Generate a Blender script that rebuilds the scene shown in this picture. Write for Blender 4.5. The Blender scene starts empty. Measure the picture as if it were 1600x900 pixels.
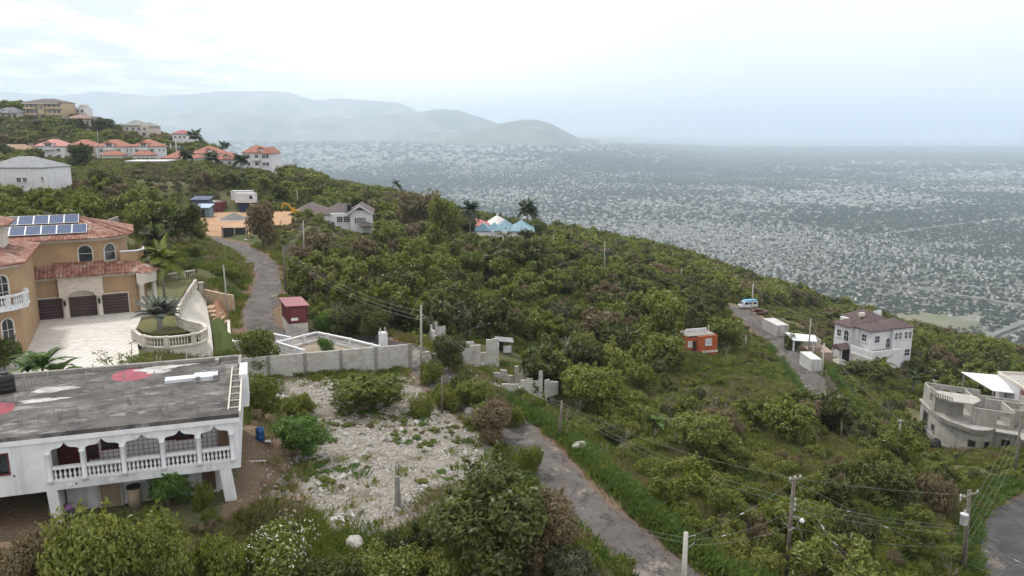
import bpy, math, random
import numpy as np
from mathutils import Vector, Matrix, geometry
rng = np.random.default_rng(7); random.seed(7)
SC = bpy.context.scene; COL = SC.collection
F = 1208.0; PITCH = math.radians(11.5); CP, SP = math.cos(PITCH), math.sin(PITCH)
PI = math.pi; R = math.radians

# ---------------------------------------------------------------- survey: photo pixel + distance -> point in the place
def ray(px, py):
    u = (px - 800) / F; v = (450 - py) / F
    return (u, CP + v * SP, -SP + v * CP)
def W(px, py, Y):
    d = ray(px, py); t = Y / d[1]
    return Vector((d[0] * t, Y, d[2] * t))
def onz(px, py, z):
    d = ray(px, py); t = z / d[2]
    return Vector((d[0] * t, d[1] * t, z))
def proj(X, Y, Z):
    dep = Y * CP - Z * SP; up = Y * SP + Z * CP
    return 800 + F * X / dep, 450 - F * up / dep
class Fac:
    """a vertical wall plane through O with heading a (degrees): surveyed points as (along, height)"""
    def __init__(s, O, a, z0):
        s.O = O; s.a = R(a); s.z0 = z0
    def h(s, px, py, back=0.0):
        n = (-math.sin(s.a), math.cos(s.a)); d = ray(px, py)
        ox, oy = s.O[0] + n[0] * back, s.O[1] + n[1] * back
        t = (ox * n[0] + oy * n[1]) / (d[0] * n[0] + d[1] * n[1])
        X, Y, z = [k * t for k in d]
        return (X - ox) * math.cos(s.a) + (Y - oy) * math.sin(s.a), z - s.z0
    def loc(s, p):
        dx, dy = p[0] - s.O[0], p[1] - s.O[1]
        return Vector((dx * math.cos(s.a) + dy * math.sin(s.a), -dx * math.sin(s.a) + dy * math.cos(s.a), p[2] - s.z0))
    def world(s, x, y, z=0):
        return Vector((s.O[0] + x * math.cos(s.a) - y * math.sin(s.a), s.O[1] + x * math.sin(s.a) + y * math.cos(s.a), s.z0 + z))

# ---------------------------------------------------------------- noise
def _hash(ix, iy, seed):
    n = (ix.astype(np.int64) * 374761393 + iy.astype(np.int64) * 668265263 + seed * 974711) & 0x7fffffff
    n = ((n ^ (n >> 13)) * 1274126177) & 0x7fffffff
    return ((n ^ (n >> 16)) & 0xffff) / 65535.0
def vn(x, y, seed=0):
    x = np.asarray(x, float); y = np.asarray(y, float)
    ix = np.floor(x); iy = np.floor(y); fx = x - ix; fy = y - iy
    fx = fx * fx * (3 - 2 * fx); fy = fy * fy * (3 - 2 * fy)
    a = _hash(ix, iy, seed); b = _hash(ix + 1, iy, seed); c = _hash(ix, iy + 1, seed); d = _hash(ix + 1, iy + 1, seed)
    return (a * (1 - fx) + b * fx) * (1 - fy) + (c * (1 - fx) + d * fx) * fy
def fbm(x, y, seed=0, o=4):
    s = 0; a = .5
    for k in range(o):
        s = s + a * vn(x * 2 ** k, y * 2 ** k, seed + k * 17); a *= .5
    return s / (1 - .5 ** o)
def sstep(a, b, x):
    t = np.clip((x - a) / (b - a), 0, 1); return t * t * (3 - 2 * t)

# ---------------------------------------------------------------- mesh builder
class MB:
    def __init__(s, M=None): s.v = []; s.f = []; s.M = M
    def add(s, vs, fs):
        n = len(s.v)
        if s.M is not None: vs = [s.M @ Vector(p) for p in vs]
        s.v += [tuple(p) for p in vs]; s.f += [[i + n for i in f] for f in fs]
        return s
    def box(s, x0, y0, z0, x1, y1, z1):
        return s.add([(x0, y0, z0), (x1, y0, z0), (x1, y1, z0), (x0, y1, z0), (x0, y0, z1), (x1, y0, z1), (x1, y1, z1), (x0, y1, z1)],
                     [(0, 3, 2, 1), (4, 5, 6, 7), (0, 1, 5, 4), (1, 2, 6, 5), (2, 3, 7, 6), (3, 0, 4, 7)])
    def prism(s, poly, z0, z1):
        n = len(poly)
        vs = [(p[0], p[1], z0) for p in poly] + [(p[0], p[1], z1) for p in poly]
        return s.add(vs, [list(range(n))[::-1], list(range(n, 2 * n))] + [(i, (i + 1) % n, n + (i + 1) % n, n + i) for i in range(n)])
    def cyl(s, a, b, r0, r1=None, n=8, cap=True):
        r1 = r0 if r1 is None else r1
        a = Vector(a); b = Vector(b); d = (b - a).normalized()
        x = d.orthogonal().normalized(); y = d.cross(x)
        vs = [a + (x * math.cos(2 * PI * i / n) + y * math.sin(2 * PI * i / n)) * r0 for i in range(n)] + \
             [b + (x * math.cos(2 * PI * i / n) + y * math.sin(2 * PI * i / n)) * r1 for i in range(n)]
        fs = [(i, (i + 1) % n, n + (i + 1) % n, n + i) for i in range(n)]
        if cap: fs += [list(range(n))[::-1], list(range(n, 2 * n))]
        return s.add(vs, fs)
    def tube(s, pts, r, n=5, r1=None):
        pts = [Vector(p) for p in pts]; N = len(pts); vs = []
        for i, p in enumerate(pts):
            d = (pts[min(i + 1, N - 1)] - pts[max(i - 1, 0)]).normalized()
            x = d.cross(Vector((0, 0, 1)))
            x = x.normalized() if x.length > .05 else d.orthogonal().normalized()
            y = d.cross(x); rr = r if r1 is None else r + (r1 - r) * i / max(N - 1, 1)
            vs += [p + (x * math.cos(2 * PI * k / n) + y * math.sin(2 * PI * k / n)) * rr for k in range(n)]
        fs = [(i * n + k, i * n + (k + 1) % n, (i + 1) * n + (k + 1) % n, (i + 1) * n + k) for i in range(N - 1) for k in range(n)]
        return s.add(vs, fs + [list(range(n))[::-1], list(range((N - 1) * n, N * n))])
    def lathe(s, prof, c=(0, 0, 0), n=10):
        vs = []; m = len(prof)
        for r, z in prof:
            vs += [(c[0] + r * math.cos(2 * PI * k / n), c[1] + r * math.sin(2 * PI * k / n), c[2] + z) for k in range(n)]
        fs = [(i * n + k, i * n + (k + 1) % n, (i + 1) * n + (k + 1) % n, (i + 1) * n + k) for i in range(m - 1) for k in range(n)]
        return s.add(vs, fs + [list(range(n))[::-1], list(range((m - 1) * n, m * n))])
    def panel(s, outer, holes, y0, th):
        """upright slab in the x-z plane at y0 (thickness th), with holes"""
        loops = [outer] + list(holes)
        flat = [p for l in loops for p in l]; n = len(flat)
        tris = geometry.tessellate_polygon([[Vector((p[0], p[1], 0)) for p in l] for l in loops])
        vs = [(p[0], y0, p[1]) for p in flat] + [(p[0], y0 + th, p[1]) for p in flat]
        fs = [tuple(t) for t in tris] + [tuple(i + n for i in t)[::-1] for t in tris]
        k = 0
        for l in loops:
            m = len(l)
            fs += [(k + i, k + (i + 1) % m, n + k + (i + 1) % m, n + k + i) for i in range(m)]; k += m
        return s.add(vs, fs)
    def hip(s, x0, y0, x1, y1, z, rise, over=.5, th=.16, gable=None):
        x0 -= over; y0 -= over; x1 += over; y1 += over
        lx, ly = x1 - x0, y1 - y0; cx, cy = (x0 + x1) / 2, (y0 + y1) / 2
        if lx >= ly:
            d = 0 if gable else ly / 2 * .96
            A, B = (x0 + d, cy, z + rise), (x1 - d, cy, z + rise)
        else:
            d = 0 if gable else lx / 2 * .96
            A, B = (cx, y0 + d, z + rise), (cx, y1 - d, z + rise)
        b = [(x0, y0, z), (x1, y0, z), (x1, y1, z), (x0, y1, z)]; t = [(p[0], p[1], z + th) for p in b]
        A = (A[0], A[1], A[2] + th); B = (B[0], B[1], B[2] + th)
        vs = b + t + [A, B]
        if lx >= ly: fs = [(4, 5, 9, 8), (5, 6, 9), (6, 7, 8, 9), (7, 4, 8)]
        else: fs = [(4, 5, 8), (5, 6, 9, 8), (6, 7, 9), (7, 4, 8, 9)]
        fs += [(3, 2, 1, 0), (0, 1, 5, 4), (1, 2, 6, 5), (2, 3, 7, 6), (3, 0, 4, 7)]
        return s.add(vs, fs)
    def build(s, name, mat, parent=None, smooth=False, uv=True):
        me = bpy.data.meshes.new(name)
        me.from_pydata(s.v, [], s.f); me.update()
        if mat is not None:
            for m in (mat if isinstance(mat, (list, tuple)) else [mat]): me.materials.append(m)
        if uv: face_uv(me)
        if smooth: me.polygons.foreach_set('use_smooth', [True] * len(me.polygons))
        o = bpy.data.objects.new(name, me); COL.objects.link(o)
        if parent is not None: o.parent = parent
        return o
def face_uv(me):
    """metric coordinates on every face: along its level line, up its slope"""
    nl = len(me.loops)
    if nl == 0: return
    co = np.empty(len(me.vertices) * 3); me.vertices.foreach_get('co', co); co = co.reshape(-1, 3)
    lv = np.empty(nl, int); me.loops.foreach_get('vertex_index', lv)
    n = np.empty(len(me.polygons) * 3); me.polygons.foreach_get('normal', n); n = n.reshape(-1, 3)
    tot = np.empty(len(me.polygons), int); me.polygons.foreach_get('loop_total', tot)
    n = np.repeat(n, tot, axis=0); flat = np.abs(n[:, 2]) > .995
    ux = np.stack([-n[:, 1], n[:, 0], np.zeros(nl)], 1); ux[flat] = (1, 0, 0)
    ux /= np.linalg.norm(ux, axis=1, keepdims=True) + 1e-9
    vx = np.cross(n, ux); vx[flat] = (0, 1, 0)
    p = co[lv]
    uv = np.stack([(p * ux).sum(1), (p * vx).sum(1)], 1)
    me.uv_layers.new(name='UVMap').data.foreach_set('uv', uv.ravel())
def npmesh(name, v, f, mat, parent=None, smooth=False, attrs=None):
    """mesh from numpy arrays; f is (n,3) or (n,4)"""
    me = bpy.data.meshes.new(name); k = f.shape[1]
    me.vertices.add(len(v)); me.vertices.foreach_set('co', np.asarray(v, np.float32).ravel())
    me.loops.add(f.size); me.loops.foreach_set('vertex_index', f.ravel().astype(np.int32))
    me.polygons.add(len(f)); me.polygons.foreach_set('loop_start', (np.arange(len(f)) * k).astype(np.int32))
    me.update(calc_edges=True)
    for m in (mat if isinstance(mat, (list, tuple)) else [mat]): me.materials.append(m)
    if smooth: me.polygons.foreach_set('use_smooth', [True] * len(f))
    for nm, (dom, typ, arr) in (attrs or {}).items():
        a = me.attributes.new(nm, typ, dom)
        a.data.foreach_set('value' if typ == 'FLOAT' else 'color' if 'COLOR' in typ else 'vector', np.asarray(arr, np.float32).ravel())
    o = bpy.data.objects.new(name, me)
    if parent != 'none': COL.objects.link(o)
    if parent not in (None, 'none'): o.parent = parent
    return o
def tag(o, label=None, cat=None, group=None, kind=None):
    if label: o['label'] = label
    if cat: o['category'] = cat
    if group: o['group'] = group
    if kind: o['kind'] = kind
    return o
def thing(name, label, cat, loc=(0, 0, 0), rz=0, group=None):
    o = bpy.data.objects.new(name, None); COL.objects.link(o); o.empty_display_size = .5
    o.location = loc; o.rotation_euler = (0, 0, rz)
    return tag(o, label, cat, group)
def struct(o): o['kind'] = 'structure'; return o
def copy_tree(o, parent=None):
    c = o.copy(); COL.objects.link(c)
    if parent is not None: c.parent = parent
    for ch in list(o.children): copy_tree(ch, c)
    return c

# ---------------------------------------------------------------- materials
def newmat(name):
    m = bpy.data.materials.new(name); m.use_nodes = True
    nt = m.node_tree; nt.nodes.clear()
    out = nt.nodes.new('ShaderNodeOutputMaterial'); b = nt.nodes.new('ShaderNodeBsdfPrincipled')
    nt.links.new(b.outputs[0], out.inputs['Surface'])
    return m, nt, b, out
def N(nt, t, **kw):
    n = nt.nodes.new('ShaderNode' + t)
    for k, v in kw.items():
        if k.startswith('_'): n.inputs[k[1:].replace('_', ' ')].default_value = v
        else: setattr(n, k, v)
    return n
def L(nt, a, b): nt.links.new(a, b)
def mixc(nt, fac, a, b, mode='MIX'):
    n = nt.nodes.new('ShaderNodeMix'); n.data_type = 'RGBA'; n.blend_type = mode
    for s, v in ((n.inputs[0], fac), (n.inputs[6], a), (n.inputs[7], b)):
        if isinstance(v, (int, float)): s.default_value = v
        elif isinstance(v, (tuple, list)): s.default_value = (*v[:3], 1)
        else: nt.links.new(v, s)
    return n.outputs[2]
def math_(nt, op, a, b=0.0, c=None, clamp=False):
    n = nt.nodes.new('ShaderNodeMath'); n.operation = op; n.use_clamp = clamp
    for s, v in zip(n.inputs, (a, b, c)):
        if v is None: continue
        if isinstance(v, (int, float)): s.default_value = v
        else: nt.links.new(v, s)
    return n.outputs[0]
def ramp(nt, fac, lo, hi):
    n = nt.nodes.new('ShaderNodeMapRange'); n.interpolation_type = 'SMOOTHSTEP'
    nt.links.new(fac, n.inputs[0]); n.inputs[1].default_value = lo; n.inputs[2].default_value = hi
    return n.outputs[0]
def coords(nt, kind='Object', stretch=(1, 1, 1)):
    tc = nt.nodes.new('ShaderNodeTexCoord')
    if stretch == (1, 1, 1): return tc.outputs[kind]
    mp = nt.nodes.new('ShaderNodeMapping'); mp.inputs['Scale'].default_value = stretch
    nt.links.new(tc.outputs[kind], mp.inputs[0]); return mp.outputs[0]
def noise(nt, co, scale, detail=5, rough=.6):
    n = nt.nodes.new('ShaderNodeTexNoise'); n.inputs['Scale'].default_value = scale
    n.inputs['Detail'].default_value = detail; n.inputs['Roughness'].default_value = rough
    if co is not None: nt.links.new(co, n.inputs['Vector'])
    return n.outputs['Fac']
def bump(nt, b, h, strength=.4, dist=.05):
    n = nt.nodes.new('ShaderNodeBump'); n.inputs['Strength'].default_value = strength; n.inputs['Distance'].default_value = dist
    nt.links.new(h, n.inputs['Height']); nt.links.new(n.outputs[0], b.inputs['Normal'])
def mat(name, c1, c2=None, scale=1.5, stain=None, sscale=.5, samt=.5, streak=False, rough=.85, metal=0, bmp=.15, bscale=25, spec=.3, grit=.12):
    """worn surface: base colour wandering to c2, stains with their own shapes, fine grit"""
    m, nt, b, _ = newmat(name); co = coords(nt)
    c2 = c2 or tuple(k * .86 for k in c1)
    col = mixc(nt, ramp(nt, noise(nt, co, scale), .38, .66), c1, c2)
    if stain:
        cs = coords(nt, 'Object', (3, 3, .35)) if streak else co
        col = mixc(nt, math_(nt, 'MULTIPLY', ramp(nt, noise(nt, cs, sscale, 8, .68), .46, .7), samt), col, stain)
    g = noise(nt, co, bscale, 3)
    if grit: col = mixc(nt, grit * 2, col, mixc(nt, 1.0, col, ramp(nt, g, .1, .9), 'MULTIPLY'))
    L(nt, col, b.inputs['Base Color']); b.inputs['Roughness'].default_value = rough
    b.inputs['Metallic'].default_value = metal; b.inputs['Specular IOR Level'].default_value = spec
    if bmp: bump(nt, b, g, bmp, .04)
    return m
def mat_tile(name, c1, c2, c3, pitch=.28, course=.38, bs=.9):
    """barrel tiles: rolls across the slope, courses up it, every tile its own shade"""
    m, nt, b, _ = newmat(name); uv = coords(nt, 'UV')
    sp = N(nt, 'SeparateXYZ'); L(nt, uv, sp.inputs[0])
    u = math_(nt, 'DIVIDE', sp.outputs[0], pitch); v = math_(nt, 'DIVIDE', sp.outputs[1], course)
    fu = math_(nt, 'FLOOR', u); fv = math_(nt, 'FLOOR', v)
    cb = N(nt, 'CombineXYZ'); L(nt, fu, cb.inputs[0]); L(nt, fv, cb.inputs[1])
    wn = N(nt, 'TexWhiteNoise', noise_dimensions='2D'); L(nt, cb.outputs[0], wn.inputs[0])
    col = mixc(nt, ramp(nt, wn.outputs[0], .1, .9), c1, c2)
    col = mixc(nt, ramp(nt, noise(nt, coords(nt), .9, 6), .5, .72), col, c3)
    L(nt, col, b.inputs['Base Color']); b.inputs['Roughness'].default_value = .8; b.inputs['Specular IOR Level'].default_value = .25
    hu = math_(nt, 'ABSOLUTE', math_(nt, 'SINE', math_(nt, 'MULTIPLY', u, PI)))
    hv = math_(nt, 'FRACT', v)
    bump(nt, b, math_(nt, 'ADD', hu, math_(nt, 'MULTIPLY', hv, -.45)), bs, .1)
    return m
def mat_brick(name, c1, c2, mortar, bw=.4, bh=.2, ms=.012, rough=.9, stain=(.2, .19, .17), samt=.45, bs=.5, sq=False):
    m, nt, b, _ = newmat(name); uv = coords(nt, 'UV')
    br = N(nt, 'TexBrick'); L(nt, uv, br.inputs[0])
    br.inputs['Scale'].default_value = 1; br.inputs['Brick Width'].default_value = bw; br.inputs['Row Height'].default_value = bh
    br.inputs['Mortar Size'].default_value = ms; br.inputs['Color1'].default_value = (*c1, 1); br.inputs['Color2'].default_value = (*c2, 1); br.inputs['Mortar'].default_value = (*mortar, 1)
    if sq: br.offset = 0
    co = coords(nt)
    col = mixc(nt, math_(nt, 'MULTIPLY', ramp(nt, noise(nt, co, .7, 8, .7), .45, .72), samt), br.outputs[0], stain)
    L(nt, col, b.inputs['Base Color']); b.inputs['Roughness'].default_value = rough; b.inputs['Specular IOR Level'].default_value = .25
    bump(nt, b, math_(nt, 'ADD', math_(nt, 'MULTIPLY', br.outputs[1], -1.0), math_(nt, 'MULTIPLY', noise(nt, co, 18), .5)), bs, .03)
    return m
def mat_stone(name, c1, c2, gap, scale=3.0, bs=.8):
    """irregular stone masonry"""
    m, nt, b, _ = newmat(name); co = coords(nt)
    w = N(nt, 'VectorMath', operation='ADD'); L(nt, co, w.inputs[0])
    nn = N(nt, 'TexNoise', _Scale=2.0); L(nt, co, nn.inputs[0])
    sc = N(nt, 'VectorMath', operation='SCALE'); L(nt, nn.outputs['Color'], sc.inputs[0]); sc.inputs['Scale'].default_value = .25; L(nt, sc.outputs[0], w.inputs[1])
    vo = N(nt, 'TexVoronoi', feature='DISTANCE_TO_EDGE', _Scale=scale); L(nt, w.outputs[0], vo.inputs[0])
    v2 = N(nt, 'TexVoronoi', _Scale=scale); L(nt, w.outputs[0], v2.inputs[0])
    sp = N(nt, 'SeparateColor'); L(nt, v2.outputs['Color'], sp.inputs[0])
    col = mixc(nt, sp.outputs[0], c1, c2); col = mixc(nt, ramp(nt, vo.outputs[0], .0, .09), gap, col)
    L(nt, col, b.inputs['Base Color']); b.inputs['Roughness'].default_value = .9; b.inputs['Specular IOR Level'].default_value = .2
    bump(nt, b, ramp(nt, vo.outputs[0], 0, .16), bs, .08)
    return m
def mat_corr(name, c1, c2, pitch=.2, axis=0, rust=None, rough=.5, metal=0.0, bs=.6, ramt=.6):
    m, nt, b, _ = newmat(name); uv = coords(nt, 'UV'); sp = N(nt, 'SeparateXYZ'); L(nt, uv, sp.inputs[0])
    h = math_(nt, 'SINE', math_(nt, 'MULTIPLY', sp.outputs[axis], 2 * PI / pitch))
    co = coords(nt)
    col = mixc(nt, ramp(nt, noise(nt, co, .8), .35, .7), c1, c2)
    if rust: col = mixc(nt, math_(nt, 'MULTIPLY', ramp(nt, noise(nt, coords(nt, 'Object', (1.2, 1.2, .5)), 1.1, 8, .7), .48, .66), ramt), col, rust)
    L(nt, col, b.inputs['Base Color']); b.inputs['Roughness'].default_value = rough; b.inputs['Metallic'].default_value = metal
    bump(nt, b, h, bs, .04)
    return m
def mat_glass(name='dark_glass', c=(.02, .024, .03)):
    m, nt, b, _ = newmat(name)
    L(nt, mixc(nt, ramp(nt, noise(nt, coords(nt), .8), .4, .6), c, tuple(k * 2.2 for k in c)), b.inputs['Base Color'])
    b.inputs['Roughness'].default_value = .08; b.inputs['Specular IOR Level'].default_value = .6
    return m
def mat_leaf(name, c1, c2, c3, trans=.35):
    """leaves: one hue per plant, another step per leaf, dry sprays"""
    m, nt, b, out = newmat(name); nt.nodes.remove(b)
    oi = N(nt, 'ObjectInfo'); at = N(nt, 'Attribute', attribute_name='lr')
    col = mixc(nt, oi.outputs['Random'], c1, c2)
    col = mixc(nt, math_(nt, 'MULTIPLY', ramp(nt, at.outputs['Fac'], .45, 1.0), .65), col, c3)
    col = mixc(nt, ramp(nt, at.outputs['Fac'], .0, .5), tuple(k * .62 for k in c1), col)
    d = N(nt, 'BsdfDiffuse'); t = N(nt, 'BsdfTranslucent'); mx = N(nt, 'MixShader'); mx.inputs[0].default_value = trans
    L(nt, col, d.inputs[0]); L(nt, mixc(nt, .5, col, c3), t.inputs[0]); L(nt, d.outputs[0], mx.inputs[1]); L(nt, t.outputs[0], mx.inputs[2])
    gl = N(nt, 'BsdfGlossy', _Roughness=.45); mx2 = N(nt, 'MixShader'); mx2.inputs[0].default_value = .035
    L(nt, mx.outputs[0], mx2.inputs[1]); L(nt, gl.outputs[0], mx2.inputs[2]); L(nt, mx2.outputs[0], out.inputs['Surface'])
    return m
# ================================================================ terrain
SEA = -320.0
CTRL = [  # px, py, distance: where the photo shows the bare slope
 (100,830,36),(330,800,40),(200,900,33),(500,880,37),(620,790,43),(500,700,53),(450,610,68),(400,590,72),(640,585,77),(750,700,57),
 (830,690,59),(930,790,47),(1000,860,42.5),(1090,895,41),(690,600,71),(760,640,65),
 (60,520,70),(200,490,78),(150,560,64),(345,520,78),(330,560,71),(300,580,65),(335,480,90),
 (410,440,105),(390,520,82),(380,385,145),(370,345,182),(440,345,190),(480,500,88),(560,520,86),
 (240,370,112),(245,366,130),(50,350,120),(150,320,150),(100,290,190),(230,260,260),(100,247,322),(250,252,305),(420,270,296),(35,302,168),
 (70,188,410),(0,168,440),(230,217,400),(300,228,385),(330,240,370),(430,268,335),
 (520,297,325),(620,315,315),(700,338,300),(800,362,290),(900,372,295),(1000,394,295),(1100,422,285),(1200,458,268),(1300,492,250),(1400,527,235),(1500,556,220),(1600,590,200),(1750,640,180),
 (520,358,206),(800,378,225),(600,400,150),(600,480,105),(700,450,140),(850,430,170),(850,520,115),(1000,450,180),(1000,600,98),(900,650,72),
 (1095,552,125),(1050,700,66),(1100,780,54),(1200,880,47),(1300,800,56),(1500,900,52),(1570,800,62),(1560,880,54),(1590,740,70),(1300,690,82),(1450,720,85),
 (1480,700,98),(1600,690,100),(1150,480,180),(1180,500,165),(1215,535,147),(1240,560,135),(1260,585,124),(1300,620,112),
 (1380,585,140),(1450,580,150),(1420,560,165),(1530,565,185),(1100,500,150),(-250,560,60),(-300,250,300),(-300,900,32),(1900,880,52),(1900,700,120)]
_c = np.array([(lambda w: (w[0] / w[1], math.log(w[1]), w[2]))(W(*c)) for c in CTRL])
def _phi(r2): return np.where(r2 > 1e-12, .5 * r2 * np.log(np.maximum(r2, 1e-12)), 0)
_n = len(_c); _P = np.stack([_c[:, 0] * 1.6, _c[:, 1]], 1)
_K = _phi(((_P[:, None] - _P[None]) ** 2).sum(-1)) + np.eye(_n) * 2e-4
_A = np.zeros((_n + 3, _n + 3)); _A[:_n, :_n] = _K; _A[:_n, _n] = 1; _A[:_n, _n + 1:] = _P; _A[_n, :_n] = 1; _A[_n + 1:, :_n] = _P.T
_w = np.linalg.solve(_A, np.concatenate([_c[:, 2], [0, 0, 0]]))
def tps(u, b):
    sh = np.shape(u); u = np.ravel(u) * 1.6; b = np.ravel(b); out = np.empty(len(u))
    for i in range(0, len(u), 20000):
        q = np.stack([u[i:i + 20000], b[i:i + 20000]], 1)
        r2 = ((q[:, None] - _P[None]) ** 2).sum(-1)
        out[i:i + 20000] = _phi(r2) @ _w[:_n] + _w[_n] + q @ _w[_n + 1:]
    return out.reshape(sh)
_ru = np.array([(W(*c)[0] / W(*c)[1]) for c in [(0,168,440),(230,217,400),(430,268,335),(620,315,315),(800,362,290),(1000,394,295),(1200,458,268),(1400,527,235),(1600,590,200),(1750,640,180)]])
_rY = np.array([440, 400, 335, 315, 290, 295, 268, 235, 200, 180.])
def ridgeY(u): return np.interp(u, _ru, _rY)
def plainz(X, Y):
    return SEA + 2.0 + 165 * sstep(3000, 9000, Y) * sstep(.30, .04, X / np.maximum(Y, 1)) + 4 * (fbm(X / 400, Y / 400, 5, 2) - .5)
ROADS = []; PADS = []
def pseg(P, pts):
    """distance to a polyline, and the height at the nearest point"""
    d = np.full(len(P), 1e9); z = np.zeros(len(P))
    for a, b in zip(pts[:-1], pts[1:]):
        ab = b[:2] - a[:2]; t = np.clip(((P - a[:2]) @ ab) / (ab @ ab + 1e-9), 0, 1)
        dd = np.linalg.norm(P - (a[:2] + t[:, None] * ab), axis=1); k = dd < d
        d[k] = dd[k]; z[k] = (a[2] + t * (b[2] - a[2]))[k]
    return d, z
def poly_sd(P, poly):
    """signed distance to a polygon, negative inside"""
    poly = np.asarray(poly, float)[:, :2]; d = np.full(len(P), 1e9); ins = np.zeros(len(P), bool)
    for a, b in zip(poly, np.roll(poly, -1, 0)):
        ab = b - a; t = np.clip(((P - a) @ ab) / (ab @ ab + 1e-9), 0, 1)
        d = np.minimum(d, np.linalg.norm(P - (a + t[:, None] * ab), axis=1))
        c = (a[1] > P[:, 1]) != (b[1] > P[:, 1])
        with np.errstate(divide='ignore', invalid='ignore'):
            xx = (b[0] - a[0]) * (P[:, 1] - a[1]) / (b[1] - a[1]) + a[0]
        ins ^= c & (P[:, 0] < xx)
    return np.where(ins, -d, d)
def Hbase(X, Y):
    X = np.asarray(X, float); Y = np.asarray(Y, float)
    Yc = np.maximum(Y, 26); u = X / np.maximum(Yc, 1); uc = np.clip(u, -1.05, .92); Yr = ridgeY(uc)
    Ye = np.minimum(Yc, Yr)
    z = np.clip(tps(uc, np.log(Ye)), -75, 40)
    d = np.maximum(Y - Yr, 0); z = z - .58 * d * d / (d + 70)
    z = z + (fbm(X / 14, Y / 14, 3, 3) - .5) * 1.6 * sstep(90, 160, Y) + (fbm(X / 3.5, Y / 3.5, 8, 3) - .5) * .45
    pz = plainz(X, Y); k = 25.0; h = np.clip(.5 + .5 * (z - pz) / k, 0, 1)
    far = np.where(Y > 1500, pz, pz * (1 - h) + z * h + k * h * (1 - h))
    return far
def H(X, Y):
    X = np.asarray(X, float); Y = np.asarray(Y, float); sh = X.shape
    z = Hbase(X, Y).ravel(); P = np.stack([X.ravel(), Y.ravel()], 1)
    near = P[:, 1] < 420; Pn = P[near]; zn = z[near]
    for poly, pz, mar in PADS:
        q = np.asarray(poly)[:, :2]; lo = q.min(0) - mar - 1; hi = q.max(0) + mar + 1
        k = np.all((Pn > lo) & (Pn < hi), axis=1)
        if k.any():
            w = 1 - sstep(0.2, mar, poly_sd(Pn[k], poly)); zn[k] = zn[k] * (1 - w) + pz * w
    for pts, hw in ROADS:
        lo = pts[:, :2].min(0) - 9; hi = pts[:, :2].max(0) + 9
        k = np.all((Pn > lo) & (Pn < hi), axis=1)
        if k.any():
            d, rz = pseg(Pn[k], pts); w = 1 - sstep(hw + .7, hw + 3.2, d)
            zn[k] = zn[k] * (1 - w) + (rz - .10 * (1 - sstep(hw - .2, hw + .5, d))) * w
    z[near] = zn
    return z.reshape(sh)
def Hp(x, y): return float(H(np.array([x]), np.array([y]))[0])
_T = np.exp(np.linspace(math.log(22), math.log(20000), 900))
def G(px, py):
    """where the sight line through a photo pixel meets the ground"""
    d = ray(px, py); X = d[0] / d[1] * _T; Zr = d[2] / d[1] * _T; z = H(X, _T)
    k = np.nonzero(Zr < z)[0]
    if len(k) == 0: return Vector((X[-1], _T[-1], z[-1]))
    i = max(k[0], 1); a = Zr[i - 1] - z[i - 1]; b = Zr[i] - z[i]; t = a / (a - b + 1e-9)
    Y = _T[i - 1] + t * (_T[i] - _T[i - 1]); x = d[0] / d[1] * Y
    return Vector((x, Y, Hp(x, Y)))
def spline(ctrl, step=1.0):
    p = np.array([tuple(W(*c)) for c in ctrl]); p = np.vstack([2 * p[0] - p[1], p, 2 * p[-1] - p[-2]]); out = []
    for i in range(1, len(p) - 2):
        n = max(2, int(np.linalg.norm(p[i + 1] - p[i]) / step))
        for k in range(n):
            t = k / n; out.append(.5 * (2 * p[i] + (p[i + 1] - p[i - 1]) * t + (2 * p[i - 1] - 5 * p[i] + 4 * p[i + 1] - p[i + 2]) * t * t + (3 * p[i] - p[i - 1] - 3 * p[i + 1] + p[i + 2]) * t ** 3))
    return np.array(out + [p[-2]])
def smooth_z(p, k=9):
    z = np.pad(p[:, 2], k, mode='edge'); p = p.copy(); p[:, 2] = np.convolve(z, np.ones(2 * k + 1) / (2 * k + 1), 'valid'); return p
UP_ROAD = smooth_z(spline([(318,371,168),(345,377,158),(375,386,147),(402,402,130),(417,425,116),(418,452,104),(404,485,93),(404,508,87.5),(432,524,83),(500,526,83.5),(575,533,84),(640,552,81),(672,580,75.5),(697,602,70.5),(752,640,65),(818,688,59.2),(878,745,51.5),(930,792,46.8),(1000,858,42.5),(1095,925,39),(1250,1000,37)]))
RT_ROAD = smooth_z(spline([(1080,466,196),(1128,477,186),(1160,489,173),(1190,510,158),(1220,537,145),(1247,565,132),(1268,592,121),(1292,625,111),(1318,660,101)]))
BR_ROAD = smooth_z(spline([(1640,785,64),(1600,805,61.5),(1582,850,57.5),(1590,900,53.5),(1620,960,50)]))
ROADS += [(UP_ROAD, 2.4), (RT_ROAD, 2.7), (BR_ROAD, 2.6)]
AH = Fac((-15.4, 41.0), 18, -20.6)      # house with arches
BW = Fac((66.86, 138.0), 20, -43.9)       # big white house, near corner
OM = Fac((-49.0, 78.0), 26, -19.3)      # tan mansion
PADS += [([AH.world(*p) for p in ((-24, -.5), (-.2, -.5), (-.2, 11.5), (-24, 11.5))], -20.7, 3.0),
         ([OM.world(*p) for p in ((-16, -23), (8, -23))] + [tuple(onz(*p)) for p in ((214, 516, -19.3), (240, 520, -19.3), (286, 516, -19.3), (304, 511, -19.3), (286, 503, -19.3), (268, 494, -19.3), (268, 480, -19.3), (280, 458, -19.3), (296, 440, -19.3), (300, 428, -19.3))] + [OM.world(*p) for p in ((10, 12), (-16, 12))], -19.36, 1.2)]
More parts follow.
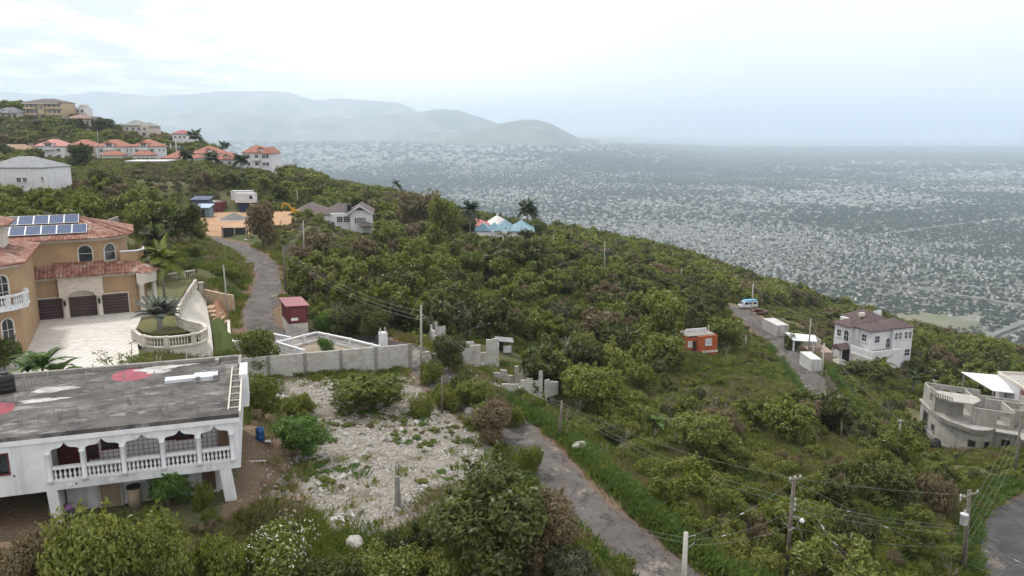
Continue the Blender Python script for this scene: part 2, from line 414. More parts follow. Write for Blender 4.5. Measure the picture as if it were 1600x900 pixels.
APRON = [tuple(onz(*p)) for p in ((208,519,-19.3),(240,529,-19.3),(290,526,-19.3),(322,516,-19.3),(306,508,-19.3),(279,500,-19.3),(275,492,-19.3),(287,468,-19.3),(307,439,-19.3),(326,470,-21.3),(338,545,-21.3),(334,560,-21.3),(265,573,-21.3),(190,570,-21.3))]
PADS.append((APRON, -21.75, .8))
YARD = [tuple(W(*p)) for p in ((300,360,172),(288,345,182),(290,322,212),(455,322,215),(456,358,186),(430,362,180),(385,374,166))]
PADS.append((YARD, -22.0, 15))
TERR = [tuple(onz(*p)) for p in ((366,540,-22.3),(432,530,-22.3),(500,528,-22.3),(592,549,-22.3),(588,553,-22.3),(470,556,-22.3),(385,560,-22.3))]
PADS.append((TERR, -22.35, .35))
PADS.append(([BW.world(*p) for p in ((-3.5, -1.5), (7, -1.5), (7, 6), (2, 12), (-3.5, 12))], -43.95, 2.5))
UF = Fac((57.6, 97.3), -30, -41.3)       # unfinished house
RUB = [G(*p) for p in ((392,588),(520,594),(640,584),(672,600),(700,640),(752,684),(796,712),(772,742),(690,800),(640,830),(560,850),(470,800),(420,770),(480,700),(470,640),(430,620))]
DIRT = [G(*p) for p in ((385,600),(430,610),(480,690),(440,770),(400,800),(340,815),(372,735),(385,650))]
DIRT2 = [G(*p) for p in ((-60,770),(90,790),(120,850),(0,880),(-60,880))]
LAWN = [G(*p) for p in ((331,505),(358,500),(366,545),(340,560))]
STRIPS = [[G(*p) for p in q] for q in (((330,455),(352,470),(358,498),(335,500)), ((612,510),(650,508),(655,555),(640,575),(622,545)), ((1080,470),(1150,478),(1160,495),(1120,492)))]
# ================================================================ ground sheet, roads, paved sheets
def terrain():
    b = np.concatenate([np.linspace(math.log(16), math.log(130), 330), np.linspace(math.log(130), math.log(480), 190)[1:], np.linspace(math.log(480), math.log(60000), 130)[1:]])
    u = np.concatenate([np.linspace(-1.6, -.8, 40), np.linspace(-.8, .8, 420)[1:], np.linspace(.8, 1.6, 40)[1:]])
    Y = np.exp(b)[:, None] * np.ones(len(u)); X = Y * u[None]
    Z = H(X, Y); P = np.stack([X.ravel(), Y.ravel()], 1)
    near = P[:, 1] < 420
    def soft(poly, m):
        a = np.zeros(len(P)); a[near] = 1 - sstep(-m, m, poly_sd(P[near], poly)); return a
    rub = soft(RUB, 1.6); dirt = np.maximum(soft(DIRT, 1.5), soft(DIRT2, 1.0)); lawn = np.maximum(soft(LAWN, .5), soft(TERR, .2) * .0); yard = soft(YARD, 2.0)
    red = np.zeros(len(P))
    for s in STRIPS: red = np.maximum(red, soft(s, 1.2))
    for pts, hw in ROADS:
        d = np.full(len(P), 99.0); d[near] = pseg(P[near], pts)[0]
        dirt = np.maximum(dirt, (1 - sstep(hw + .2, hw + 1.6, d)) * .8)
    city = sstep(12, 90, P[:, 1] - ridgeY(np.clip(P[:, 0] / P[:, 1], -1.05, .92)) - 60)
    n, m = Y.shape; i = np.arange(n * m).reshape(n, m)
    f = np.stack([i[:-1, :-1], i[:-1, 1:], i[1:, 1:], i[1:, :-1]], -1).reshape(-1, 4)
    v = np.stack([X.ravel(), Y.ravel(), Z.ravel()], 1)
    z0 = np.zeros(len(P))
    A = lambda a, b_, c: np.stack([a, b_, c, z0 + 1], 1)
    mt, nt, bs, _ = newmat('hillside_ground'); co = coords(nt)
    a1 = N(nt, 'Attribute', attribute_name='ga'); a2 = N(nt, 'Attribute', attribute_name='gb')
    s1 = N(nt, 'SeparateColor'); L(nt, a1.outputs['Color'], s1.inputs[0]); s2 = N(nt, 'SeparateColor'); L(nt, a2.outputs['Color'], s2.inputs[0])
    nA = noise(nt, co, .05, 6); nB = noise(nt, co, .5, 6, .7); nC = noise(nt, co, 3.0, 5, .7); nD = noise(nt, co, 11, 4, .7)
    col = mixc(nt, ramp(nt, nA, .4, .62), (.085, .10, .04), (.17, .15, .075))
    col = mixc(nt, ramp(nt, nB, .5, .7), col, (.13, .095, .06))
    col = mixc(nt, ramp(nt, nC, .52, .75), col, (.055, .07, .028))
    def masked(attr, soft_):  # ragged border: the mask is broken by noise
        return ramp(nt, math_(nt, 'ADD', attr, math_(nt, 'MULTIPLY', math_(nt, 'SUBTRACT', nC, .5), soft_)), .42, .58)
    vo = N(nt, 'TexVoronoi', _Scale=5.5); L(nt, co, vo.inputs[0]); sv = N(nt, 'SeparateColor'); L(nt, vo.outputs['Color'], sv.inputs[0])
    stone = mixc(nt, sv.outputs[0], (.30, .27, .23), (.52, .495, .46))
    stone = mixc(nt, ramp(nt, vo.outputs['Distance'], .06, .12), stone, mixc(nt, .5, stone, (.2, .17, .13)))
    stone = mixc(nt, math_(nt, 'MULTIPLY', ramp(nt, nB, .46, .62), .85), stone, (.17, .14, .108))
    soil = mixc(nt, nD, (.13, .085, .055), (.27, .19, .13)); soil = mixc(nt, ramp(nt, nC, .55, .7), soil, (.34, .29, .24))
    col = mixc(nt, masked(s1.outputs[1], 1.0), col, soil)
    col = mixc(nt, masked(s1.outputs[0], 2.2), col, stone)
    col = mixc(nt, masked(s1.outputs[2], .4), col, mixc(nt, nC, (.07, .10, .03), (.10, .13, .04)))
    sand = mixc(nt, ramp(nt, noise(nt, coords(nt, 'Object', (.4, 1.6, 1)), .35, 5), .35, .7), (.42, .25, .14), (.52, .36, .24))
    col = mixc(nt, masked(s2.outputs[0], .5), col, sand)
    col = mixc(nt, masked(s2.outputs[1], .9), col, mixc(nt, nD, (.30, .15, .085), (.42, .26, .17)))
    # the plain: gardens, bare lots, pale yards
    p1 = noise(nt, co, .004, 7, .65); p2 = noise(nt, co, .02, 5, .6); p3 = noise(nt, co, .0011, 4)
    cc = mixc(nt, ramp(nt, p2, .42, .6), (.085, .095, .06), (.20, .185, .155)); cc = mixc(nt, ramp(nt, p1, .55, .68), cc, (.27, .25, .215))
    cb_ = N(nt, 'TexBrick'); mp_ = N(nt, 'Mapping'); mp_.inputs['Rotation'].default_value = (0, 0, .5); L(nt, co, mp_.inputs[0]); L(nt, mp_.outputs[0], cb_.inputs[0])
    for k_, v_ in (('Scale', 1), ('Brick Width', 170), ('Row Height', 62), ('Mortar Size', 3.2)): cb_.inputs[k_].default_value = v_
    cc = mixc(nt, math_(nt, 'MULTIPLY', cb_.outputs[1], .8), cc, (.27, .26, .25))
    cc = mixc(nt, ramp(nt, p3, .42, .58), cc, mixc(nt, .6, cc, (.05, .066, .036)))
    col = mixc(nt, s2.outputs[2], col, cc)
    L(nt, col, bs.inputs['Base Color']); bs.inputs['Roughness'].default_value = .95; bs.inputs['Specular IOR Level'].default_value = .1
    hgt = math_(nt, 'ADD', math_(nt, 'MULTIPLY', nC, .5), math_(nt, 'ADD', nD, math_(nt, 'MULTIPLY', vo.outputs['Distance'], -.8)))
    bump(nt, bs, hgt, .8, .18)
    o = npmesh('terrain', v, f, mt, smooth=True, attrs={'ga': ('POINT', 'FLOAT_COLOR', A(rub, dirt, lawn)), 'gb': ('POINT', 'FLOAT_COLOR', A(yard, red, city))})
    struct(o)
terrain()

def mat_road(name, c1, c2, c3):
    m, nt, b, _ = newmat(name); co = coords(nt); uv = N(nt, 'Attribute', attribute_name='across')
    ac = uv.outputs['Fac']
    big = noise(nt, co, .45, 7, .7); fine = noise(nt, co, 14, 4, .7)
    col = mixc(nt, ramp(nt, big, .36, .64), c1, c2)
    nL = noise(nt, coords(nt, 'Object', (1.0, .55, 1)), .9, 8, .75)
    col = mixc(nt, math_(nt, 'MULTIPLY', ramp(nt, nL, .52, .60), .8), col, (.045, .042, .042))      # patched tar
    col = mixc(nt, math_(nt, 'MULTIPLY', ramp(nt, noise(nt, co, .33, 9, .78), .55, .63), .85), col, c3)         # bare marl showing through
    w = N(nt, 'VectorMath', operation='ADD'); nn = N(nt, 'TexNoise', _Scale=1.2); L(nt, co, nn.inputs[0]); L(nt, co, w.inputs[0]); L(nt, nn.outputs['Color'], w.inputs[1])
    vo = N(nt, 'TexVoronoi', feature='DISTANCE_TO_EDGE', _Scale=.55); L(nt, w.outputs[0], vo.inputs[0])
    crack = math_(nt, 'MULTIPLY', ramp(nt, vo.outputs[0], .035, .0), ramp(nt, noise(nt, co, .5, 2), .45, .6))
    col = mixc(nt, math_(nt, 'MULTIPLY', crack, .55), col, (.04, .037, .035))
    edge = ramp(nt, math_(nt, 'ADD', math_(nt, 'ABSOLUTE', ac), math_(nt, 'MULTIPLY', math_(nt, 'SUBTRACT', noise(nt, co, .8, 6, .7), .5), .9)), .78, 1.0)
    col = mixc(nt, math_(nt, 'MULTIPLY', edge, .85), col, mixc(nt, fine, (.12, .07, .055), (.22, .15, .12)))  # red dirt washed over the edges
    col = mixc(nt, .25, col, mixc(nt, 1.0, col, ramp(nt, fine, .2, .8), 'MULTIPLY'))
    L(nt, col, b.inputs['Base Color']); b.inputs['Roughness'].default_value = .85; b.inputs['Specular IOR Level'].default_value = .3
    bump(nt, b, math_(nt, 'ADD', fine, math_(nt, 'MULTIPLY', crack, -2)), .5, .03)
    return m
def road(name, pts, hw, m, seed):
    n = len(pts); t = np.gradient(pts[:, :2], axis=0); t /= np.linalg.norm(t, axis=1, keepdims=True) + 1e-9
    nr = np.stack([-t[:, 1], t[:, 0]], 1); s = np.linspace(-1, 1, 11); i = np.arange(n)
    rag = [(fbm(i / 3.0, np.full(n, k * 9.3), seed, 4) - .5) * 1.5 for k in (0, 1)]
    v = []; ac = []
    for k, sk in enumerate(s):
        wd = hw * sk + (rag[0] * sstep(.5, 1, sk) - rag[1] * sstep(.5, 1, -sk)) * 1.0
        z = pts[:, 2] + .02 - .05 * abs(sk) ** 3 + (fbm(i / 2.5, np.full(n, k * 1.1), seed + 5, 3) - .5) * .06
        v.append(np.stack([pts[:, 0] + nr[:, 0] * wd, pts[:, 1] + nr[:, 1] * wd, z], 1)); ac.append(np.full(n, sk))
    v = np.stack(v, 1).reshape(-1, 3); q = np.arange(n * 11).reshape(n, 11)
    f = np.stack([q[:-1, :-1], q[:-1, 1:], q[1:, 1:], q[1:, :-1]], -1).reshape(-1, 4)
    struct(npmesh(name, v, f, m, smooth=True, attrs={'across': ('POINT', 'FLOAT', np.stack(ac, 1).ravel())}))
ASPH = mat_road('worn_asphalt', (.092, .080, .074), (.135, .120, .110), (.26, .23, .20))
road('road', UP_ROAD, 1.92, ASPH, 3); road('road', RT_ROAD, 2.6, ASPH, 9)
road('road', BR_ROAD, 2.5, mat_road('dark_asphalt', (.055, .054, .057), (.085, .083, .085), (.2, .17, .14)), 21)
PAVE = mat_brick('stone_paving', (.56, .53, .49), (.66, .63, .6), (.30, .27, .24), .6, .6, .025, stain=(.46, .40, .34), samt=.5, bs=.25, sq=True)
mb = MB(OM.world(0, 0).to_tuple() and Matrix.Translation(OM.world(0, 0)) @ Matrix.Rotation(OM.a, 4, 'Z'))
mb.add([(-15, -22.5, .03), (9.2, -22.5, .03), (9.0, -15.5, .03), (8.9, -8.6, .03), (9.6, -2.0, .03), (9.6, 1, .03), (-15, 1, .03)], [list(range(7))])
struct(mb.build('driveway', PAVE))
# ================================================================ vegetation prototypes
def leafcloud(lobes, n, size, seed, droop=.25, shell=.55):
    """n leaf faces through the volume of several lobes; lobes: (x,y,z,rx,ry,rz)"""
    r = np.random.default_rng(seed); lobes = np.array(lobes, float)
    vol = (lobes[:, 3] * lobes[:, 4] * lobes[:, 5]) ** .66; k = r.choice(len(lobes), n, p=vol / vol.sum()); l = lobes[k]
    d = r.normal(size=(n, 3)); d /= np.linalg.norm(d, axis=1, keepdims=True)
    rad = shell + (1.04 - shell) * r.random(n) ** .6
    lump = .62 + .72 * fbm(d[:, 0] * 2.6 + k * 7 + 20, d[:, 1] * 2.6 + d[:, 2] * 2.9 + k * 3 + 20, seed, 3)      # uneven outline
    p = l[:, :3] + d * l[:, 3:] * (rad * lump)[:, None]
    # shoots that stick out of the mass
    ns = int(n * .16); nk = 46; sk = r.integers(0, len(lobes), nk); sd = r.normal(size=(nk, 3)) + np.array([0, 0, .9]); sd /= np.linalg.norm(sd, axis=1, keepdims=True)
    j = r.integers(0, nk, ns); tt = r.uniform(.7, 1.0, ns) + .55 * r.random(ns) * (.4 + .6 * ((j * 7) % 5) / 4)
    p[:ns] = lobes[sk[j], :3] + sd[j] * lobes[sk[j], 3:] * tt[:, None] + r.normal(size=(ns, 3)) * size * .55; d[:ns] = sd[j]
    nrm = d * .7 + r.normal(size=(n, 3)) * .55 + np.array([0, 0, .35]); nrm /= np.linalg.norm(nrm, axis=1, keepdims=True)
    a = np.cross(nrm, r.normal(size=(n, 3))); a /= np.linalg.norm(a, axis=1, keepdims=True) + 1e-9; b = np.cross(nrm, a)
    s = size * (.6 + .8 * r.random(n))[:, None]
    tip = p + a * s - np.array([0, 0, 1]) * s * droop
    v = np.stack([p - a * s * .8, p + b * s * .42, tip, p - b * s * .42], 1).reshape(-1, 3)
    f = np.arange(n * 4).reshape(n, 4)
    clump = vn(p[:, 0] * 2.2 / max(size * 6, .5) + 50, (p[:, 1] + p[:, 2]) * 2.2 / max(size * 6, .5) + 50, seed + 3)
    lr = np.clip(.55 * clump + .45 * r.random(n), 0, 1)
    return v, f, lr
def joinq(parts):
    vs, fs, ls = [], [], []; k = 0
    for v, f, l in parts: vs.append(v); fs.append(f + k); ls.append(l); k += len(v)
    return np.concatenate(vs), np.concatenate(fs), np.concatenate(ls)
def lmesh(name, d, m):
    o = npmesh(name, d[0], d[1], m, parent='none', attrs={'lr': ('FACE', 'FLOAT', d[2])}); return o.data
LEAF = {
 'dark': mat_leaf('leaf_dark', (0.037, 0.054, 0.007), (0.086, 0.110, 0.015), (0.154, 0.173, 0.022)),
 'mid': mat_leaf('leaf_mid', (0.094, 0.129, 0.013), (0.148, 0.176, 0.019), (0.254, 0.267, 0.029)),
 'yellow': mat_leaf('leaf_yellow', (0.126, 0.156, 0.022), (0.181, 0.200, 0.030), (0.277, 0.284, 0.054)),
 'dry': mat_leaf('leaf_dry', (0.157, 0.113, 0.055), (0.129, 0.113, 0.045), (0.269, 0.194, 0.105)),
 'bright': mat_leaf('leaf_bright', (0.068, 0.143, 0.016), (0.095, 0.186, 0.022), (0.189, 0.285, 0.043)),
 'grey': mat_leaf('leaf_grey', (0.064, 0.073, 0.034), (0.090, 0.095, 0.047), (0.154, 0.157, 0.082)),
 'palm': mat_leaf('leaf_palm', (.03, .05, .018), (.045, .07, .025), (.09, .11, .04)),
 'silver': mat_leaf('leaf_silver', (.19, .225, .18), (.22, .25, .20), (.32, .35, .30)),
 'banana': mat_leaf('leaf_banana', (.07, .13, .025), (.09, .16, .035), (.15, .2, .06)),
 'straw': mat_leaf('leaf_straw', (.22, .18, .09), (.16, .15, .06), (.34, .28, .16)),
 'grass': mat_leaf('leaf_grass', (0.068, 0.142, 0.023), (0.094, 0.171, 0.032), (0.165, 0.228, 0.058)),
 'bloom': mat_leaf('white_blossom', (.5, .5, .40), (.6, .6, .5), (.7, .7, .6), .2),
}
BARK = mat('bark', (.13, .10, .075), (.2, .17, .14), 2.0, bmp=.5, bscale=14)
def lobes_tree(seed, h, r, n):
    q = np.random.default_rng(seed); out = [(0, 0, h * .58, r * .62, r * .62, h * .36)]
    for i in range(n):
        a = 2 * PI * (i + q.random() * .7) / n; d = r * (.38 + .3 * q.random()); rr = r * (.34 + .22 * q.random())
        out.append((math.cos(a) * d, math.sin(a) * d, h * (.26 + .54 * q.random()), rr, rr, rr * (.75 + .45 * q.random())))
    return out
def lobes_loose(seed, n, h, flat):
    q = np.random.default_rng(seed); out = [(0, 0, h * .42, .34, .34, h * .26)]
    for i in range(n):
        a = i * 2.4 + q.random(); d = .25 + .72 * q.random() ** .8; rr = .14 + .2 * q.random()
        out.append((math.cos(a) * d, math.sin(a) * d, h * (.18 + flat * q.random()), rr, rr, rr * (.7 + .7 * q.random()) * max(h * .6, 1)))
    return out
def lobes_shrub(seed, n):
    q = np.random.default_rng(seed); out = [(0, 0, .5, .62, .62, .48)]
    for i in range(n):
        a = 2 * PI * (i + q.random()) / n; d = .35 + .4 * q.random(); rr = .26 + .26 * q.random()
        out.append((math.cos(a) * d, math.sin(a) * d, .22 + .5 * q.random(), rr, rr, rr * (.7 + .4 * q.random())))
    return out
def trunk_mesh(seed, h, r, lobes):
    q = random.Random(seed); mb = MB(); top = h * .5
    mb.tube([(0, 0, -.5), (q.uniform(-.1, .1) * r, q.uniform(-.1, .1) * r, top * .5), (q.uniform(-.2, .2) * r, q.uniform(-.2, .2) * r, top)], h * .035, 6, h * .02)
    for l in lobes[1:]:
        mb.tube([(0, 0, top * .45), (l[0] * .5, l[1] * .5, top * .45 + (l[2] - top * .45) * .6), (l[0], l[1], l[2])], h * .018, 4, h * .006)
    o = mb.build('trunk', BARK, smooth=True); me = o.data; bpy.data.objects.remove(o); return me
PROTO = {}     # (form, look, lod, variant) -> mesh; unit size: crown radius 1
CNT = {0: (11000, .056), 1: (3600, .095), 2: (1000, .17)}
def proto(form, look, lod, var):
    key = (form, look, lod, var)
    if key not in PROTO:
        base = ('#', form, lod, var)
        if base not in PROTO:
            n, s = CNT[lod]; seed = 11 + var * 31 + (0 if form == 'tree' else 500)
            if form == 'tree':
                lb = lobes_tree(seed, 2.1, 1.0, 7) if var < 2 else lobes_loose(seed, 15, 2.1, .7); PROTO[base] = leafcloud(lb, n, s, seed); PROTO[('trunk', var)] = trunk_mesh(seed, 2.1, 1.0, lb)
            else:
                PROTO[base] = leafcloud(lobes_shrub(seed, 6) if var < 2 else lobes_loose(seed, 13, 1.0, .62), int(n * .62), s * .95, seed, shell=.35)
        PROTO[key] = lmesh(f'{look}_{form}_foliage', PROTO[base], LEAF[look])
    return PROTO[key]
# ---------------------------------------------------------------- scatter with one object of copies (uncountable growth only)
def scatter(name, meshes, pts, rot, scl, idx, kind='stuff', label=None):
    pc = bpy.data.collections.new(name + '_source')
    for i, me in enumerate(meshes):
        pc.objects.link(bpy.data.objects.new(f'{name}_source_{i:02d}', me))
    me = bpy.data.meshes.new(name); n = len(pts)
    me.vertices.add(n); me.vertices.foreach_set('co', np.asarray(pts, np.float32).ravel())
    for nm, typ, arr in (('rot', 'FLOAT_VECTOR', rot), ('scl', 'FLOAT_VECTOR', scl), ('idx', 'INT', idx)):
        a = me.attributes.new(nm, typ, 'POINT')
        a.data.foreach_set('vector' if typ == 'FLOAT_VECTOR' else 'value', np.asarray(arr, np.float32 if typ != 'INT' else np.int32).ravel())
    o = bpy.data.objects.new(name, me); COL.objects.link(o); o['kind'] = kind
    if label: o['label'] = label
    ng = bpy.data.node_groups.new(name, 'GeometryNodeTree')
    ng.interface.new_socket('Geometry', in_out='INPUT', socket_type='NodeSocketGeometry'); ng.interface.new_socket('Geometry', in_out='OUTPUT', socket_type='NodeSocketGeometry')
    gi = ng.nodes.new('NodeGroupInput'); go = ng.nodes.new('NodeGroupOutput'); ip = ng.nodes.new('GeometryNodeInstanceOnPoints'); ci = ng.nodes.new('GeometryNodeCollectionInfo')
    ci.inputs['Collection'].default_value = pc; ci.inputs['Separate Children'].default_value = True; ci.inputs['Reset Children'].default_value = True
    ip.inputs['Pick Instance'].default_value = True
    def na(nm, dt):
        x = ng.nodes.new('GeometryNodeInputNamedAttribute'); x.data_type = dt; x.inputs['Name'].default_value = nm; return x.outputs[0]
    ng.links.new(gi.outputs[0], ip.inputs['Points']); ng.links.new(ci.outputs[0], ip.inputs['Instance']); ng.links.new(na('idx', 'INT'), ip.inputs['Instance Index'])
    er = ng.nodes.new('FunctionNodeEulerToRotation'); ng.links.new(na('rot', 'FLOAT_VECTOR'), er.inputs[0]); ng.links.new(er.outputs[0], ip.inputs['Rotation'])
    ng.links.new(na('scl', 'FLOAT_VECTOR'), ip.inputs['Scale']); ng.links.new(ip.outputs[0], go.inputs[0])
    o.modifiers.new('copies', 'NODES').node_group = ng
    return o
# ---------------------------------------------------------------- where things grow: masks in the ground plan
CLEARED = []      # (polygon, margin) kept clear of growth
def keep_clear(poly, m=.6): CLEARED.append((np.array([tuple(p)[:2] for p in poly], float), m))
def clear_rect(fac, x0, y0, x1, y1, m=.8): keep_clear([fac.world(x0, y0), fac.world(x1, y0), fac.world(x1, y1), fac.world(x0, y1)], m)
for pts_, pz_, mar_ in PADS[:2]: keep_clear(pts_, .3)
keep_clear(YARD, .5); keep_clear(TERR, .4)
def free(P, rad, road_gap=.5):
    ok = np.ones(len(P), bool)
    for poly, m in CLEARED:
        lo = poly.min(0) - 6; hi = poly.max(0) + 6; k = np.all((P > lo) & (P < hi), axis=1)
        if k.any(): ok[np.nonzero(k)[0][poly_sd(P[k], poly) < m + rad[k] * .75]] = False
    for pts, hw in ROADS:
        lo = pts[:, :2].min(0) - 8; hi = pts[:, :2].max(0) + 8; k = np.all((P > lo) & (P < hi), axis=1)
        if k.any(): ok[np.nonzero(k)[0][pseg(P[k], pts)[0] < hw + road_gap + rad[k] * .8]] = False
    return ok
def inpoly(x, y, poly):
    return poly_sd(np.stack([x, y], 1), poly) < 0
LAND = []       # (name, world x, y): what a label can point to
def landmark(name, p): LAND.append((name, p[0], p[1], p[2] if len(p) > 2 else Hp(p[0], p[1])))
def where(p):
    """a phrase that places p beside the nearest landmark, as one sees it in the photo"""
    X, Y, Z = p; px, py = proj(X, Y, Z); best = None
    for n, x, y, z in LAND:
        qx, qy = proj(x, y, z); d = math.hypot(X - x, Y - y) / max(Y, 30)
        if best is None or d < best[0]: best = (d, n, px - qx, py - qy, Y - y)
    d, n, dx, dy, dY = best
    if abs(dx) > 1.3 * abs(dy): rel = 'to the right of' if dx > 0 else 'to the left of'
    else: rel = 'below' if dy > 0 else 'above'
    far = 'close ' if d < .06 else '' if d < .14 else 'well '
    return f'{far}{rel} {n}'
# ================================================================ building kit
WHITE = mat('white_render', (.74, .75, .77), (.64, .65, .67), .8, (.36, .34, .31), .55, .55, True)
WHITE2 = mat('bright_white_paint', (.78, .78, .80), (.70, .70, .73), .8, (.44, .42, .39), .6, .35, True)
CREAM = mat('cream_trim', (.66, .62, .55), (.58, .53, .46), .8, (.4, .36, .3), .9, .25, True)
TAN = mat('tan_stucco', (.46, .31, .18), (.40, .265, .155), .5, (.36, .24, .15), .6, .4, True)
BEIGE = mat('beige_stucco', (.58, .44, .30), (.52, .38, .26), .5, (.36, .28, .2), .5, .3, True)
PINK = mat('pale_pink_render', (.66, .55, .50), (.6, .5, .46), .5, (.4, .34, .3), .5, .3, True)
CONC = mat('bare_concrete', (.33, .31, .285), (.25, .235, .22), 1.2, (.12, .11, .10), .7, .6, True, bmp=.3)
CONCL = mat('pale_concrete', (.45, .43, .40), (.37, .35, .32), 1.2, (.2, .18, .16), .7, .5, True, bmp=.3)
BLOCK = mat_brick('concrete_block', (.46, .445, .42), (.56, .545, .52), (.36, .34, .31), .42, .21, .02, stain=(.2, .175, .14), samt=.55)
STONEW = mat_stone('field_stone', (.34, .27, .19), (.58, .48, .36), (.26, .22, .17), 2.2)
CORAL = mat_brick('split_face_stone', (.60, .53, .44), (.74, .68, .60), (.44, .38, .31), .5, .16, .014, stain=(.5, .42, .33), samt=.4, bs=.9)
TILE = mat_tile('clay_tiles', (.18, .072, .053), (.30, .155, .11), (.40, .32, .26), .36, .48)
ORANGE_T = mat_tile('orange_tiles', (.29, .115, .08), (.35, .16, .115), (.26, .12, .09), .5, .6, .5)
PINK_T = mat_tile('pink_tiles', (.42, .19, .17), (.50, .26, .23), (.36, .2, .17), .5, .6, .5)
BROWN_T = mat_tile('brown_shingles', (.105, .082, .082), (.135, .108, .105), (.09, .07, .068), .4, .35, .35)
MAROON_T = mat_tile('maroon_shingles', (.092, .062, .064), (.118, .08, .082), (.075, .052, .054), .4, .35, .35)
TAN_T = mat_tile('tan_shingles', (.28, .185, .125), (.34, .23, .16), (.24, .165, .115), .5, .5, .4)
DARK_T = mat_tile('dark_shingles', (.07, .05, .048), (.10, .07, .065), (.06, .045, .04), .5, .5, .4)
GREYM = mat_corr('grey_metal_roof', (.20, .21, .22), (.26, .27, .28), .35, 0, rough=.85)
BLUEM = mat_corr('blue_metal_roof', (.125, .235, .30), (.16, .275, .345), .4, 0)
REDM = mat_corr('red_metal_roof', (.36, .06, .07), (.42, .09, .10), .4, 0)
PALEM = mat_corr('pale_metal_roof', (.52, .46, .46), (.6, .55, .54), .6, 0)
WHITEM = mat_corr('white_sheet_roof', (.62, .65, .68), (.70, .72, .75), .35, 0)
GLASS = mat_glass(); DARK = mat('dark_recess', (.022, .02, .019), (.03, .027, .025), 1)
GARAGE = mat_corr('brown_garage_door', (.042, .021, .019), (.052, .028, .025), .32, 1, rough=.55, bs=.5)
REDWOOD = mat('dark_red_timber', (.10, .022, .02), (.15, .035, .03), 2)
IRON = mat('black_iron', (.02, .02, .02), (.035, .03, .03), 4, rough=.6)
STEEL = mat('galvanised_steel', (.4, .41, .42), (.5, .5, .5), 3, rough=.45, metal=.6)
WOOD = mat('grey_weathered_wood', (.20, .165, .13), (.28, .24, .2), 3, (.1, .08, .06), 2, .5, True, bmp=.4)

def Mat4(x, y, z, rz): return Matrix.Translation((x, y, z)) @ Matrix.Rotation(rz, 4, 'Z')
def arch_poly(w, h, n=8):
    r = w / 2; return [(-r, 0), (r, 0)] + [(r * math.cos(PI * i / n), h - r + r * math.sin(PI * i / n)) for i in range(n + 1)]
def rect(w, h): return [(-w / 2, 0), (w / 2, 0), (w / 2, h), (-w / 2, h)]
def window(house, x, y, z, nx, ny, w=1.2, h=1.3, arch=False, frame=WHITE2, glass=GLASS, bars=(1, 1), trim=.13, deep=.1, bar_mat=None, label=None):
    """a framed window on the wall face at x, y (sill height z) whose outward normal is (nx, ny)"""
    M = Mat4(x, y, z, math.atan2(nx, -ny)); mb = MB(M)
    op = arch_poly(w, h) if arch else rect(w, h)
    ou = [(p[0] * (w + 2 * trim) / w, p[1] * (h + 1.6 * trim) / h - trim * .8) for p in op]
    mb.panel(ou, [op], -deep, deep + .03)
    if not arch: mb.box(-w / 2 - trim * 1.25, -deep - .06, -trim * 1.25, w / 2 + trim * 1.25, -deep - .003, -.02)
    f = mb.build('window', frame, house)
    pb = MB(M); pb.panel([(p[0] * 1.02, p[1] * 1.01) for p in op], [], -.022, .03); pb.build('pane', glass, f)
    if bars[0] or bars[1]:
        bb = MB(M); t = .025
        for i in range(1, bars[0] + 1): X = -w / 2 + w * i / (bars[0] + 1); bb.box(X - t, -.055, .01, X + t, -.024, h * (.985 if not arch else .96))
        for i in range(1, bars[1] + 1): Zb = h * i / (bars[1] + 1); bb.box(-w / 2, -.064, Zb - t, w / 2, -.026, Zb + t)
        bb.build('muntin', bar_mat or frame, f)
    if label: f['label'] = label
    return f
def win_row(house, x0, x1, y, z, n, w=1.1, h=1.2, normal=(0, -1), **k):
    for i in range(n):
        t = x0 + (x1 - x0) * (i + .5) / n
        if normal[1]: window(house, t, y, z, *normal, w, h, **k)
        else: window(house, y, t, z, *normal, w, h, **k)
def door(house, x, y, z, nx, ny, w, h, m, name='door', frame=WHITE2, deep=.1, label=None):
    M = Mat4(x, y, z, math.atan2(nx, -ny)); mb = MB(M)
    mb.box(-w / 2, -.035, 0, w / 2, -.012, h); d = mb.build(name, m, house)
    fb = MB(M); t = .12
    fb.panel([(-w / 2 - t, 0), (w / 2 + t, 0), (w / 2 + t, h + t), (-w / 2 - t, h + t)], [[(-w / 2, .005), (w / 2, .005), (w / 2, h), (-w / 2, h)]], -deep, deep + .03); fb.build('door_frame', frame, d)
    if label: d['label'] = label
    return d
BAL = [(.055, 0), (.055, .05), (.035, .09), (.07, .24), (.062, .32), (.03, .48), (.045, .56), (.055, .58), (.055, .64)]
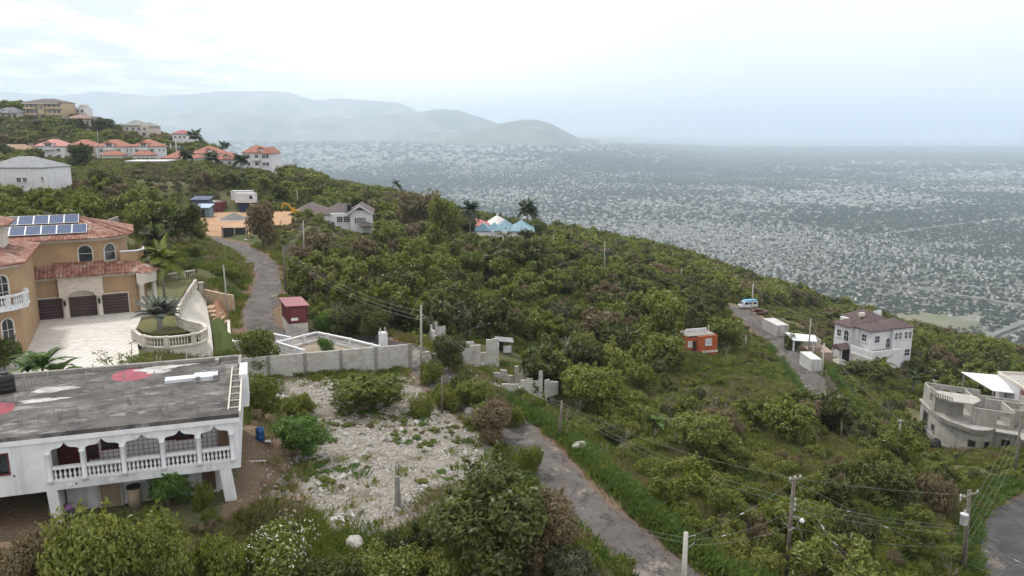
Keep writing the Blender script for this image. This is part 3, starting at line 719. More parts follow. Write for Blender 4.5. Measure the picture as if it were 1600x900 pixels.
def balustrade(name, pts, m, parent=None, height=.95, post_every=2.6, gap=.24, ends=True, n=6, wall=.3):
    """plinth, turned balusters, rail and posts along a line of points at floor level"""
    mb = MB(); pts = [Vector(p) for p in pts]; pm = []; run = 0
    bz = .14; hz = height - .14; s = (hz - bz) / .64
    def bar(a, b, w, z0, z1):
        d = (b - a); d.z = 0; d.normalize(); k = Vector((-d.y, d.x, 0)) * w / 2
        mb.add([a + k + Vector((0, 0, z0)), a - k + Vector((0, 0, z0)), b - k + Vector((0, 0, z0)), b + k + Vector((0, 0, z0)), a + k + Vector((0, 0, z1)), a - k + Vector((0, 0, z1)), b - k + Vector((0, 0, z1)), b + k + Vector((0, 0, z1))],
               [(0, 3, 2, 1), (4, 5, 6, 7), (0, 1, 5, 4), (1, 2, 6, 5), (2, 3, 7, 6), (3, 0, 4, 7)])
    def post(p): pm.append(p); mb.box(p.x - .15, p.y - .15, p.z - .02, p.x + .15, p.y + .15, p.z + height + .05)
    if ends: post(pts[0])
    for a, b in zip(pts[:-1], pts[1:]):
        bar(a, b, .26, 0, bz); bar(a, b, .27, hz, height); ln = (b - a).length; k = max(1, int(ln / gap))
        for i in range(k):
            p = a.lerp(b, (i + .5) / k); run += ln / k
            if run > post_every: post(p); run = 0; continue
            if pm and (p - pm[-1]).length < .26: continue
            mb.lathe([(r * 1.15, z * s + bz) for r, z in BAL], p, n)
    if ends: post(pts[-1])
    return mb.build(name, m, parent)

# ---------------------------------------------------------------- the house with the arches
def arch_house():
    h = thing('arched_house', 'long white flat-roofed house with five pointed arches over a balustraded gallery', 'house', AH.world(0, 0), AH.a)
    landmark('the arched house', AH.world(-5, 2, 3))
    def ogee(x0, x1, z0, zs, za, n=7):
        c = (x0 + x1) / 2; w = (x1 - x0) / 2; pts = [(x0, z0), (x1, z0), (x1, zs)]
        for i in range(1, n + 1):                       # rounded shoulder, small step, then a reversed curve up to the point
            a = PI / 2 * i / n; pts.append((x1 - w * .42 * (1 - math.cos(a)), zs + .17 * math.sin(a)))
        for i in range(1, n + 1):
            t = i / n; pts.append((c + w * .5 * (1 - t) ** 1.0 * (1 - .1 * t), zs + .19 + (za - zs - .19) * t ** 2.2))
        half = pts[3:]
        return pts + [(2 * c - p[0], p[1]) for p in half[::-1][1:]] + [(x0, zs)]
    xs = [-9.48, -7.86, -5.92, -3.96, -2.12, -.38]; cw = .13
    holes = [ogee(xs[i] + cw, xs[i + 1] - cw, 2.32, 4.02, 4.50) for i in range(5)]
    holes.append([(-12.6, 3.15), (-11.32, 3.15), (-11.32, 4.2), (-12.6, 4.2)])
    mb = MB(); mb.panel([(-22, 1.86), (0, 1.86), (0, 4.88), (-22, 4.88)], holes, 0, .24)
    mb.box(-.24, .243, 1.86, 0, 11.2, 4.88); mb.box(-22, 11.0, -.3, -.243, 11.24, 4.88); mb.box(-22, .243, 1.86, -21.8, 10.99, 4.88)
    mb.box(-22, 1.95, 2.2, -9.6, 2.1, 4.8)
    mb.build('wall', WHITE, h)
    mb = MB(); mb.panel([(-9.6, 2.1), (-.25, 2.1), (-.25, 4.85), (-9.6, 4.85)], [], 2.0, .15)
    mb.build('gallery_wall', mat_brick('grille_blocks', (.80, .76, .77), (.72, .68, .70), (.30, .26, .26), .26, .26, .02, stain=(.3, .27, .27), samt=.3, sq=True), h)
    mb = MB(); mb.box(-22, .25, 1.9, -.25, 11, 2.08); mb.build('gallery_floor', CONC, h)
    # roof slab: bare grey concrete with stains, parapet kerb at the back and right
    rm, nt, b, _ = newmat('stained_roof_concrete'); co = coords(nt)
    c_ = mixc(nt, ramp(nt, noise(nt, co, .28, 7, .65), .36, .62), (.07, .062, .057), (.125, .114, .105))
    c_ = mixc(nt, math_(nt, 'MULTIPLY', ramp(nt, noise(nt, co, .8, 9, .74), .48, .60), .85), c_, (.035, .032, .03))
    c_ = mixc(nt, math_(nt, 'MULTIPLY', ramp(nt, noise(nt, coords(nt, 'Object', (.7, 1.6, 1)), .5, 9, .8), .52, .64), .8), c_, (.30, .285, .27))
    fr = noise(nt, co, 18, 4); c_ = mixc(nt, .2, c_, mixc(nt, 1.0, c_, fr, 'MULTIPLY'))
    L(nt, c_, b.inputs['Base Color']); b.inputs['Roughness'].default_value = .9; bump(nt, b, fr, .3, .03)
    mb = MB(); mb.box(-22.1, -.08, 4.884, .1, 11.3, 5.12); roof = mb.build('roof', rm, h)
    mb = MB(); mb.box(-22.1, 11.0, 5.122, -.1, 11.28, 5.36); mb.box(-1.6, 10.2, 5.122, -1.35, 10.98, 5.42); mb.box(-.12, 9.0, 5.122, .09, 11.28, 5.36)
    mb.build('parapet', CONC, roof)
    mb = MB(); mb.box(-22.05, -.12, 4.62, .12, -.003, 4.88); mb.build('fascia', WHITE2, h)
    def onroof(px, py): p = AH.loc(onz(px, py, -20.6 + 5.13)); return p.x, p.y
    def blob(name, px, py, rx, ry, m, seed, z=5.124, wob=.12, n=36, label=None):
        x, y = onroof(px, py); q = random.Random(seed); ph = [q.random() * 6 for _ in range(4)]; vs = [(x, y, z)]
        for i in range(n):
            a = 2 * PI * i / n; k = 1 + wob * (math.sin(3 * a + ph[0]) + .7 * math.sin(5 * a + ph[1]) + .5 * math.sin(9 * a + ph[2]))
            vs.append((x + rx * k * math.cos(a), y + ry * k * math.sin(a), z))
        o = MB().add(vs, [(0, 1 + i, 1 + (i + 1) % n) for i in range(n)]).build(name, m, roof)
        if label: o['label'] = label
    PLAST = mat('white_plaster_spill', (.55, .54, .53), (.36, .34, .33), 1.3, (.2, .18, .17), 1.5, .6)
    blob('painted_disc', 208, 585, 1.28, 1.35, mat('faded_red_paint', (.30, .075, .10), (.36, .11, .14), 1.2, (.18, .07, .08), 1.5, .5), 1, wob=.02, label='faded red disc painted on the roof')
    blob('painted_disc', -8, 640, 1.0, 1.2, mat('faded_red_paint2', (.30, .07, .09), (.24, .06, .08), 1.2), 5, wob=.03)
    blob('plaster_patch', 246, 577, 1.1, .85, PLAST, 2, 5.127, .2); blob('plaster_patch', 85, 608, 1.25, .55, PLAST, 3, 5.124, .12); blob('plaster_patch', 66, 625, 1.2, .35, PLAST, 4, 5.124, .18); blob('plaster_patch', 265, 572, 1.5, .3, PLAST, 8, 5.129, .2)
    # rebar and pipe stubs left standing
    q = random.Random(3)
    for px, py in ((194, 592), (245, 566), (250, 563), (291, 560), (39, 600), (46, 605), (50, 602), (54, 596), (43, 607), (74, 592), (135, 596), (136, 594), (203, 632), (261, 639), (12, 632), (16, 630), (24, 628), (84, 645), (147, 580), (240, 593), (210, 612), (349, 578)):
        x, y = onroof(px, py); mb = MB(); hh = q.uniform(.3, .62); mb.cyl((x, y, 5.1), (x + q.uniform(-.1, .1), y + q.uniform(-.06, .06), 5.12 + hh), .035, n=6); mb.build('pipe_stub', CONCL, roof)
    for px, py in ((118, 650), (92, 660), (248, 645), (307, 648), (30, 668), (200, 634), (60, 664)):
        x, y = onroof(px, py); mb = MB()
        for k in range(4): mb.cyl((x + .12 * (k % 2), y + .12 * (k // 2), 5.1), (x + .12 * (k % 2) + q.uniform(-.05, .05), y + .12 * (k // 2), 5.45 + q.random() * .3), .007, n=4)
        mb.build('rebar', IRON, roof)
    # ladder-like white beams along the right eave, and the box at its end
    mb = MB(); mb.box(-.50, .5, 5.124, -.42, 8.8, 5.26); mb.box(.10, .02, 4.7, .20, 8.8, 5.22)
    for k in range(7): mb.box(-.42, .8 + k * 1.25, 5.15, .10, .86 + k * 1.25, 5.21)
    mb.build('beam_frame', CREAM, h)
    mb = MB(); mb.box(.02, 6.2, 3.3, .5, 8.9, 5.45); mb.build('side_bay', WHITE2, h)
    # columns between the arches, balustrade, gallery fittings
    for x in xs:
        mb = MB(); mb.lathe([(.15, 2.3), (.15, 2.5), (.105, 2.56), (.115, 3.2), (.10, 3.86), (.16, 3.92), (.17, 4.02)], (x, -.03, 0), 12); mb.build('column', WHITE2, h, True)
    for a, b in zip(xs[:-1], xs[1:]): balustrade('balustrade', [(a + .13, .1, 2.3), (b - .13, .1, 2.3)], WHITE2, h, .86, 9, .2, False, 8)
    door(h, -8.75, 1.99, 2.1, 0, -1, 1.25, 2.15, REDWOOD, frame=REDWOOD, label='dark red gallery door behind the first arch')
    for x, z, w, hh in ((-7.95, 2.75, .8, .62), (-6.75, 3.2, .95, 1.0), (-3.7, 3.35, .55, .8), (-2.75, 3.3, 1.2, .95)):
        window(h, x, 1.99, z, 0, -1, w, hh, frame=REDWOOD, bars=(2, 1), trim=.08)
    mb = MB(); mb.box(-1.2, 1.4, 2.1, -.3, 1.98, 4.7); mb.build('gallery_cupboard', mat('brown_boarding', (.22, .13, .08), (.3, .19, .13), 2), h)
    window(h, -11.96, .20, 3.15, 0, -1, 1.28, 1.05, frame=REDWOOD, bars=(1, 0), trim=.07, deep=.24)
    for x, z in ((-11.1, 2.95), (-8.3, 2.12), (-4.1, 2.02)): MB().cyl((x, .02, z), (x, -.03, z), .05, n=8).build('weep_pipe', IRON, h)
    for x in (-8.6, -6.6, -1.9): MB().lathe([(.085, 0), (.1, .02), (.1, .05), (.07, .05)], (0, 0, 0), 12).build('wall_roundel', WHITE2, h).matrix_local = Matrix.Translation((x, -.002, 2.06)) @ Matrix.Rotation(PI / 2, 4, 'X')
    # the open undercroft
    mb = MB(); mb.panel([(-9.2, -.3), (-1.3, -.3), (-1.3, 1.88), (-9.2, 1.88)], [], 1.5, .2); mb.box(-22, 5.5, -.3, -9.3, 5.7, 1.88); mb.box(-9.5, .3, -.3, -9.3, 5.5, 1.88); mb.box(-1.3, 1.72, -.3, -1.1, 11, 1.88)
    mb.build('undercroft_wall', WHITE, h)
    for x0, x1, t in ((-9.75, -9.25, .1), (-1.15, -.55, .22)):
        MB().add([(x0 + t, .02, -.4), (x1 + t, .02, -.4), (x1 + t, .5, -.4), (x0 + t, .5, -.4), (x0, .02, 1.858), (x1, .02, 1.858), (x1, .5, 1.858), (x0, .5, 1.858)], [(0, 3, 2, 1), (4, 5, 6, 7), (0, 1, 5, 4), (1, 2, 6, 5), (2, 3, 7, 6), (3, 0, 4, 7)]).build('post', WHITE2, h)
    door(h, -7.0, 1.49, -.1, 0, -1, 1.0, 1.9, mat('plywood_door', (.26, .20, .14), (.32, .26, .19), 2), frame=CONCL, label='brown plywood door in the undercroft')
    MB().box(-2.2, 1.4, .1, -1.5, 1.49, 1.5).build('shutter', mat('brown_shutter', (.12, .07, .05), (.17, .1, .07), 2), h)
    # things that stand on and under it
    SLAB = mat('white_insulation_slab', (.72, .75, .79), (.64, .68, .72), 1.2, (.45, .44, .43), 1, .35)
    x, y = onroof(300, 592)
    s = thing('white_roof_slab', 'raised white slab in two stepped pieces on the grey roof', 'slab', AH.world(x, y, 5.12), AH.a + .03)
    MB().box(-1.55, -.45, 0, .15, .3, .2).build('low_slab', SLAB, s); MB().box(.153, -.72, 0, 1.55, .42, .27).build('high_slab', SLAB, s)
    mb = MB()
    for bx, by in ((.25, -.75), (1.3, -.75), (.6, .43), (1.2, .43)): mb.box(bx, by - .1, .1, bx + .28, by + .1, .33)
    mb.build('block_rim', CONC, s)
    x, y = onroof(10, 612)
    t = thing('water_tank', 'black ribbed plastic water tank on the grey flat roof', 'water tank', AH.world(x, y, 5.12), AH.a)
    BLK = mat('black_plastic', (.018, .018, .02), (.028, .028, .03), 2, rough=.5)
    MB().lathe([(.5, 0), (.5, .2), (.53, .24), (.5, .28), (.5, .48), (.53, .52), (.5, .56), (.5, .78), (.53, .82), (.5, .86), (.48, 1.02), (.22, 1.17)], (0, 0, 0), 20).build('tank_body', BLK, t, True)
    MB().lathe([(.24, 1.165), (.24, 1.24), (.1, 1.26)], (0, 0, 0), 14).build('lid', BLK, t)
    d = thing('concrete_drum', 'tan concrete drum with a dark lid in the undercroft', 'drum', AH.world(-5.75, .95, .12), 0)
    MB().lathe([(.33, -.3), (.36, .2), (.35, .95)], (0, 0, 0), 16).build('drum_body', mat('tan_drum', (.34, .27, .2), (.28, .22, .16), 2), d, True)
    MB().lathe([(.38, .953), (.38, 1.04), (.1, 1.06)], (0, 0, 0), 16).build('lid', IRON, d)
    hp = thing('rag_heap', 'heap of rags and sacks by the undercroft post', 'rubbish heap', AH.world(-8.75, .8, 0))
    q = random.Random(5)
    for k, c in enumerate(((.35, .28, .2), (.42, .2, .42), (.08, .07, .08), (.5, .48, .44))):
        m_ = MB().lathe([(.05, 0), (.34, .02), (.36, .16), (.22, .34), (.06, .4)], (0, 0, 0), 9); o = m_.build('sack', mat('sack_cloth', c, None, 4), hp, True)
        o.location = (q.uniform(-.45, .45), q.uniform(-.3, .3), q.uniform(-.05, .12)); o.rotation_euler = (q.uniform(-.5, .5), q.uniform(-.5, .5), q.uniform(0, 6))
        for v in o.data.vertices: v.co *= 1 + .22 * math.sin(v.co.x * 9 + v.co.y * 7 + k)
    clear_rect(AH, -24, -1.0, .5, 12, .2)
arch_house()

# ---------------------------------------------------------------- the tan mansion
def mansion():
    h = thing('tan_mansion', 'tan stucco mansion with clay tile roofs and three brown garage doors', 'mansion', OM.world(0, 0), OM.a)
    landmark('the tan mansion', OM.world(4, 0, 4))
    # garage range
    mb = MB(); mb.prism([(-8, 0), (9.25, 0), (10.3, 1.6), (10.3, 9), (-8, 9)], -1.2, 4.35); mb.build('garage_wall', TAN, h)
    for x0, x1 in ((-.05, 2.36), (5.78, 8.36)): door(h, (x0 + x1) / 2, 0, 0, 0, -1, x1 - x0, 2.2, GARAGE, 'garage_door', CREAM)
    door(h, 4.05, 0, 0, 0, -1, 2.55, 2.2, GARAGE, 'garage_door', CREAM)
    # split-stone portal with a flat arch on two round pillars
    op = [(2.78, 2.28)] + [(4.05 - 1.27 * math.cos(PI * i / 12), 2.28 + .62 * math.sin(PI * i / 12)) for i in range(13)] + [(5.32, 2.28)]
    MB().panel([(2.0, 2.28)] + op + [(6.1, 2.28), (6.1, 4.42), (2.0, 4.42)], [], -.62, .6).build('stone_portal', CORAL, h)
    MB().panel([(2.80, 2.205), (5.30, 2.205), (5.30, 2.9), (2.80, 2.9)], [], -.012, .02).build('tympanum', CREAM, h)
    for x in (2.45, 5.62):
        MB().lathe([(.36, 0), (.36, .12), (.27, .2), (.27, 2.1), (.33, 2.16), (.33, 2.276)], (x, -.32, 0), 14).build('portal_pillar', CREAM, h, True)
        lm = MB(); lm.box(x - .04, -.70, 1.62, x + .04, -.585, 1.95); lm.lathe([(.05, 1.38), (.11, 1.5), (.12, 1.78), (.15, 1.8), (.03, 1.98)], (x, -.72, 0), 6); lm.build('wall_lamp', IRON, h)
    MB().box(-1.3, -.12, 4.1, 1.99, 0.0, 4.38).build('cornice', CREAM, h); MB().box(6.11, -.12, 4.1, 9.5, 0.0, 4.38).build('cornice', CREAM, h)
    # right corner porch: round pillars under the angled roof
    for x, y in ((9.75, -.55), (11.0, 1.2)):
        MB().lathe([(.36, -.4), (.36, .15), (.26, .2), (.26, 2.9), (.34, 3.0), (.34, 3.2)], (x, y, 0), 14).build('porch_pillar', CREAM, h, True)
    MB().prism([(9.35, -.85), (10.2, -.85), (11.4, .9), (11.4, 3.0), (9.35, 3.0)], 3.2, 4.33).build('porch_block', CORAL, h)
    # skirt roofs over the garage
    def skirt(x0, x1, y0, z0, y1, z1, dz=.16, sides=True):
        return MB().add([(x0, y0, z0), (x1, y0, z0), (x1, y1, z1), (x0, y1, z1), (x0, y0, z0 + dz), (x1, y0, z0 + dz), (x1, y1, z1 + dz), (x0, y1, z1 + dz)], [(0, 3, 2, 1), (4, 5, 6, 7), (0, 1, 5, 4), (1, 2, 6, 5), (2, 3, 7, 6), (3, 0, 4, 7)])
    skirt(-1.5, 2.2, -.6, 4.39, 1.6, 5.25).build('skirt_roof', TILE, h); skirt(1.75, 6.35, -1.1, 4.44, 1.6, 5.5).build('skirt_roof', TILE, h); skirt(6.4, 9.7, -.6, 4.39, 1.6, 5.25).build('skirt_roof', TILE, h)
    MB().add([(9.72, -.95, 4.34), (10.5, -.95, 4.34), (11.8, .8, 4.34), (11.8, 3, 4.34), (9.72, 1.6, 5.3), (10.2, 2.0, 5.3)], [(0, 1, 5, 4), (1, 2, 5), (2, 3, 5), (0, 4, 5, 3, 2, 1)]).build('skirt_roof', TILE, h)
    # upper storey
    MB().prism([(-8, 1.6), (6.0, 1.6), (7.9, 3.0), (8.6, 4.4), (8.6, 11), (-8, 11)], 4.3, 7.75).build('upper_wall', TAN, h)
    MB().prism([(-8.2, 1.42), (6.1, 1.42), (8.08, 2.88), (8.8, 4.3), (8.8, 11.2), (-8.2, 11.2)], 7.753, 8.05).build('eaves_band', CREAM, h)
    x, z = OM.h(131, 408, 1.6); window(h, 4.7, 1.6, 5.6, 0, -1, 1.25, 1.75, True, CREAM, bars=(0, 1))
    window(h, 6.95, 2.3, 5.55, .59, -.80, 1.2, 1.75, True, CREAM, bars=(0, 1))
    window(h, 8.6, 5.6, 5.3, 1, 0, 1.0, 2.2, True, CREAM, bars=(0, 1))
    # octagonal balcony right of the upper storey
    mb = MB(); mb.add([(7.95, 2.2, 5.2), (9.6, 2.2, 5.2), (10.3, 3.2, 5.2), (10.3, 5, 5.2), (7.95, 2.2, 6.3), (9.6, 2.2, 6.3), (10.3, 3.2, 6.3), (10.3, 5, 6.3)], [(0, 1, 5, 4), (1, 2, 6, 5), (2, 3, 7, 6)])
    mb.build('balcony_wall', TAN, h)
    mb = MB(); mb.tube([(7.95, 2.2, 6.36), (9.6, 2.2, 6.36), (10.3, 3.2, 6.36), (10.3, 5, 6.36)], .12, 4); mb.build('balcony_coping', WHITE2, h)
    # main roof: hipped, with a clipped right corner
    z0, z1 = 8.06, 10.15
    P = [(-9, .75), (6.35, .75), (8.75, 2.5), (9.5, 4.2), (9.5, 12), (-9, 12)]; A = (-3.5, 6.2); B = (3.9, 6.2)
    vs = [(p[0], p[1], z0) for p in P] + [(p[0], p[1], z0 + .15) for p in P] + [(A[0], A[1], z1), (B[0], B[1], z1)]
    MB().add(vs, [(6, 7, 13, 12), (7, 8, 13), (8, 9, 13), (9, 10, 13), (10, 11, 12, 13), (11, 6, 12), (0, 5, 4, 3, 2, 1)] + [(i, (i + 1) % 6, 6 + (i + 1) % 6, 6 + i) for i in range(6)]).build('main_roof', TILE, h)
    mb = MB()
    for a, b in ((A, B), (B, P[1]), (B, P[2]), (B, P[3]), (A, P[0])): mb.tube([(a[0], a[1], z1 + .02), (b[0], b[1], (z1 if b in (A, B) else z0 + .15) + .02)], .11, 6)
    mb.build('ridge_tiles', TILE, h)
    # front wing at the left edge, with tower and bow balcony
    W0 = [(-9, -15.2), (-2.0, -15.2), (.1, -13.4), (.1, -1), (-9, -1)]
    MB().prism(W0, -1.2, 7.75).build('wing_wall', TAN, h)
    MB().prism([(-9.2, -15.4), (-1.9, -15.4), (.3, -13.5), (.3, -1), (-9.2, -1)], 7.753, 8.05).build('wing_band', CREAM, h)
    E = [(-9.8, -16.1), (-1.65, -16.1), (.95, -13.8), (.95, -.6), (-9.8, -.6)]
    vs = [(p[0], p[1], 8.06) for p in E] + [(p[0], p[1], 8.2) for p in E] + [(-4.5, -11, 9.75), (-4.5, -5, 9.75)]
    MB().add(vs, [(5, 6, 10), (6, 7, 10), (7, 8, 11, 10), (8, 9, 11), (9, 5, 10, 11), (0, 4, 3, 2, 1)] + [(i, (i + 1) % 5, 5 + (i + 1) % 5, 5 + i) for i in range(5)]).build('wing_roof', TILE, h)
    MB().prism([(-7, -9.2), (-2.2, -9.2), (-1.2, -8.2), (-1.2, -5), (-7, -5)], 8.1, 10.9).build('tower_wall', CREAM, h)
    window(h, -3.4, -9.2, 9.4, 0, -1, .8, 1.0, True, CREAM, glass=DARK, bars=(0, 0))
    MB().hip(-7, -9.3, -1.2, -5, 10.9, 1.1, .7).build('tower_roof', TILE, h)
    window(h, -3.1, -15.2, 1.3, 0, -1, 1.5, 2.1, True, CREAM, bars=(1, 1)); window(h, -3.2, -15.2, 5.5, 0, -1, 1.3, 1.9, True, CREAM, bars=(1, 1))
    window(h, -.95, -14.3, .5, .65, -.76, .95, 2.9, True, CREAM, bars=(1, 2)); window(h, -.95, -14.3, 5.0, .65, -.76, .95, 2.2, True, CREAM, bars=(1, 2))
    F_ = [(-3.6, -15.9), (-1.7, -16.4), (-.1, -15.6), (.85, -14.2), (.6, -13.0)]
    mb = MB(); mb.prism(F_ + [(-.2, -13.3), (-2.0, -15.1), (-3.6, -15.1)], 4.35, 4.62); bal = mb.build('balcony', WHITE2, h)
    balustrade('balustrade', [(p[0] * .98, p[1] * .99, 4.62) for p in F_], WHITE2, bal, 1.05, 1.6, .22)
    # solar panels: each a thing, lying on the front slope
    pm, nt, b, _ = newmat('solar_cells'); uv = coords(nt, 'UV'); br = N(nt, 'TexBrick'); L(nt, uv, br.inputs[0]); br.offset = 0
    for k_, v_ in (('Scale', 1), ('Brick Width', .16), ('Row Height', .16), ('Mortar Size', .008)): br.inputs[k_].default_value = v_
    br.inputs['Color1'].default_value = (.03, .055, .13, 1); br.inputs['Color2'].default_value = (.035, .065, .15, 1); br.inputs['Mortar'].default_value = (.10, .13, .2, 1)
    L(nt, br.outputs[0], b.inputs['Base Color']); b.inputs['Roughness'].default_value = .5; b.inputs['Specular IOR Level'].default_value = .1
    sl = math.atan2(z1 - z0 - .15, 6.2 - .75); cnt = 0
    src = None
    for row, (xa, ya) in enumerate(((-3.55, 4.15), (-2.75, 1.75))):
        for i in range(6):
            x = xa + i * 1.42; yy = ya
            zz = z0 + .15 + (yy - .75) * math.tan(sl) + .12
            ordn = ('leftmost', 'second from the left', 'third from the left', 'third from the right', 'second from the right', 'rightmost')[i]
            lab = f"blue solar panel, {ordn} in the {'upper' if row == 0 else 'lower'} row on the mansion roof"
            if src is None:
                s = thing('solar_panel', lab, 'solar panel', OM.world(x, yy, zz), 0, 'solar panels on the tan mansion roof'); s.rotation_euler = (sl, 0, OM.a); src = s
                MB().box(-.66, 0, 0, .66, 2.05, .03).build('cells', pm, s)
                mb = MB(); mb.panel([(-.70, -.03), (.70, -.03), (.70, 2.08), (-.70, 2.08)], [[(-.655, .01), (.655, .01), (.655, 2.04), (-.655, 2.04)]], 0, .06)
                mb.v = [(v[0], v[2], v[1]) for v in mb.v]; mb.build('panel_frame', STEEL, s)
            else:
                s = copy_tree(src); s.location = OM.world(x, yy, zz); s['label'] = lab
mansion()

# ---------------------------------------------------------------- forecourt wall, terraces, boundary walls
def walls():
    # S-curved retaining wall round the palm bed
    S = [onz(px, py, -18.25) for px, py in ((305, 437), (296, 450), (287, 464), (279, 478), (275, 488), (279, 495), (291, 500), (306, 503), (318, 507), (322, 513), (312, 519), (290, 523), (262, 526), (238, 526), (220, 523), (208, 515))]
    S = [Vector((p.x, p.y, -19.35)) for p in S]
    t = thing('retaining_wall', 'cream S-curved retaining wall with balustrade around the palm bed', 'retaining wall', S[8])
    landmark('the curved retaining wall', S[9]); o = S[8]; loc = [p - o for p in S]
    balustrade('balustrade', [(p.x, p.y, .02) for p in loc], CREAM, t, 1.08, 2.2, .24)
    foot = [onz(px, py, -21.9) for px, py in ((322, 470), (324, 482), (326, 494), (328, 505), (330, 516), (331, 526), (332, 536), (333, 545), (334, 552), (333, 558), (318, 562), (295, 566), (265, 570), (240, 570), (215, 570), (200, 568))]
    n = len(loc); foot = [onz(*c, -21.0) for c in ((322, 470), (324, 482), (326, 494), (328, 505), (330, 516), (331, 526), (332, 536), (333, 545), (333, 549))] + [Vector((p.x, p.y - .12, -21.0)) for p in S[9:]]
    S9 = [tuple(p - o) for p in foot]; vs = [(p.x, p.y, 0) for p in loc] + S9 + [(p[0], p[1] - .05, -4.0) for p in S9]
    back = [(p.x - .0, p.y + .3, -.02) for p in loc]
    MB().add(vs, [(r_ * n + i, r_ * n + i + 1, (r_ + 1) * n + i + 1, (r_ + 1) * n + i) for i in range(n - 1) for r_ in (0, 1)]).build('wall_face', mat('cream_wall_render', (.62, .58, .52), (.55, .51, .45), .6, (.42, .38, .32), .6, .4, True), t)
    inner = MB(); c = sum(loc, Vector()) / n; inner.add([tuple(p + (c - p) * .02) for p in loc], [list(range(n))]); 
    pier = thing('gate_pier', 'tall cream pier at the back end of the curved wall', 'pier', onz(316, 470, -21.5))
    MB().box(-.22, -.22, -2, .22, .22, 2.3).build('shaft', CREAM, pier); MB().box(-.3, -.3, 2.303, .3, .3, 2.45).build('cap', CREAM, pier)
    # palm bed: lawn in a kerb
    bed = [onz(px, py, -19.3) for px, py in ((213, 512), (212, 503), (270, 493), (277, 499), (290, 504), (308, 508), (312, 513), (290, 518), (262, 521), (236, 521), (222, 518))]
    k = MB(); k.prism([tuple(p)[:2] for p in bed], -19.42, -19.28); struct(k.build('lawn', mat('dry_lawn', (.13, .14, .045), (.19, .165, .07), 2, (.09, .10, .03), 1, .6, bmp=.6, bscale=40)))
    bed2 = [onz(px, py, -19.3) for px, py in ((214, 488), (216, 452), (240, 440), (300, 438), (282, 466), (273, 486))]
    k = MB(); k.prism([tuple(p)[:2] for p in bed2], -19.42, -19.275); struct(k.build('lawn', mat('dry_lawn_strip', (.12, .13, .045), (.18, .16, .07), 2, (.09, .10, .03), 1, .6, bmp=.6, bscale=40)))
    kb = thing('kerb', 'white kerb between the paving and the palm bed', 'kerb', onz(240, 497, -19.3))
    a, b = onz(205, 497, -19.3) - kb.location, onz(276, 487, -19.3) - kb.location
    d = (b - a).normalized(); q = Vector((-d.y, d.x, 0)) * .22; MB().prism([tuple(a - q)[:2], tuple(b - q)[:2], tuple(b + q)[:2], tuple(a + q)[:2]], -.05, .16).build('kerb_stone', CREAM, kb)
    # balustrade across the back of the side lawn
    A, B = onz(214, 437, -18.6), onz(303, 424, -18.6)
    t = thing('garden_balustrade', 'weathered balustrade across the lawn behind the mansion palms', 'balustrade', (A.x, A.y, -19.5))
    balustrade('balusters', [(0, 0, 0), (B.x - A.x, B.y - A.y, 0)], CREAM, t, 1.1, 3, .26)
    # grey block boundary wall of the stony lot, in four bays
    A, B = Vector((-24.97, 72.1, 0)), Vector((-10.5, 76.4, 0)); d = (B - A).normalized(); A = A - d * 2.2; ln = (B - A).length
    t = thing('block_wall', 'long bare grey concrete block wall above the stony lot', 'wall', (A.x, A.y, 0), math.atan2(d.y, d.x)); landmark('the grey block wall', A + d * 9 + Vector((0, 0, -23)))
    N_ = 5; top = lambda x: -21.55 + .15 * x / ln; 
    for i in range(N_):
        x0, x1 = ln * i / N_ + .16, ln * (i + 1) / N_ - .16
        MB().add([(x0, -.1, -25.4), (x1, -.1, -25.4), (x1, .1, -25.4), (x0, .1, -25.4), (x0, -.1, top(x0)), (x1, -.1, top(x1)), (x1, .1, top(x1)), (x0, .1, top(x0))], [(0, 3, 2, 1), (4, 5, 6, 7), (0, 1, 5, 4), (1, 2, 6, 5), (2, 3, 7, 6), (3, 0, 4, 7)]).build('block_panel', BLOCK, t)
    for i in range(N_ + 1):
        x = ln * i / N_; MB().box(x - .17, -.15, -25.4, x + .17, .15, top(x) + .03).build('pilaster', CONC, t)
    w = MB(); w.add([(0, -.35, -25.6), (ln * .55, -.35, -25.6), (ln * .55, 0, -25.6), (0, 0, -25.6), (0, -.3, -23.3), (ln * .55, -.3, -23.9), (ln * .55, 0, -23.9), (0, 0, -23.3)], [(4, 5, 6, 7), (0, 1, 5, 4), (1, 2, 6, 5)]).build('footing', CONC, t)
    keep_clear([A + Vector((0, -.1, 0)), B + Vector((0, -.1, 0)), B + Vector((0, 6, 0)), A + Vector((0, 4, 0))], .0)
    # white balustraded terrace behind it
    def run(lab, pl, z=-21.4):
        p = [onz(px, py, z) for px, py in pl]; p = [Vector((q.x, q.y, -22.35)) for q in p]; o = p[0]
        t = thing('terrace_balustrade', lab, 'balustrade', o, 0, 'white terrace balustrades behind the block wall'); balustrade('balusters', [q - o for q in p], WHITE2, t, 1.0, 3.2, .25)
    landmark('the white terrace', onz(480, 535, -22))
    run('white balustrade along the roadside end of the terrace', ((366, 534), (426, 521), (452, 527)))
    run('white balustrade stepping down in the middle of the terrace', ((434, 535), (474, 547)))
    run('long white balustrade around the bare bed of the terrace', ((434, 534), (495, 519), (540, 528), (592, 541)))
    ter = MB(); ter.prism([p[:2] for p in TERR], -22.6, -22.33); struct(ter.build('terrace', mat('bare_terrace_soil', (.30, .24, .17), (.36, .31, .25), 1.5, (.16, .13, .08), 1, .6, bmp=.6)))
    p = onz(599, 541, -22.6)
    t = thing('gate_pier', 'short wide white pier behind the right end of the block wall', 'pier', p, .3)
    MB().box(-.42, -.42, -.8, .42, .42, 1.55).build('shaft', WHITE2, t); mb = MB()
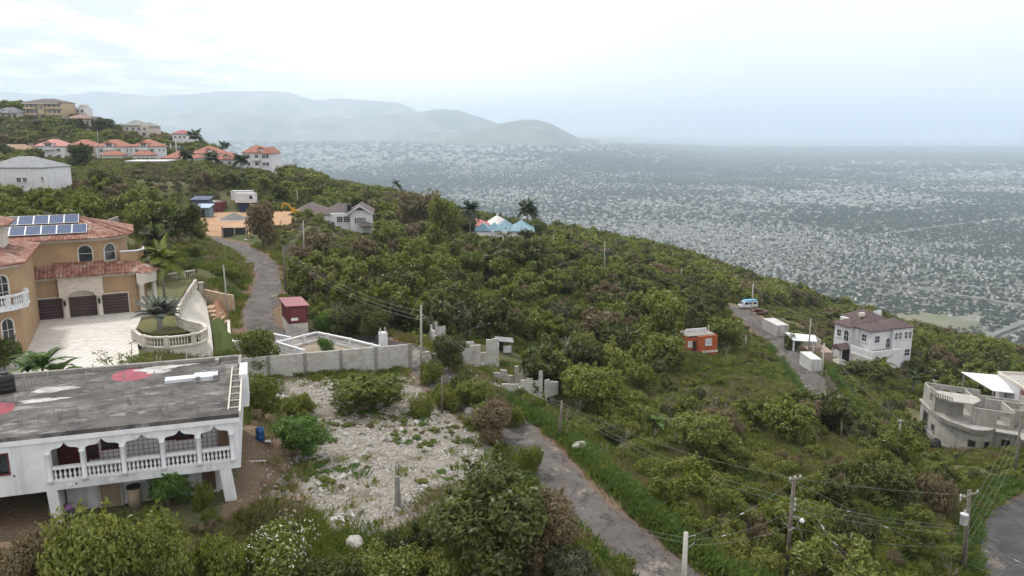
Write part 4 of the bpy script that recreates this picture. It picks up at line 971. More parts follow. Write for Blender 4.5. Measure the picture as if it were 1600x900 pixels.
    for a in (-.3, .3):
        for b in (-.3, .3): mb.cyl((a, b, 1.55), (a * .8, b * .8, 2.0), .06, n=5)
    mb.build('rebar_stub', CONCL, t)
    # driveway kerb wall, ramp and steps right of the curved wall
    a = [onz(px, py, -21.6) for px, py in ((357, 500), (358, 520), (364, 534))]
    t = thing('low_wall', 'low cream wall between the green strip and the road', 'wall', a[0])
    mb = MB()
    for p, q in zip(a[:-1], a[1:]):
        p, q = p - a[0], q - a[0]; d = (q - p).normalized(); k = Vector((-d.y, d.x, 0)) * .15; mb.prism([tuple(p - k)[:2], tuple(q - k)[:2], tuple(q + k)[:2], tuple(p + k)[:2]], -1.6, .0)
    mb.build('wall_body', CREAM, t)
    a = [onz(px, py, -19.6) for px, py in ((320, 452), (345, 458), (364, 461))]; t = thing('low_wall', 'low tan wall above the red ramp beside the mansion drive', 'wall', a[0]); mb = MB()
    for p, q in zip(a[:-1], a[1:]):
        p, q = p - a[0], q - a[0]; d = (q - p).normalized(); k = Vector((-d.y, d.x, 0)) * .15; mb.prism([tuple(p - k)[:2], tuple(q - k)[:2], tuple(q + k)[:2], tuple(p + k)[:2]], -2.6, .0)
    mb.build('wall_body', mat('tan_wall', (.56, .44, .31), (.5, .38, .26), 1, (.36, .28, .2), 1, .4), t)
    a = [onz(px, py, -21.0) for px, py in ((326, 478), (340, 485), (352, 496))]; t = thing('steps', 'stepped tan ramp edge down to the green strip', 'steps', a[0]); mb = MB()
    for i in range(6):
        p = a[0].lerp(a[2], i / 6) - a[0]; mb.box(p.x - .1, p.y - 1.2, -2 - .1 * i, p.x + .9, p.y + .6, .0 - .22 * i)
    mb.build('stair', mat('tan_steps', (.5, .36, .25), (.42, .3, .2), 1), t)
    # dry-stone walls up the slope
    def wall(lab, pl, Yd, h, m, th=.5, cat='wall', name='stone_wall', down=2.0, cap=None):
        top_ = [W(px, py, Y) for (px, py), Y in zip(pl, Yd)]; o = top_[0].copy(); t = thing(name, lab, cat, o); mb = MB(); cb = MB()
        for p, q in zip(top_[:-1], top_[1:]):
            p, q = p - o, q - o; d = (q - p); d.z = 0; d.normalize(); k = Vector((-d.y, d.x, 0)) * th / 2
            zz = [Vector((0, 0, -h - down)), Vector((0, 0, 0))]
            vs = [p - k + zz[0], q - k + zz[0], q + k + zz[0], p + k + zz[0], p - k, q - k, q + k, p + k]
            mb.add(vs, [(0, 3, 2, 1), (4, 5, 6, 7), (0, 1, 5, 4), (1, 2, 6, 5), (2, 3, 7, 6), (3, 0, 4, 7)])
            if cap:
                k2 = k * 1.4; u = Vector((0, 0, .003)); u2 = Vector((0, 0, .14)); cb.add([p - k2 + u, q - k2 + u, q + k2 + u, p + k2 + u, p - k2 + u2, q - k2 + u2, q + k2 + u2, p + k2 + u2], [(0, 3, 2, 1), (4, 5, 6, 7), (0, 1, 5, 4), (1, 2, 6, 5), (2, 3, 7, 6), (3, 0, 4, 7)])
        mb.build('masonry', m, t)
        if cap: cb.build('coping', cap, t)
        keep_clear([Vector((p.x + o.x * 0, p.y - 2.2, 0)) for p in (top_[0], top_[-1])] + [Vector((p.x, p.y + .8, 0)) for p in (top_[-1], top_[0])], .0)
        return t
    wall('rough tan stone wall high behind the mansion roof', ((198, 346), (240, 347), (284, 348), (287, 353)), (131, 132, 134, 132), 2.6, STONEW)
    wall('curved tan stone wall on the grass bank beside the mansion balcony', ((180, 384), (206, 386), (222, 392), (229, 402)), (112, 112, 108, 103), 1.8, STONEW)
    wall('short stone wall end at the top bend of the road', ((284, 370), (318, 371), (320, 380)), (150, 150, 146), 1.6, STONEW)
    wall('grey rendered wall behind the mansion roof at the left edge', ((-30, 338), (38, 333), (100, 328)), (112, 114, 116), 2.6, CONC, .25, name='concrete_wall')
    wall('taller pale wall stepped behind the grey wall on the left', ((-30, 326), (30, 322), (75, 320)), (128, 129, 130), 2.4, CONCL, .25, name='concrete_wall')
    wall('pale block wall slanting down behind the mansion roof hip', ((152, 348), (170, 343), (184, 338)), (106, 110, 116), 2.2, CONCL, .25, name='concrete_wall')
    wall('long cream retaining wall behind the orange-roofed villas', ((17, 223), (60, 224), (110, 226), (160, 227), (206, 231)), (345, 345, 340, 335, 330), 2.6, CREAM, .4, name='villa_wall')
    wall('cream roadside wall below the red-roofed apartment blocks', ((295, 264), (325, 265)), (292, 292), 1.8, CREAM, .4, name='villa_wall')
    wall('white garden wall beside the little red kiosk', ((462, 277), (484, 276)), (302, 306), 1.2, CREAM, .4, name='garden_wall')
    wall('white fence wall under the long house on the hill', ((124, 201), (144, 202)), (385, 385), 2.2, WHITE2, .3, name='garden_wall')
    wall('low white kerb wall by the bend below the construction yard', ((382, 374), (396, 375), (405, 376)), (158, 158, 158), .5, WHITE2, .4, name='kerb_wall')
    wall('thin pale garden wall running right from the white house', ((1427, 567), (1452, 574), (1478, 585)), (150, 146, 141), .8, CREAM, .3, name='garden_wall')
    wall('pale low wall beyond the grey unfinished house', ((1452, 592), (1480, 600)), (134, 130), .8, CREAM, .3, name='garden_wall')
keep_clear([G(*p) for p in ((205, 560), (335, 556), (366, 548), (362, 500), (352, 470), (322, 440), (305, 436), (262, 440), (208, 500))], .1)
walls()
# ================================================================ houses across the slope
class House:
    """a house set out from its photographed front: left end pixel, right end pixel, foot, distance, heading"""
    def __init__(s, name, label, cat, pl, pr, py, Y, a=0, group=None, lm=None):
        O = W(pl, py, Y); s.f = Fac((O.x, O.y), a, O.z); s.w = s.f.h(pr, py)[0]
        s.t = thing(name, label, cat, O, R(a), group); s.Y = Y
        landmark(lm or 'the ' + label.split(' with ')[0].split(' beside ')[0].split(' behind ')[0].split(' of ')[0], s.f.world(s.w / 2, 2, 2))
    def block(s, x0, y0, x1, y1, h, m, base=-3, part='wall', clear=True):
        MB().box(x0, y0, base, x1, y1, h).build(part, m, s.t)
        if clear: clear_rect(s.f, x0 - .5, y0 - 1.5, x1 + .5, y1 + .5, .3)
    def hip(s, x0, y0, x1, y1, z, rise, m, over=.6, gable=None, part='roof'):
        return MB().hip(x0, y0, x1, y1, z + .003, rise, over, .16, gable).build(part, m, s.t)
    def row(s, x0, x1, y, z, n, w=1.1, h=1.2, **k): win_row(s.t, x0, x1, y, z, n, w, h, **k)
    def flat(s, x0, y0, x1, y1, z, m, over=.3, th=.25, part='roof_slab'): MB().box(x0 - over, y0 - over, z + .003, x1 + over, y1 + over, z + th).build(part, m, s.t)

def dormer(H_, x, y, z, w, d, rise, wm, rm):
    MB().box(x - w / 2, y, z, x + w / 2, y + d, z + rise * .9).build('dormer', wm, H_.t)
    mb = MB(); k = w / 2 + .35
    mb.add([(x - k, y - .4, z + rise * .9 + .003), (x + k, y - .4, z + rise * .9 + .003), (x, y - .4, z + rise * 1.6), (x - k, y + d, z + rise * .9 + .003), (x + k, y + d, z + rise * .9 + .003), (x, y + d, z + rise * 1.6)], [(0, 1, 2), (0, 2, 5, 3), (1, 4, 5, 2), (0, 3, 4, 1)])
    mb.build('dormer_roof', rm, H_.t)

# --- two-storey villas in a row, orange and pink roofs
def villa(label, pl, pr, py, Y, roof, wallm=WHITE2, lower=None, a=0, dorm=True, st=2):
    H_ = House('villa', label, 'villa', pl, pr, py, Y, a, 'tiled villas in a row on the hillside'); w = H_.w; hh = 2.75 * st
    H_.block(0, 0, w, 9, hh, wallm); H_.hip(0, 0, w, 9, hh, 2.7, roof)
    H_.row(.2, w * .36, 0, hh - 2.0, 1, 1.5, 1.0); H_.row(w * .66, w - .2, 0, hh - 2.0, 1, 1.5, 1.0)
    if st > 1: H_.row(.3, w - .3, 0, .8, 3, 1.3, 1.3)
    H_.row(1, 8, w, hh - 2.0, 2, 1.0, 1.0, normal=(1, 0))
    if dorm:
        dormer(H_, w / 2, -.5, hh - .3, w * .34, 4, 1.7, wallm, roof); window(H_.t, w / 2, -.5, hh - .05, 0, -1, w * .22, 1.3)
        MB().box(w * .30, -1.2, hh - 1.35, w * .70, -.003, hh - 1.15).build('balcony', WHITE2, H_.t); MB().box(w * .30, -1.25, hh - 1.147, w * .70, -1.1, hh - .5).build('balcony_rail', WHITE2, H_.t)
    if lower:
        x0, x1 = lower; MB().box(x0, -5, -3, x1, -.003, 2.2).build('garage_wall', wallm, H_.t); H_.hip(x0, -5, x1, -1, 2.2, 1.6, roof, .5)
    return H_
villa('brown-roofed low villa at the left end of the hillside row', -14, 47, 247, 325, TAN_T, PINK, dorm=False, st=1)
villa('pink-roofed villa with a white gabled dormer in the hillside row', 57, 101, 250, 322, PINK_T, WHITE2)
villa('orange-roofed villa half hidden by a round tree in the row', 107, 148, 250, 326, ORANGE_T, PINK, dorm=False)
villa('orange-roofed villa with a lower garage roof, right of the round tree', 152, 195, 251, 316, ORANGE_T, WHITE2, lower=(4.5, 12.5))
villa('orange-roofed villa behind the flat grey building', 208, 246, 251, 312, ORANGE_T, WHITE2, lower=(2.5, 10))
villa('low wide orange-roofed villa beside the left dark palm', 256, 306, 259, 298, ORANGE_T, WHITE2, dorm=False, st=1)
def apart(label, pl, pr, py, Y, st, a=0, split=None):
    H_ = House('apartment_block', label, 'apartment block', pl, pr, py, Y, a, 'red-roofed apartment blocks on the hillside'); w = H_.w; hh = 2.75 * st
    H_.block(0, 0, w, 10, hh, WHITE2)
    if split: H_.hip(0, 0, w * split, 10, hh, 2.6, ORANGE_T); H_.hip(w * split + 1.3, -1.5, w, 8, hh - .25, 2.2, ORANGE_T, .55); MB().box(w * split + .8, -1.4, -3, w - .2, -.003, hh - .28).build('bay_wall', WHITE2, H_.t)
    else: H_.hip(0, 0, w, 10, hh, 2.6, ORANGE_T)
    for s in range(st):
        z = s * 2.75; y = -1.4 if split else 0
        H_.row(.3, w * (split or .55), 0, z + .9, 2, 1.2, 1.15)
        if split: H_.row(w * split + 1.0, w - .4, -1.4, z + .9, 2, 1.1, 1.2)
        else: H_.row(w * .58, w - .3, 0, z + .9, 1, 1.2, 1.15)
        if s: MB().box(w * .36, -1.3, z - .1, w * .6, -.003, z + .06).build('balcony', WHITE2, H_.t); MB().box(w * .36, -1.35, z + .063, w * .6, -1.22, z + .85).build('balcony_rail', WHITE2, H_.t)
    H_.row(.5, 9, w, .9, 3, 1, 1.1, normal=(1, 0))
    dormer(H_, w * .62, .4, hh + .1, 2.4, 3, 1.4, WHITE2, ORANGE_T)
    return H_
apart('white two-storey apartment block, highest behind the two left palms', 300, 344, 262, 308, 2, 0)
apart('white apartment block between the middle and the right dark palm', 333, 368, 273, 288, 2, -4)
apart('white three-storey apartment block with stepped roof at the end of the row', 382, 426, 274, 290, 3, -4, .62)

H_ = House('grey_building', 'flat-roofed grey concrete building with dark openings below the villas', 'building', 202, 259, 277, 268, 4)
w = H_.w; H_.block(0, 0, w, 9, 5.3, CONCL); H_.flat(0, 0, w, 9, 5.3, WHITE2, .7, .35)
for x, ww in ((.15, .9), (.46, 1.9), (.82, 1.9)): window(H_.t, w * x, 0, 3.5, 0, -1, ww, 1.1, True, CONCL, DARK, bars=(0, 0), trim=.05)
for x in (.2, .52, .84): door(H_.t, w * x, 0, .1, 0, -1, 2.6, 2.1, WHITE2, 'garage_door', CONCL)
MB().box(0, -.25, 2.65, w, -.003, 2.85).build('floor_band', CONCL, H_.t)

H_ = House('white_house', 'plain white house with a grey metal hip roof at the left edge', 'house', -22, 73, 302, 166, 0)
w = H_.w; H_.block(0, 0, w, 10, 5.3, WHITE2); H_.hip(0, 0, w, 10, 5.3, 2.2, GREYM, .25); window(H_.t, H_.f.h(31, 280)[0] - .2, 0, 2.4, 0, -1, .9, .9, bars=(1, 1)); window(H_.t, H_.f.h(38, 280)[0] + .15, 0, 2.4, 0, -1, .8, .9, bars=(1, 1)); window(H_.t, H_.f.h(66, 278)[0], 0, 2.7, 0, -1, .3, .8, bars=(0, 0))
MB().box(-.02, -.05, .1, w * .86, -.003, .5).build('plinth', mat('tan_plinth', (.42, .28, .18), (.36, .25, .16), 1), H_.t)

# --- hilltop
H_ = House('hilltop_mansion', 'four-storey tan mansion with balconies on the hilltop', 'mansion', 37, 99, 190, 412, 0, lm='the tan hilltop mansion')
w = H_.w; H_.block(1.5, 0, w, 13, 9.6, BEIGE); H_.hip(1.5, 0, w - 1, 13, 9.6, 2.1, BROWN_T, 1.2)
MB().box(1.0, -1.8, 9.0, w - 1, -.003, 9.55).build('cornice', CREAM, H_.t)
for s in range(3):
    z = .3 + s * 3.1
    for x0, x1 in ((1.5, w * .40), (w * .62, w)):
        MB().box(x0, -1.7, z - .12, x1, -.003, z + .05).build('balcony', CREAM, H_.t); MB().box(x0, -1.75, z + .053, x1, -1.6, z + .85).build('balcony_rail', BEIGE, H_.t)
        H_.row(x0 + .3, x1 - .3, 0, z + .6, 3, 1.6, 1.7)
window(H_.t, w * .51, -.0, 1.0, 0, -1, 3.4, 2.2, True, CREAM, bars=(3, 1)); window(H_.t, w * .5, 0, 4.6, 0, -1, 2.4, 2.0, bars=(1, 1)); window(H_.t, w * .5, 0, 8.0, 0, -1, 1.1, 1.2)
MB().box(w * .43, -1.0, 3.6, w * .58, -.003, 9.5).build('stair_bay', BEIGE, H_.t); window(H_.t, w * .505, -1.0, 6.5, 0, -1, 1.8, 1.6)
MB().box(w * .62, -7, -4, w + 5, -2, -1.0).build('retaining_terrace', BEIGE, H_.t)
H_ = House('white_house', 'white house with a gabled dark roof left of the hilltop mansion', 'house', -8, 30, 192, 405, 3)
w = H_.w; H_.block(0, 0, w, 9, 5.2, WHITE2); H_.hip(0, 0, w, 9, 5.2, 2.6, mat('slate_roof', (.14, .145, .155), (.19, .19, .2), 1), .5); dormer(H_, w * .5, -.6, 5.2, 3, 4, 1.0, WHITE2, GREYM); H_.row(.3, w - .3, 0, 2.9, 4, 1.4, 1.3); H_.row(.3, w - .3, 0, .4, 4, 1.4, 1.4)
MB().box(-.3, -1.6, 5.0, w + 1.2, -.003, 5.18).build('porch_roof', WHITE2, H_.t)
H_ = House('long_house', 'long pale house with a brown roof right of the hilltop mansion', 'house', 103, 150, 197, 396, -3)
w = H_.w; H_.block(0, 0, w, 10, 3.6, CREAM); H_.hip(0, 0, w * .72, 10, 3.6, 2.2, mat_tile('rose_brown_roof', (.22, .14, .13), (.27, .18, .165), (.2, .13, .12), .5, .5, .4), .8); H_.hip(w * .74, 0, w, 8, 3.2, 1.4, BROWN_T, .8); H_.row(.5, w - .5, 0, 1.0, 6, 1.3, 1.4)
H_ = House('small_white_house', 'small white flat-topped house on the skyline above the long house', 'house', 111, 133, 179, 425, 0)
w = H_.w; H_.block(0, 0, w, 8, 3.6, WHITE2); H_.flat(0, 0, w * .55, 8, 3.6, WHITE2, .2); MB().box(w * .6, .5, 3.6, w * .9, 6, 5.2).build('roof_room', CREAM, H_.t); H_.row(.3, w - .3, 0, 1.4, 3, 1.4, 1.2)
H_ = House('hill_house', 'house with a grey-green hip roof and pinkish walls on the skyline', 'house', 194, 233, 214, 386, -6)
w = H_.w; H_.block(0, 0, w, 11, 5.4, PINK); H_.hip(0, 0, w * .62, 11, 5.4, 2.6, mat('grey_green_roof', (.22, .235, .215), (.28, .29, .26), .6), .8); H_.hip(w * .6, 1, w, 9, 5.0, 1.8, mat('grey_green_roof2', (.23, .245, .225), (.28, .29, .26), .6), .8); H_.row(.4, w - .4, 0, 3.2, 4, 1.5, 1.3); H_.row(.4, w - .4, 0, .6, 3, 1.8, 1.6)
H_ = House('small_red_roof_house', 'small white house with a dull red roof among skyline trees', 'house', 270, 293, 219, 372, -5)
w = H_.w; H_.block(0, 0, w, 6, 2.9, WHITE2); H_.hip(0, 0, w, 6, 2.9, 1.6, mat('dull_red_roof', (.33, .10, .11), (.38, .14, .15), .6), .6); H_.row(.3, w - .3, 0, .9, 3, 1, 1.1)
H_ = House('ruined_house', 'unfinished grey house shell with white posts above the villas', 'house shell', 250, 278, 236, 345, 0)
w = H_.w; H_.block(0, 0, w, 6, 2.0, CONC)
for i in range(4): MB().box(w * i / 3.3, -.5, -1, w * i / 3.3 + .4, -.1, 3.4 + (i == 3) * 2).build('post', WHITE2, H_.t)
H_ = House('grey_shed', 'flat grey concrete shed behind the orange-roofed villas', 'shed', 193, 218, 236, 342, 0)
w = H_.w; H_.block(0, 0, w, 7, 2.6, CONC); H_.flat(0, 0, w, 7, 2.6, CONCL, .3, .2); H_.row(.3, w - .3, 0, .8, 2, 1.2, 1.0, glass=DARK, frame=CONC)
H_ = House('red_kiosk', 'tiny red-roofed kiosk in the bush right of the apartment blocks', 'kiosk', 447, 458, 281, 292, 0)
w = H_.w; H_.block(0, 0, w, 2.6, 2.2, mat('red_kiosk_wall', (.36, .06, .09), (.42, .1, .13), 1)); H_.hip(0, 0, w, 2.6, 2.2, .9, REDM, .3); window(H_.t, w / 2, 0, .9, 0, -1, .9, .8)

# --- white house with brown roof below the yard
H_ = House('brown_roof_house', 'long white house with brown hip roofs beside the construction yard', 'house', 455, 581, 360, 205, 8, lm='the brown-roofed white house')
w = H_.w; H_.block(0, 3, w * .19, 12, 4.0, WHITE2); H_.block(w * .19, 0, w * .47, 11, 4.0, WHITE2); H_.block(w * .47 + .01, .8, w * .74, 11, 4.3, WHITE2); H_.block(w * .74 + .01, -1.0, w, 10, 4.3, WHITE2)
H_.hip(.1, .3, w * .46, 12, 4.0, 2.7, BROWN_T, .7); H_.hip(w * .40, 2.2, w * .78, 10, 4.3, 2.2, BROWN_T, .3)
x0, x1 = w * .72, w + .1
mb = MB(); cx = (x0 + x1) / 2
mb.add([(x0 - .6, -1.8, 4.31), (x1 + .6, -1.8, 4.31), (cx, -1.8, 6.5), (x0 - .6, 11, 4.31), (x1 + .6, 11, 4.31), (cx, 11, 6.5)], [(0, 2, 5, 3), (1, 4, 5, 2), (3, 5, 4)]); mb.build('gable_roof', BROWN_T, H_.t)
mb = MB(); mb.panel([(x0 + .2, 4.3), (x1 - .2, 4.3), (cx, 6.1)], [], -1.0, .12); mb.build('gable_wall', WHITE2, H_.t)
mb = MB(); mb.panel([(x0 - .7, 4.2), (x0 - .2, 4.2), (cx, 6.25), (x1 + .2, 4.2), (x1 + .7, 4.2), (cx, 6.6)], [], -1.95, .12); mb.build('barge_board', WHITE2, H_.t)
MB().panel([(cx - 1.6, 5.2), (cx + 1.6, 5.2), (cx, 5.95)], [], -1.06, .05).build('gable_vent', BROWN_T, H_.t)
MB().box(w * .66, 1.2, 3.2, w * .69, 1.9, 6.9).build('chimney', CONC, H_.t); MB().box(w * .695, 2.2, 4.4, w * .745, 4, 6.5).build('dark_tank', IRON, H_.t)
H_.row(w * .24, w * .42, 0, 1.5, 4, .55, 1.6); H_.row(w * .56, w * .73, .8, 1.9, 2, 1.5, 1.5, bars=(2, 2)); H_.row(w * .79, w * .93, -1.0, 1.7, 5, .5, 1.5); window(H_.t, w * .51, .8, .2, 0, -1, 1.0, 1.9, True)
H_.row(w * .0 + .3, w * .18, 3, 1.6, 3, .5, 1.3); window(H_.t, w, 3.5, 2.0, 1, 0, 1.1, 1.5)
H_.hip(w * .86, -4.2, w + .4, -1.1, 1.3, .9, BROWN_T, .3, part='porch_roof'); MB().box(w + .1, -4.1, -3, w + .35, -3.8, 1.28).build('porch_post', WHITE2, H_.t); MB().box(w * .87, -4.1, -3, w * .88, -3.8, 1.28).build('porch_post', WHITE2, H_.t)

# --- blue roof group
H_ = House('blue_roof_house', 'white house with clustered pale blue hip roofs among the trees', 'house', 744, 833, 384, 226, 0, lm='the blue-roofed house')
w = H_.w; H_.block(0, 1, w * .45, 11, 4.2, WHITE2); H_.block(w * .45 + .01, 0, w, 10, 4.2, WHITE2)
H_.hip(0, 1, w * .24, 7, 4.2, 2.0, BLUEM, .5); H_.hip(w * .22, 3, w * .40, 8, 4.2, 1.9, BLUEM, .4); H_.hip(w * .34, 1, w * .66, 11, 4.2, 2.6, BLUEM, .5); H_.hip(w * .60, 0, w, 10, 4.2, 2.5, BLUEM, .5)
H_.row(w * .6, w * .95, 0, 1.2, 2, 1.3, 1.6, bars=(0, 1)); door(H_.t, w * .88, 0, .2, 0, -1, 1.8, 2.4, DARK, frame=WHITE2); MB().box(-.3, -1.2, 2.6, w * .24, 1, 2.85).build('porch_slab', CREAM, H_.t)
H_.row(.4, w * .22, 1, .8, 2, 1.0, 1.1, frame=BEIGE)
H_ = House('red_roof_house', 'low house with a crimson roof behind the left palm of the pair', 'house', 727, 762, 374, 241, 2)
w = H_.w; H_.block(0, 0, w, 8, 4.2, CREAM); H_.hip(0, 0, w, 8, 4.2, 1.8, REDM, .5); H_.row(.4, w - .4, 0, 1.5, 3, 1, 1.5)
O = W(777, 352, 250); t = thing('round_pavilion', 'round pavilion with a pale conical roof and white finial', 'pavilion', O); keep_clear([O + Vector((a, b, 0)) for a, b in ((-5, -9), (5, -9), (5, 5), (-5, 5))], 0)
MB().lathe([(3.6, -5), (3.6, .45)], (0, 0, 0), 16).build('wall', CREAM, t); MB().lathe([(4.3, .46), (4.3, .6), (2.2, 2.0), (.25, 3.2), (.2, 3.3)], (0, 0, 0), 16).build('roof', PALEM, t); MB().lathe([(.28, 3.31), (.2, 3.6), (.06, 4.5)], (0, 0, 0), 8).build('finial', WHITE2, t)

# --- small orange hut
H_ = House('orange_hut', 'small flat-roofed orange hut with white windows on the bushy slope', 'hut', 1071, 1119, 550, 125, 16, lm='the small orange hut')
w = H_.w; OR = mat('orange_paint', (.46, .115, .04), (.38, .09, .035), .8, (.26, .07, .03), .8, .4, True)
H_.block(0, 0, w * .36, 4, 2.35, OR); H_.block(w * .36 + .01, -.25, w, 4, 2.55, OR); H_.flat(.1, .1, w - .1, 3.9, 2.56, CONC, -.05, .1)
MB().box(w * .25, 2.9, 2.67, w * .95, 3.05, 3.1).build('roof_kerb', WHITE2, H_.t); MB().cyl((w * .97, 2.5, 2.6), (w * .97, 2.5, 3.7), .05).build('vent_pipe', WHITE2, H_.t); MB().cyl((w * .8, 1, 2.6), (w * .8, 1, 3.3), .03).build('vent_pipe', WHITE2, H_.t)
window(H_.t, w * .13, 0, .95, 0, -1, .55, .75, glass=WHITE2, bars=(1, 1)); door(H_.t, w * .27, 0, .1, 0, -1, .62, 1.7, DARK, frame=OR); window(H_.t, w * .70, -.25, 1.05, 0, -1, .95, .95, glass=mat_glass('pale_louvres', (.3, .32, .33)), bars=(2, 2))
MB().box(w * .5, -.5, -.3, w, -.26, .0).build('step', CREAM, H_.t)

# --- big white house on the right: its near corner points at the camera
def big_white():
    t = thing('big_white_house', 'large three-storey white house with maroon hip roofs on the right slope', 'house', BW.world(0, 0), BW.a); landmark('the big white house', BW.world(4, 3, 3)); clear_rect(BW, -3.2, -1.0, 12, 13, .2)
    def blk(x0, y0, x1, y1, z0, z1, part): MB().box(x0, y0, z0, x1, y1, z1).build(part, WHITE2, t)
    blk(0, 0, 6.9, 5.6, -6, 3.0, 'garage_wall'); blk(2.0, 2.6, 6.6, 7.0, 3.0, 6.75, 'front_bay'); blk(.6, 6.72, 6.6, 10.6, -3, 6.75, 'left_wing'); blk(1.6, 5.62, 6.6, 6.7, -3, 6.5, 'link_wall'); blk(6.62, 2.0, 11.5, 11, -10, 7.0, 'tall_wing')
    MB().box(.12, .12, 3.003, 6.6, 5.5, 3.1).build('terrace_roof', CONC, t)
    mb = MB(); mb.box(-.03, -.03, 3.003, 6.9, .15, 3.7); mb.box(-.03, .153, 3.003, .15, 5.6, 3.7); mb.build('terrace_parapet', WHITE2, t)
    H = lambda *a_, part='roof': MB().hip(*a_).build(part, MAROON_T, t)
    H(.6, 6.7, 5.2, 10.6, 6.753, 1.15, .45); H(2.0, 2.6, 6.6, 6.6, 6.753, 1.15, .45); H(5.2, 7.4, 10.4, 13.5, 7.2, 1.6, .3); H(6.7, 1.9, 11.5, 7.0, 7.003, 1.3, .2)
    MB().box(4.3, 5.8, 5, 10.1, 13.3, 7.18).build('core_wall', WHITE2, t); MB().box(5.0, 8.8, 8.0, 6.2, 9.4, 8.7).build('roof_step', CREAM, t); MB().box(9.2, 9.7, 7.5, 11.3, 9.9, 8.6).build('roof_parapet', WHITE2, t)
    for y in (1.4, 3.9): door(t, 0, y, .05, -1, 0, 2.0, 2.1, CREAM, 'garage_door')
    window(t, 2.9, 0, .5, 0, -1, 1.2, 1.2); window(t, 3.4, 2.6, 4.5, 0, -1, 1.1, 1.3); window(t, 2.0, 4.3, 4.5, -1, 0, 1.1, 1.3); window(t, .6, 9.3, 4.4, -1, 0, 1.0, 1.3); window(t, .6, 7.35, 3.9, -1, 0, 1.2, 2.1, True); window(t, 6.1, 2.6, 3.3, 0, -1, .9, 1.9, True)
    for x in (7.4, 8.4, 9.8, 10.8): window(t, x, 2.0, 4.9, 0, -1, .6, 1.3, x > 10.5)
    window(t, 10.5, 2.0, 1.4, 0, -1, 1.2, 1.3); window(t, 7.3, 2.0, 1.0, 0, -1, .6, 1.1); window(t, 9.2, 2.0, -1.2, 0, -1, .9, .5, bars=(0, 0))
    # gabled porch beside the garage
    P = MB(Mat4(-1.9, 8.3, 0, R(-90))); w = 2.5
    P.panel([(0, -1), (.28, -1)] + [(w / 2 - (w / 2 - .28) * math.cos(PI * i / 8), 1.75 + .75 * math.sin(PI * i / 8)) for i in range(9)] + [(w - .28, -1), (w, -1), (w, 2.75), (w / 2, 3.5), (0, 2.75)], [], 0, .25); P.build('porch_arch', WHITE2, t)
    MB().add([(-2.2, 8.6, 2.75), (-2.2, 5.5, 2.75), (-2.2, 7.05, 3.65), (.58, 8.6, 2.75), (.58, 5.65, 2.75), (.58, 7.05, 3.65)], [(0, 2, 5, 3), (1, 4, 5, 2), (0, 1, 2)]).build('porch_roof', MAROON_T, t)
    MB().box(-1.9, 5.85, -1, -1.65, 6.1, 2.75).build('porch_post', WHITE2, t); MB().box(.50, 5.9, 0, .59, 8.3, 2.5).build('porch_recess', DARK, t); MB().box(-2.6, 5.0, -1.5, .59, 8.6, .06).build('porch_floor', CREAM, t)
big_white()
H_ = House('carport', 'white flat carport roof on posts left of the big white house', 'carport', 1238, 1283, 552, 139, 4)
w = H_.w; MB().add([(0, 0, 2.4), (w * .78, -.5, 2.2), (w, 2.8, 2.45), (.4, 4.5, 2.75), (0, 0, 2.53), (w * .78, -.5, 2.33), (w, 2.8, 2.58), (.4, 4.5, 2.88)], [(0, 3, 2, 1), (4, 5, 6, 7), (0, 1, 5, 4), (1, 2, 6, 5), (2, 3, 7, 6), (3, 0, 4, 7)]).build('carport_roof', WHITEM, H_.t)
for x, y in ((.2, .3), (w * .7, 0), (w * .9, 2.6), (.5, 4.2)): MB().box(x, y, -2, x + .25, y + .25, 2.38).build('post', WHITE2, H_.t)
clear_rect(H_.f, 0, -1, w, 5, .2)
H_ = House('courtyard_wall', 'grey courtyard wall with a pinkish patio beside the white carport', 'wall', 1262, 1302, 551, 141, -3)
w = H_.w; MB().box(0, 5, -2, w * .6, 5.2, 2.2).build('wall', CONCL, H_.t); MB().box(w * .6, 2, -2, w * .64, 5.2, 1.9).build('wall', CONCL, H_.t); MB().box(0, 0, -2, w, 5, .1).build('patio', mat('pink_patio', (.40, .29, .25), (.34, .25, .22), 1), H_.t); MB().box(0, -.2, -2, w * .5, 0, 1.1).build('patio_wall', mat('pink_wall', (.42, .30, .26), (.36, .26, .22), 1), H_.t)
clear_rect(H_.f, 0, -2, w, 6, .2)

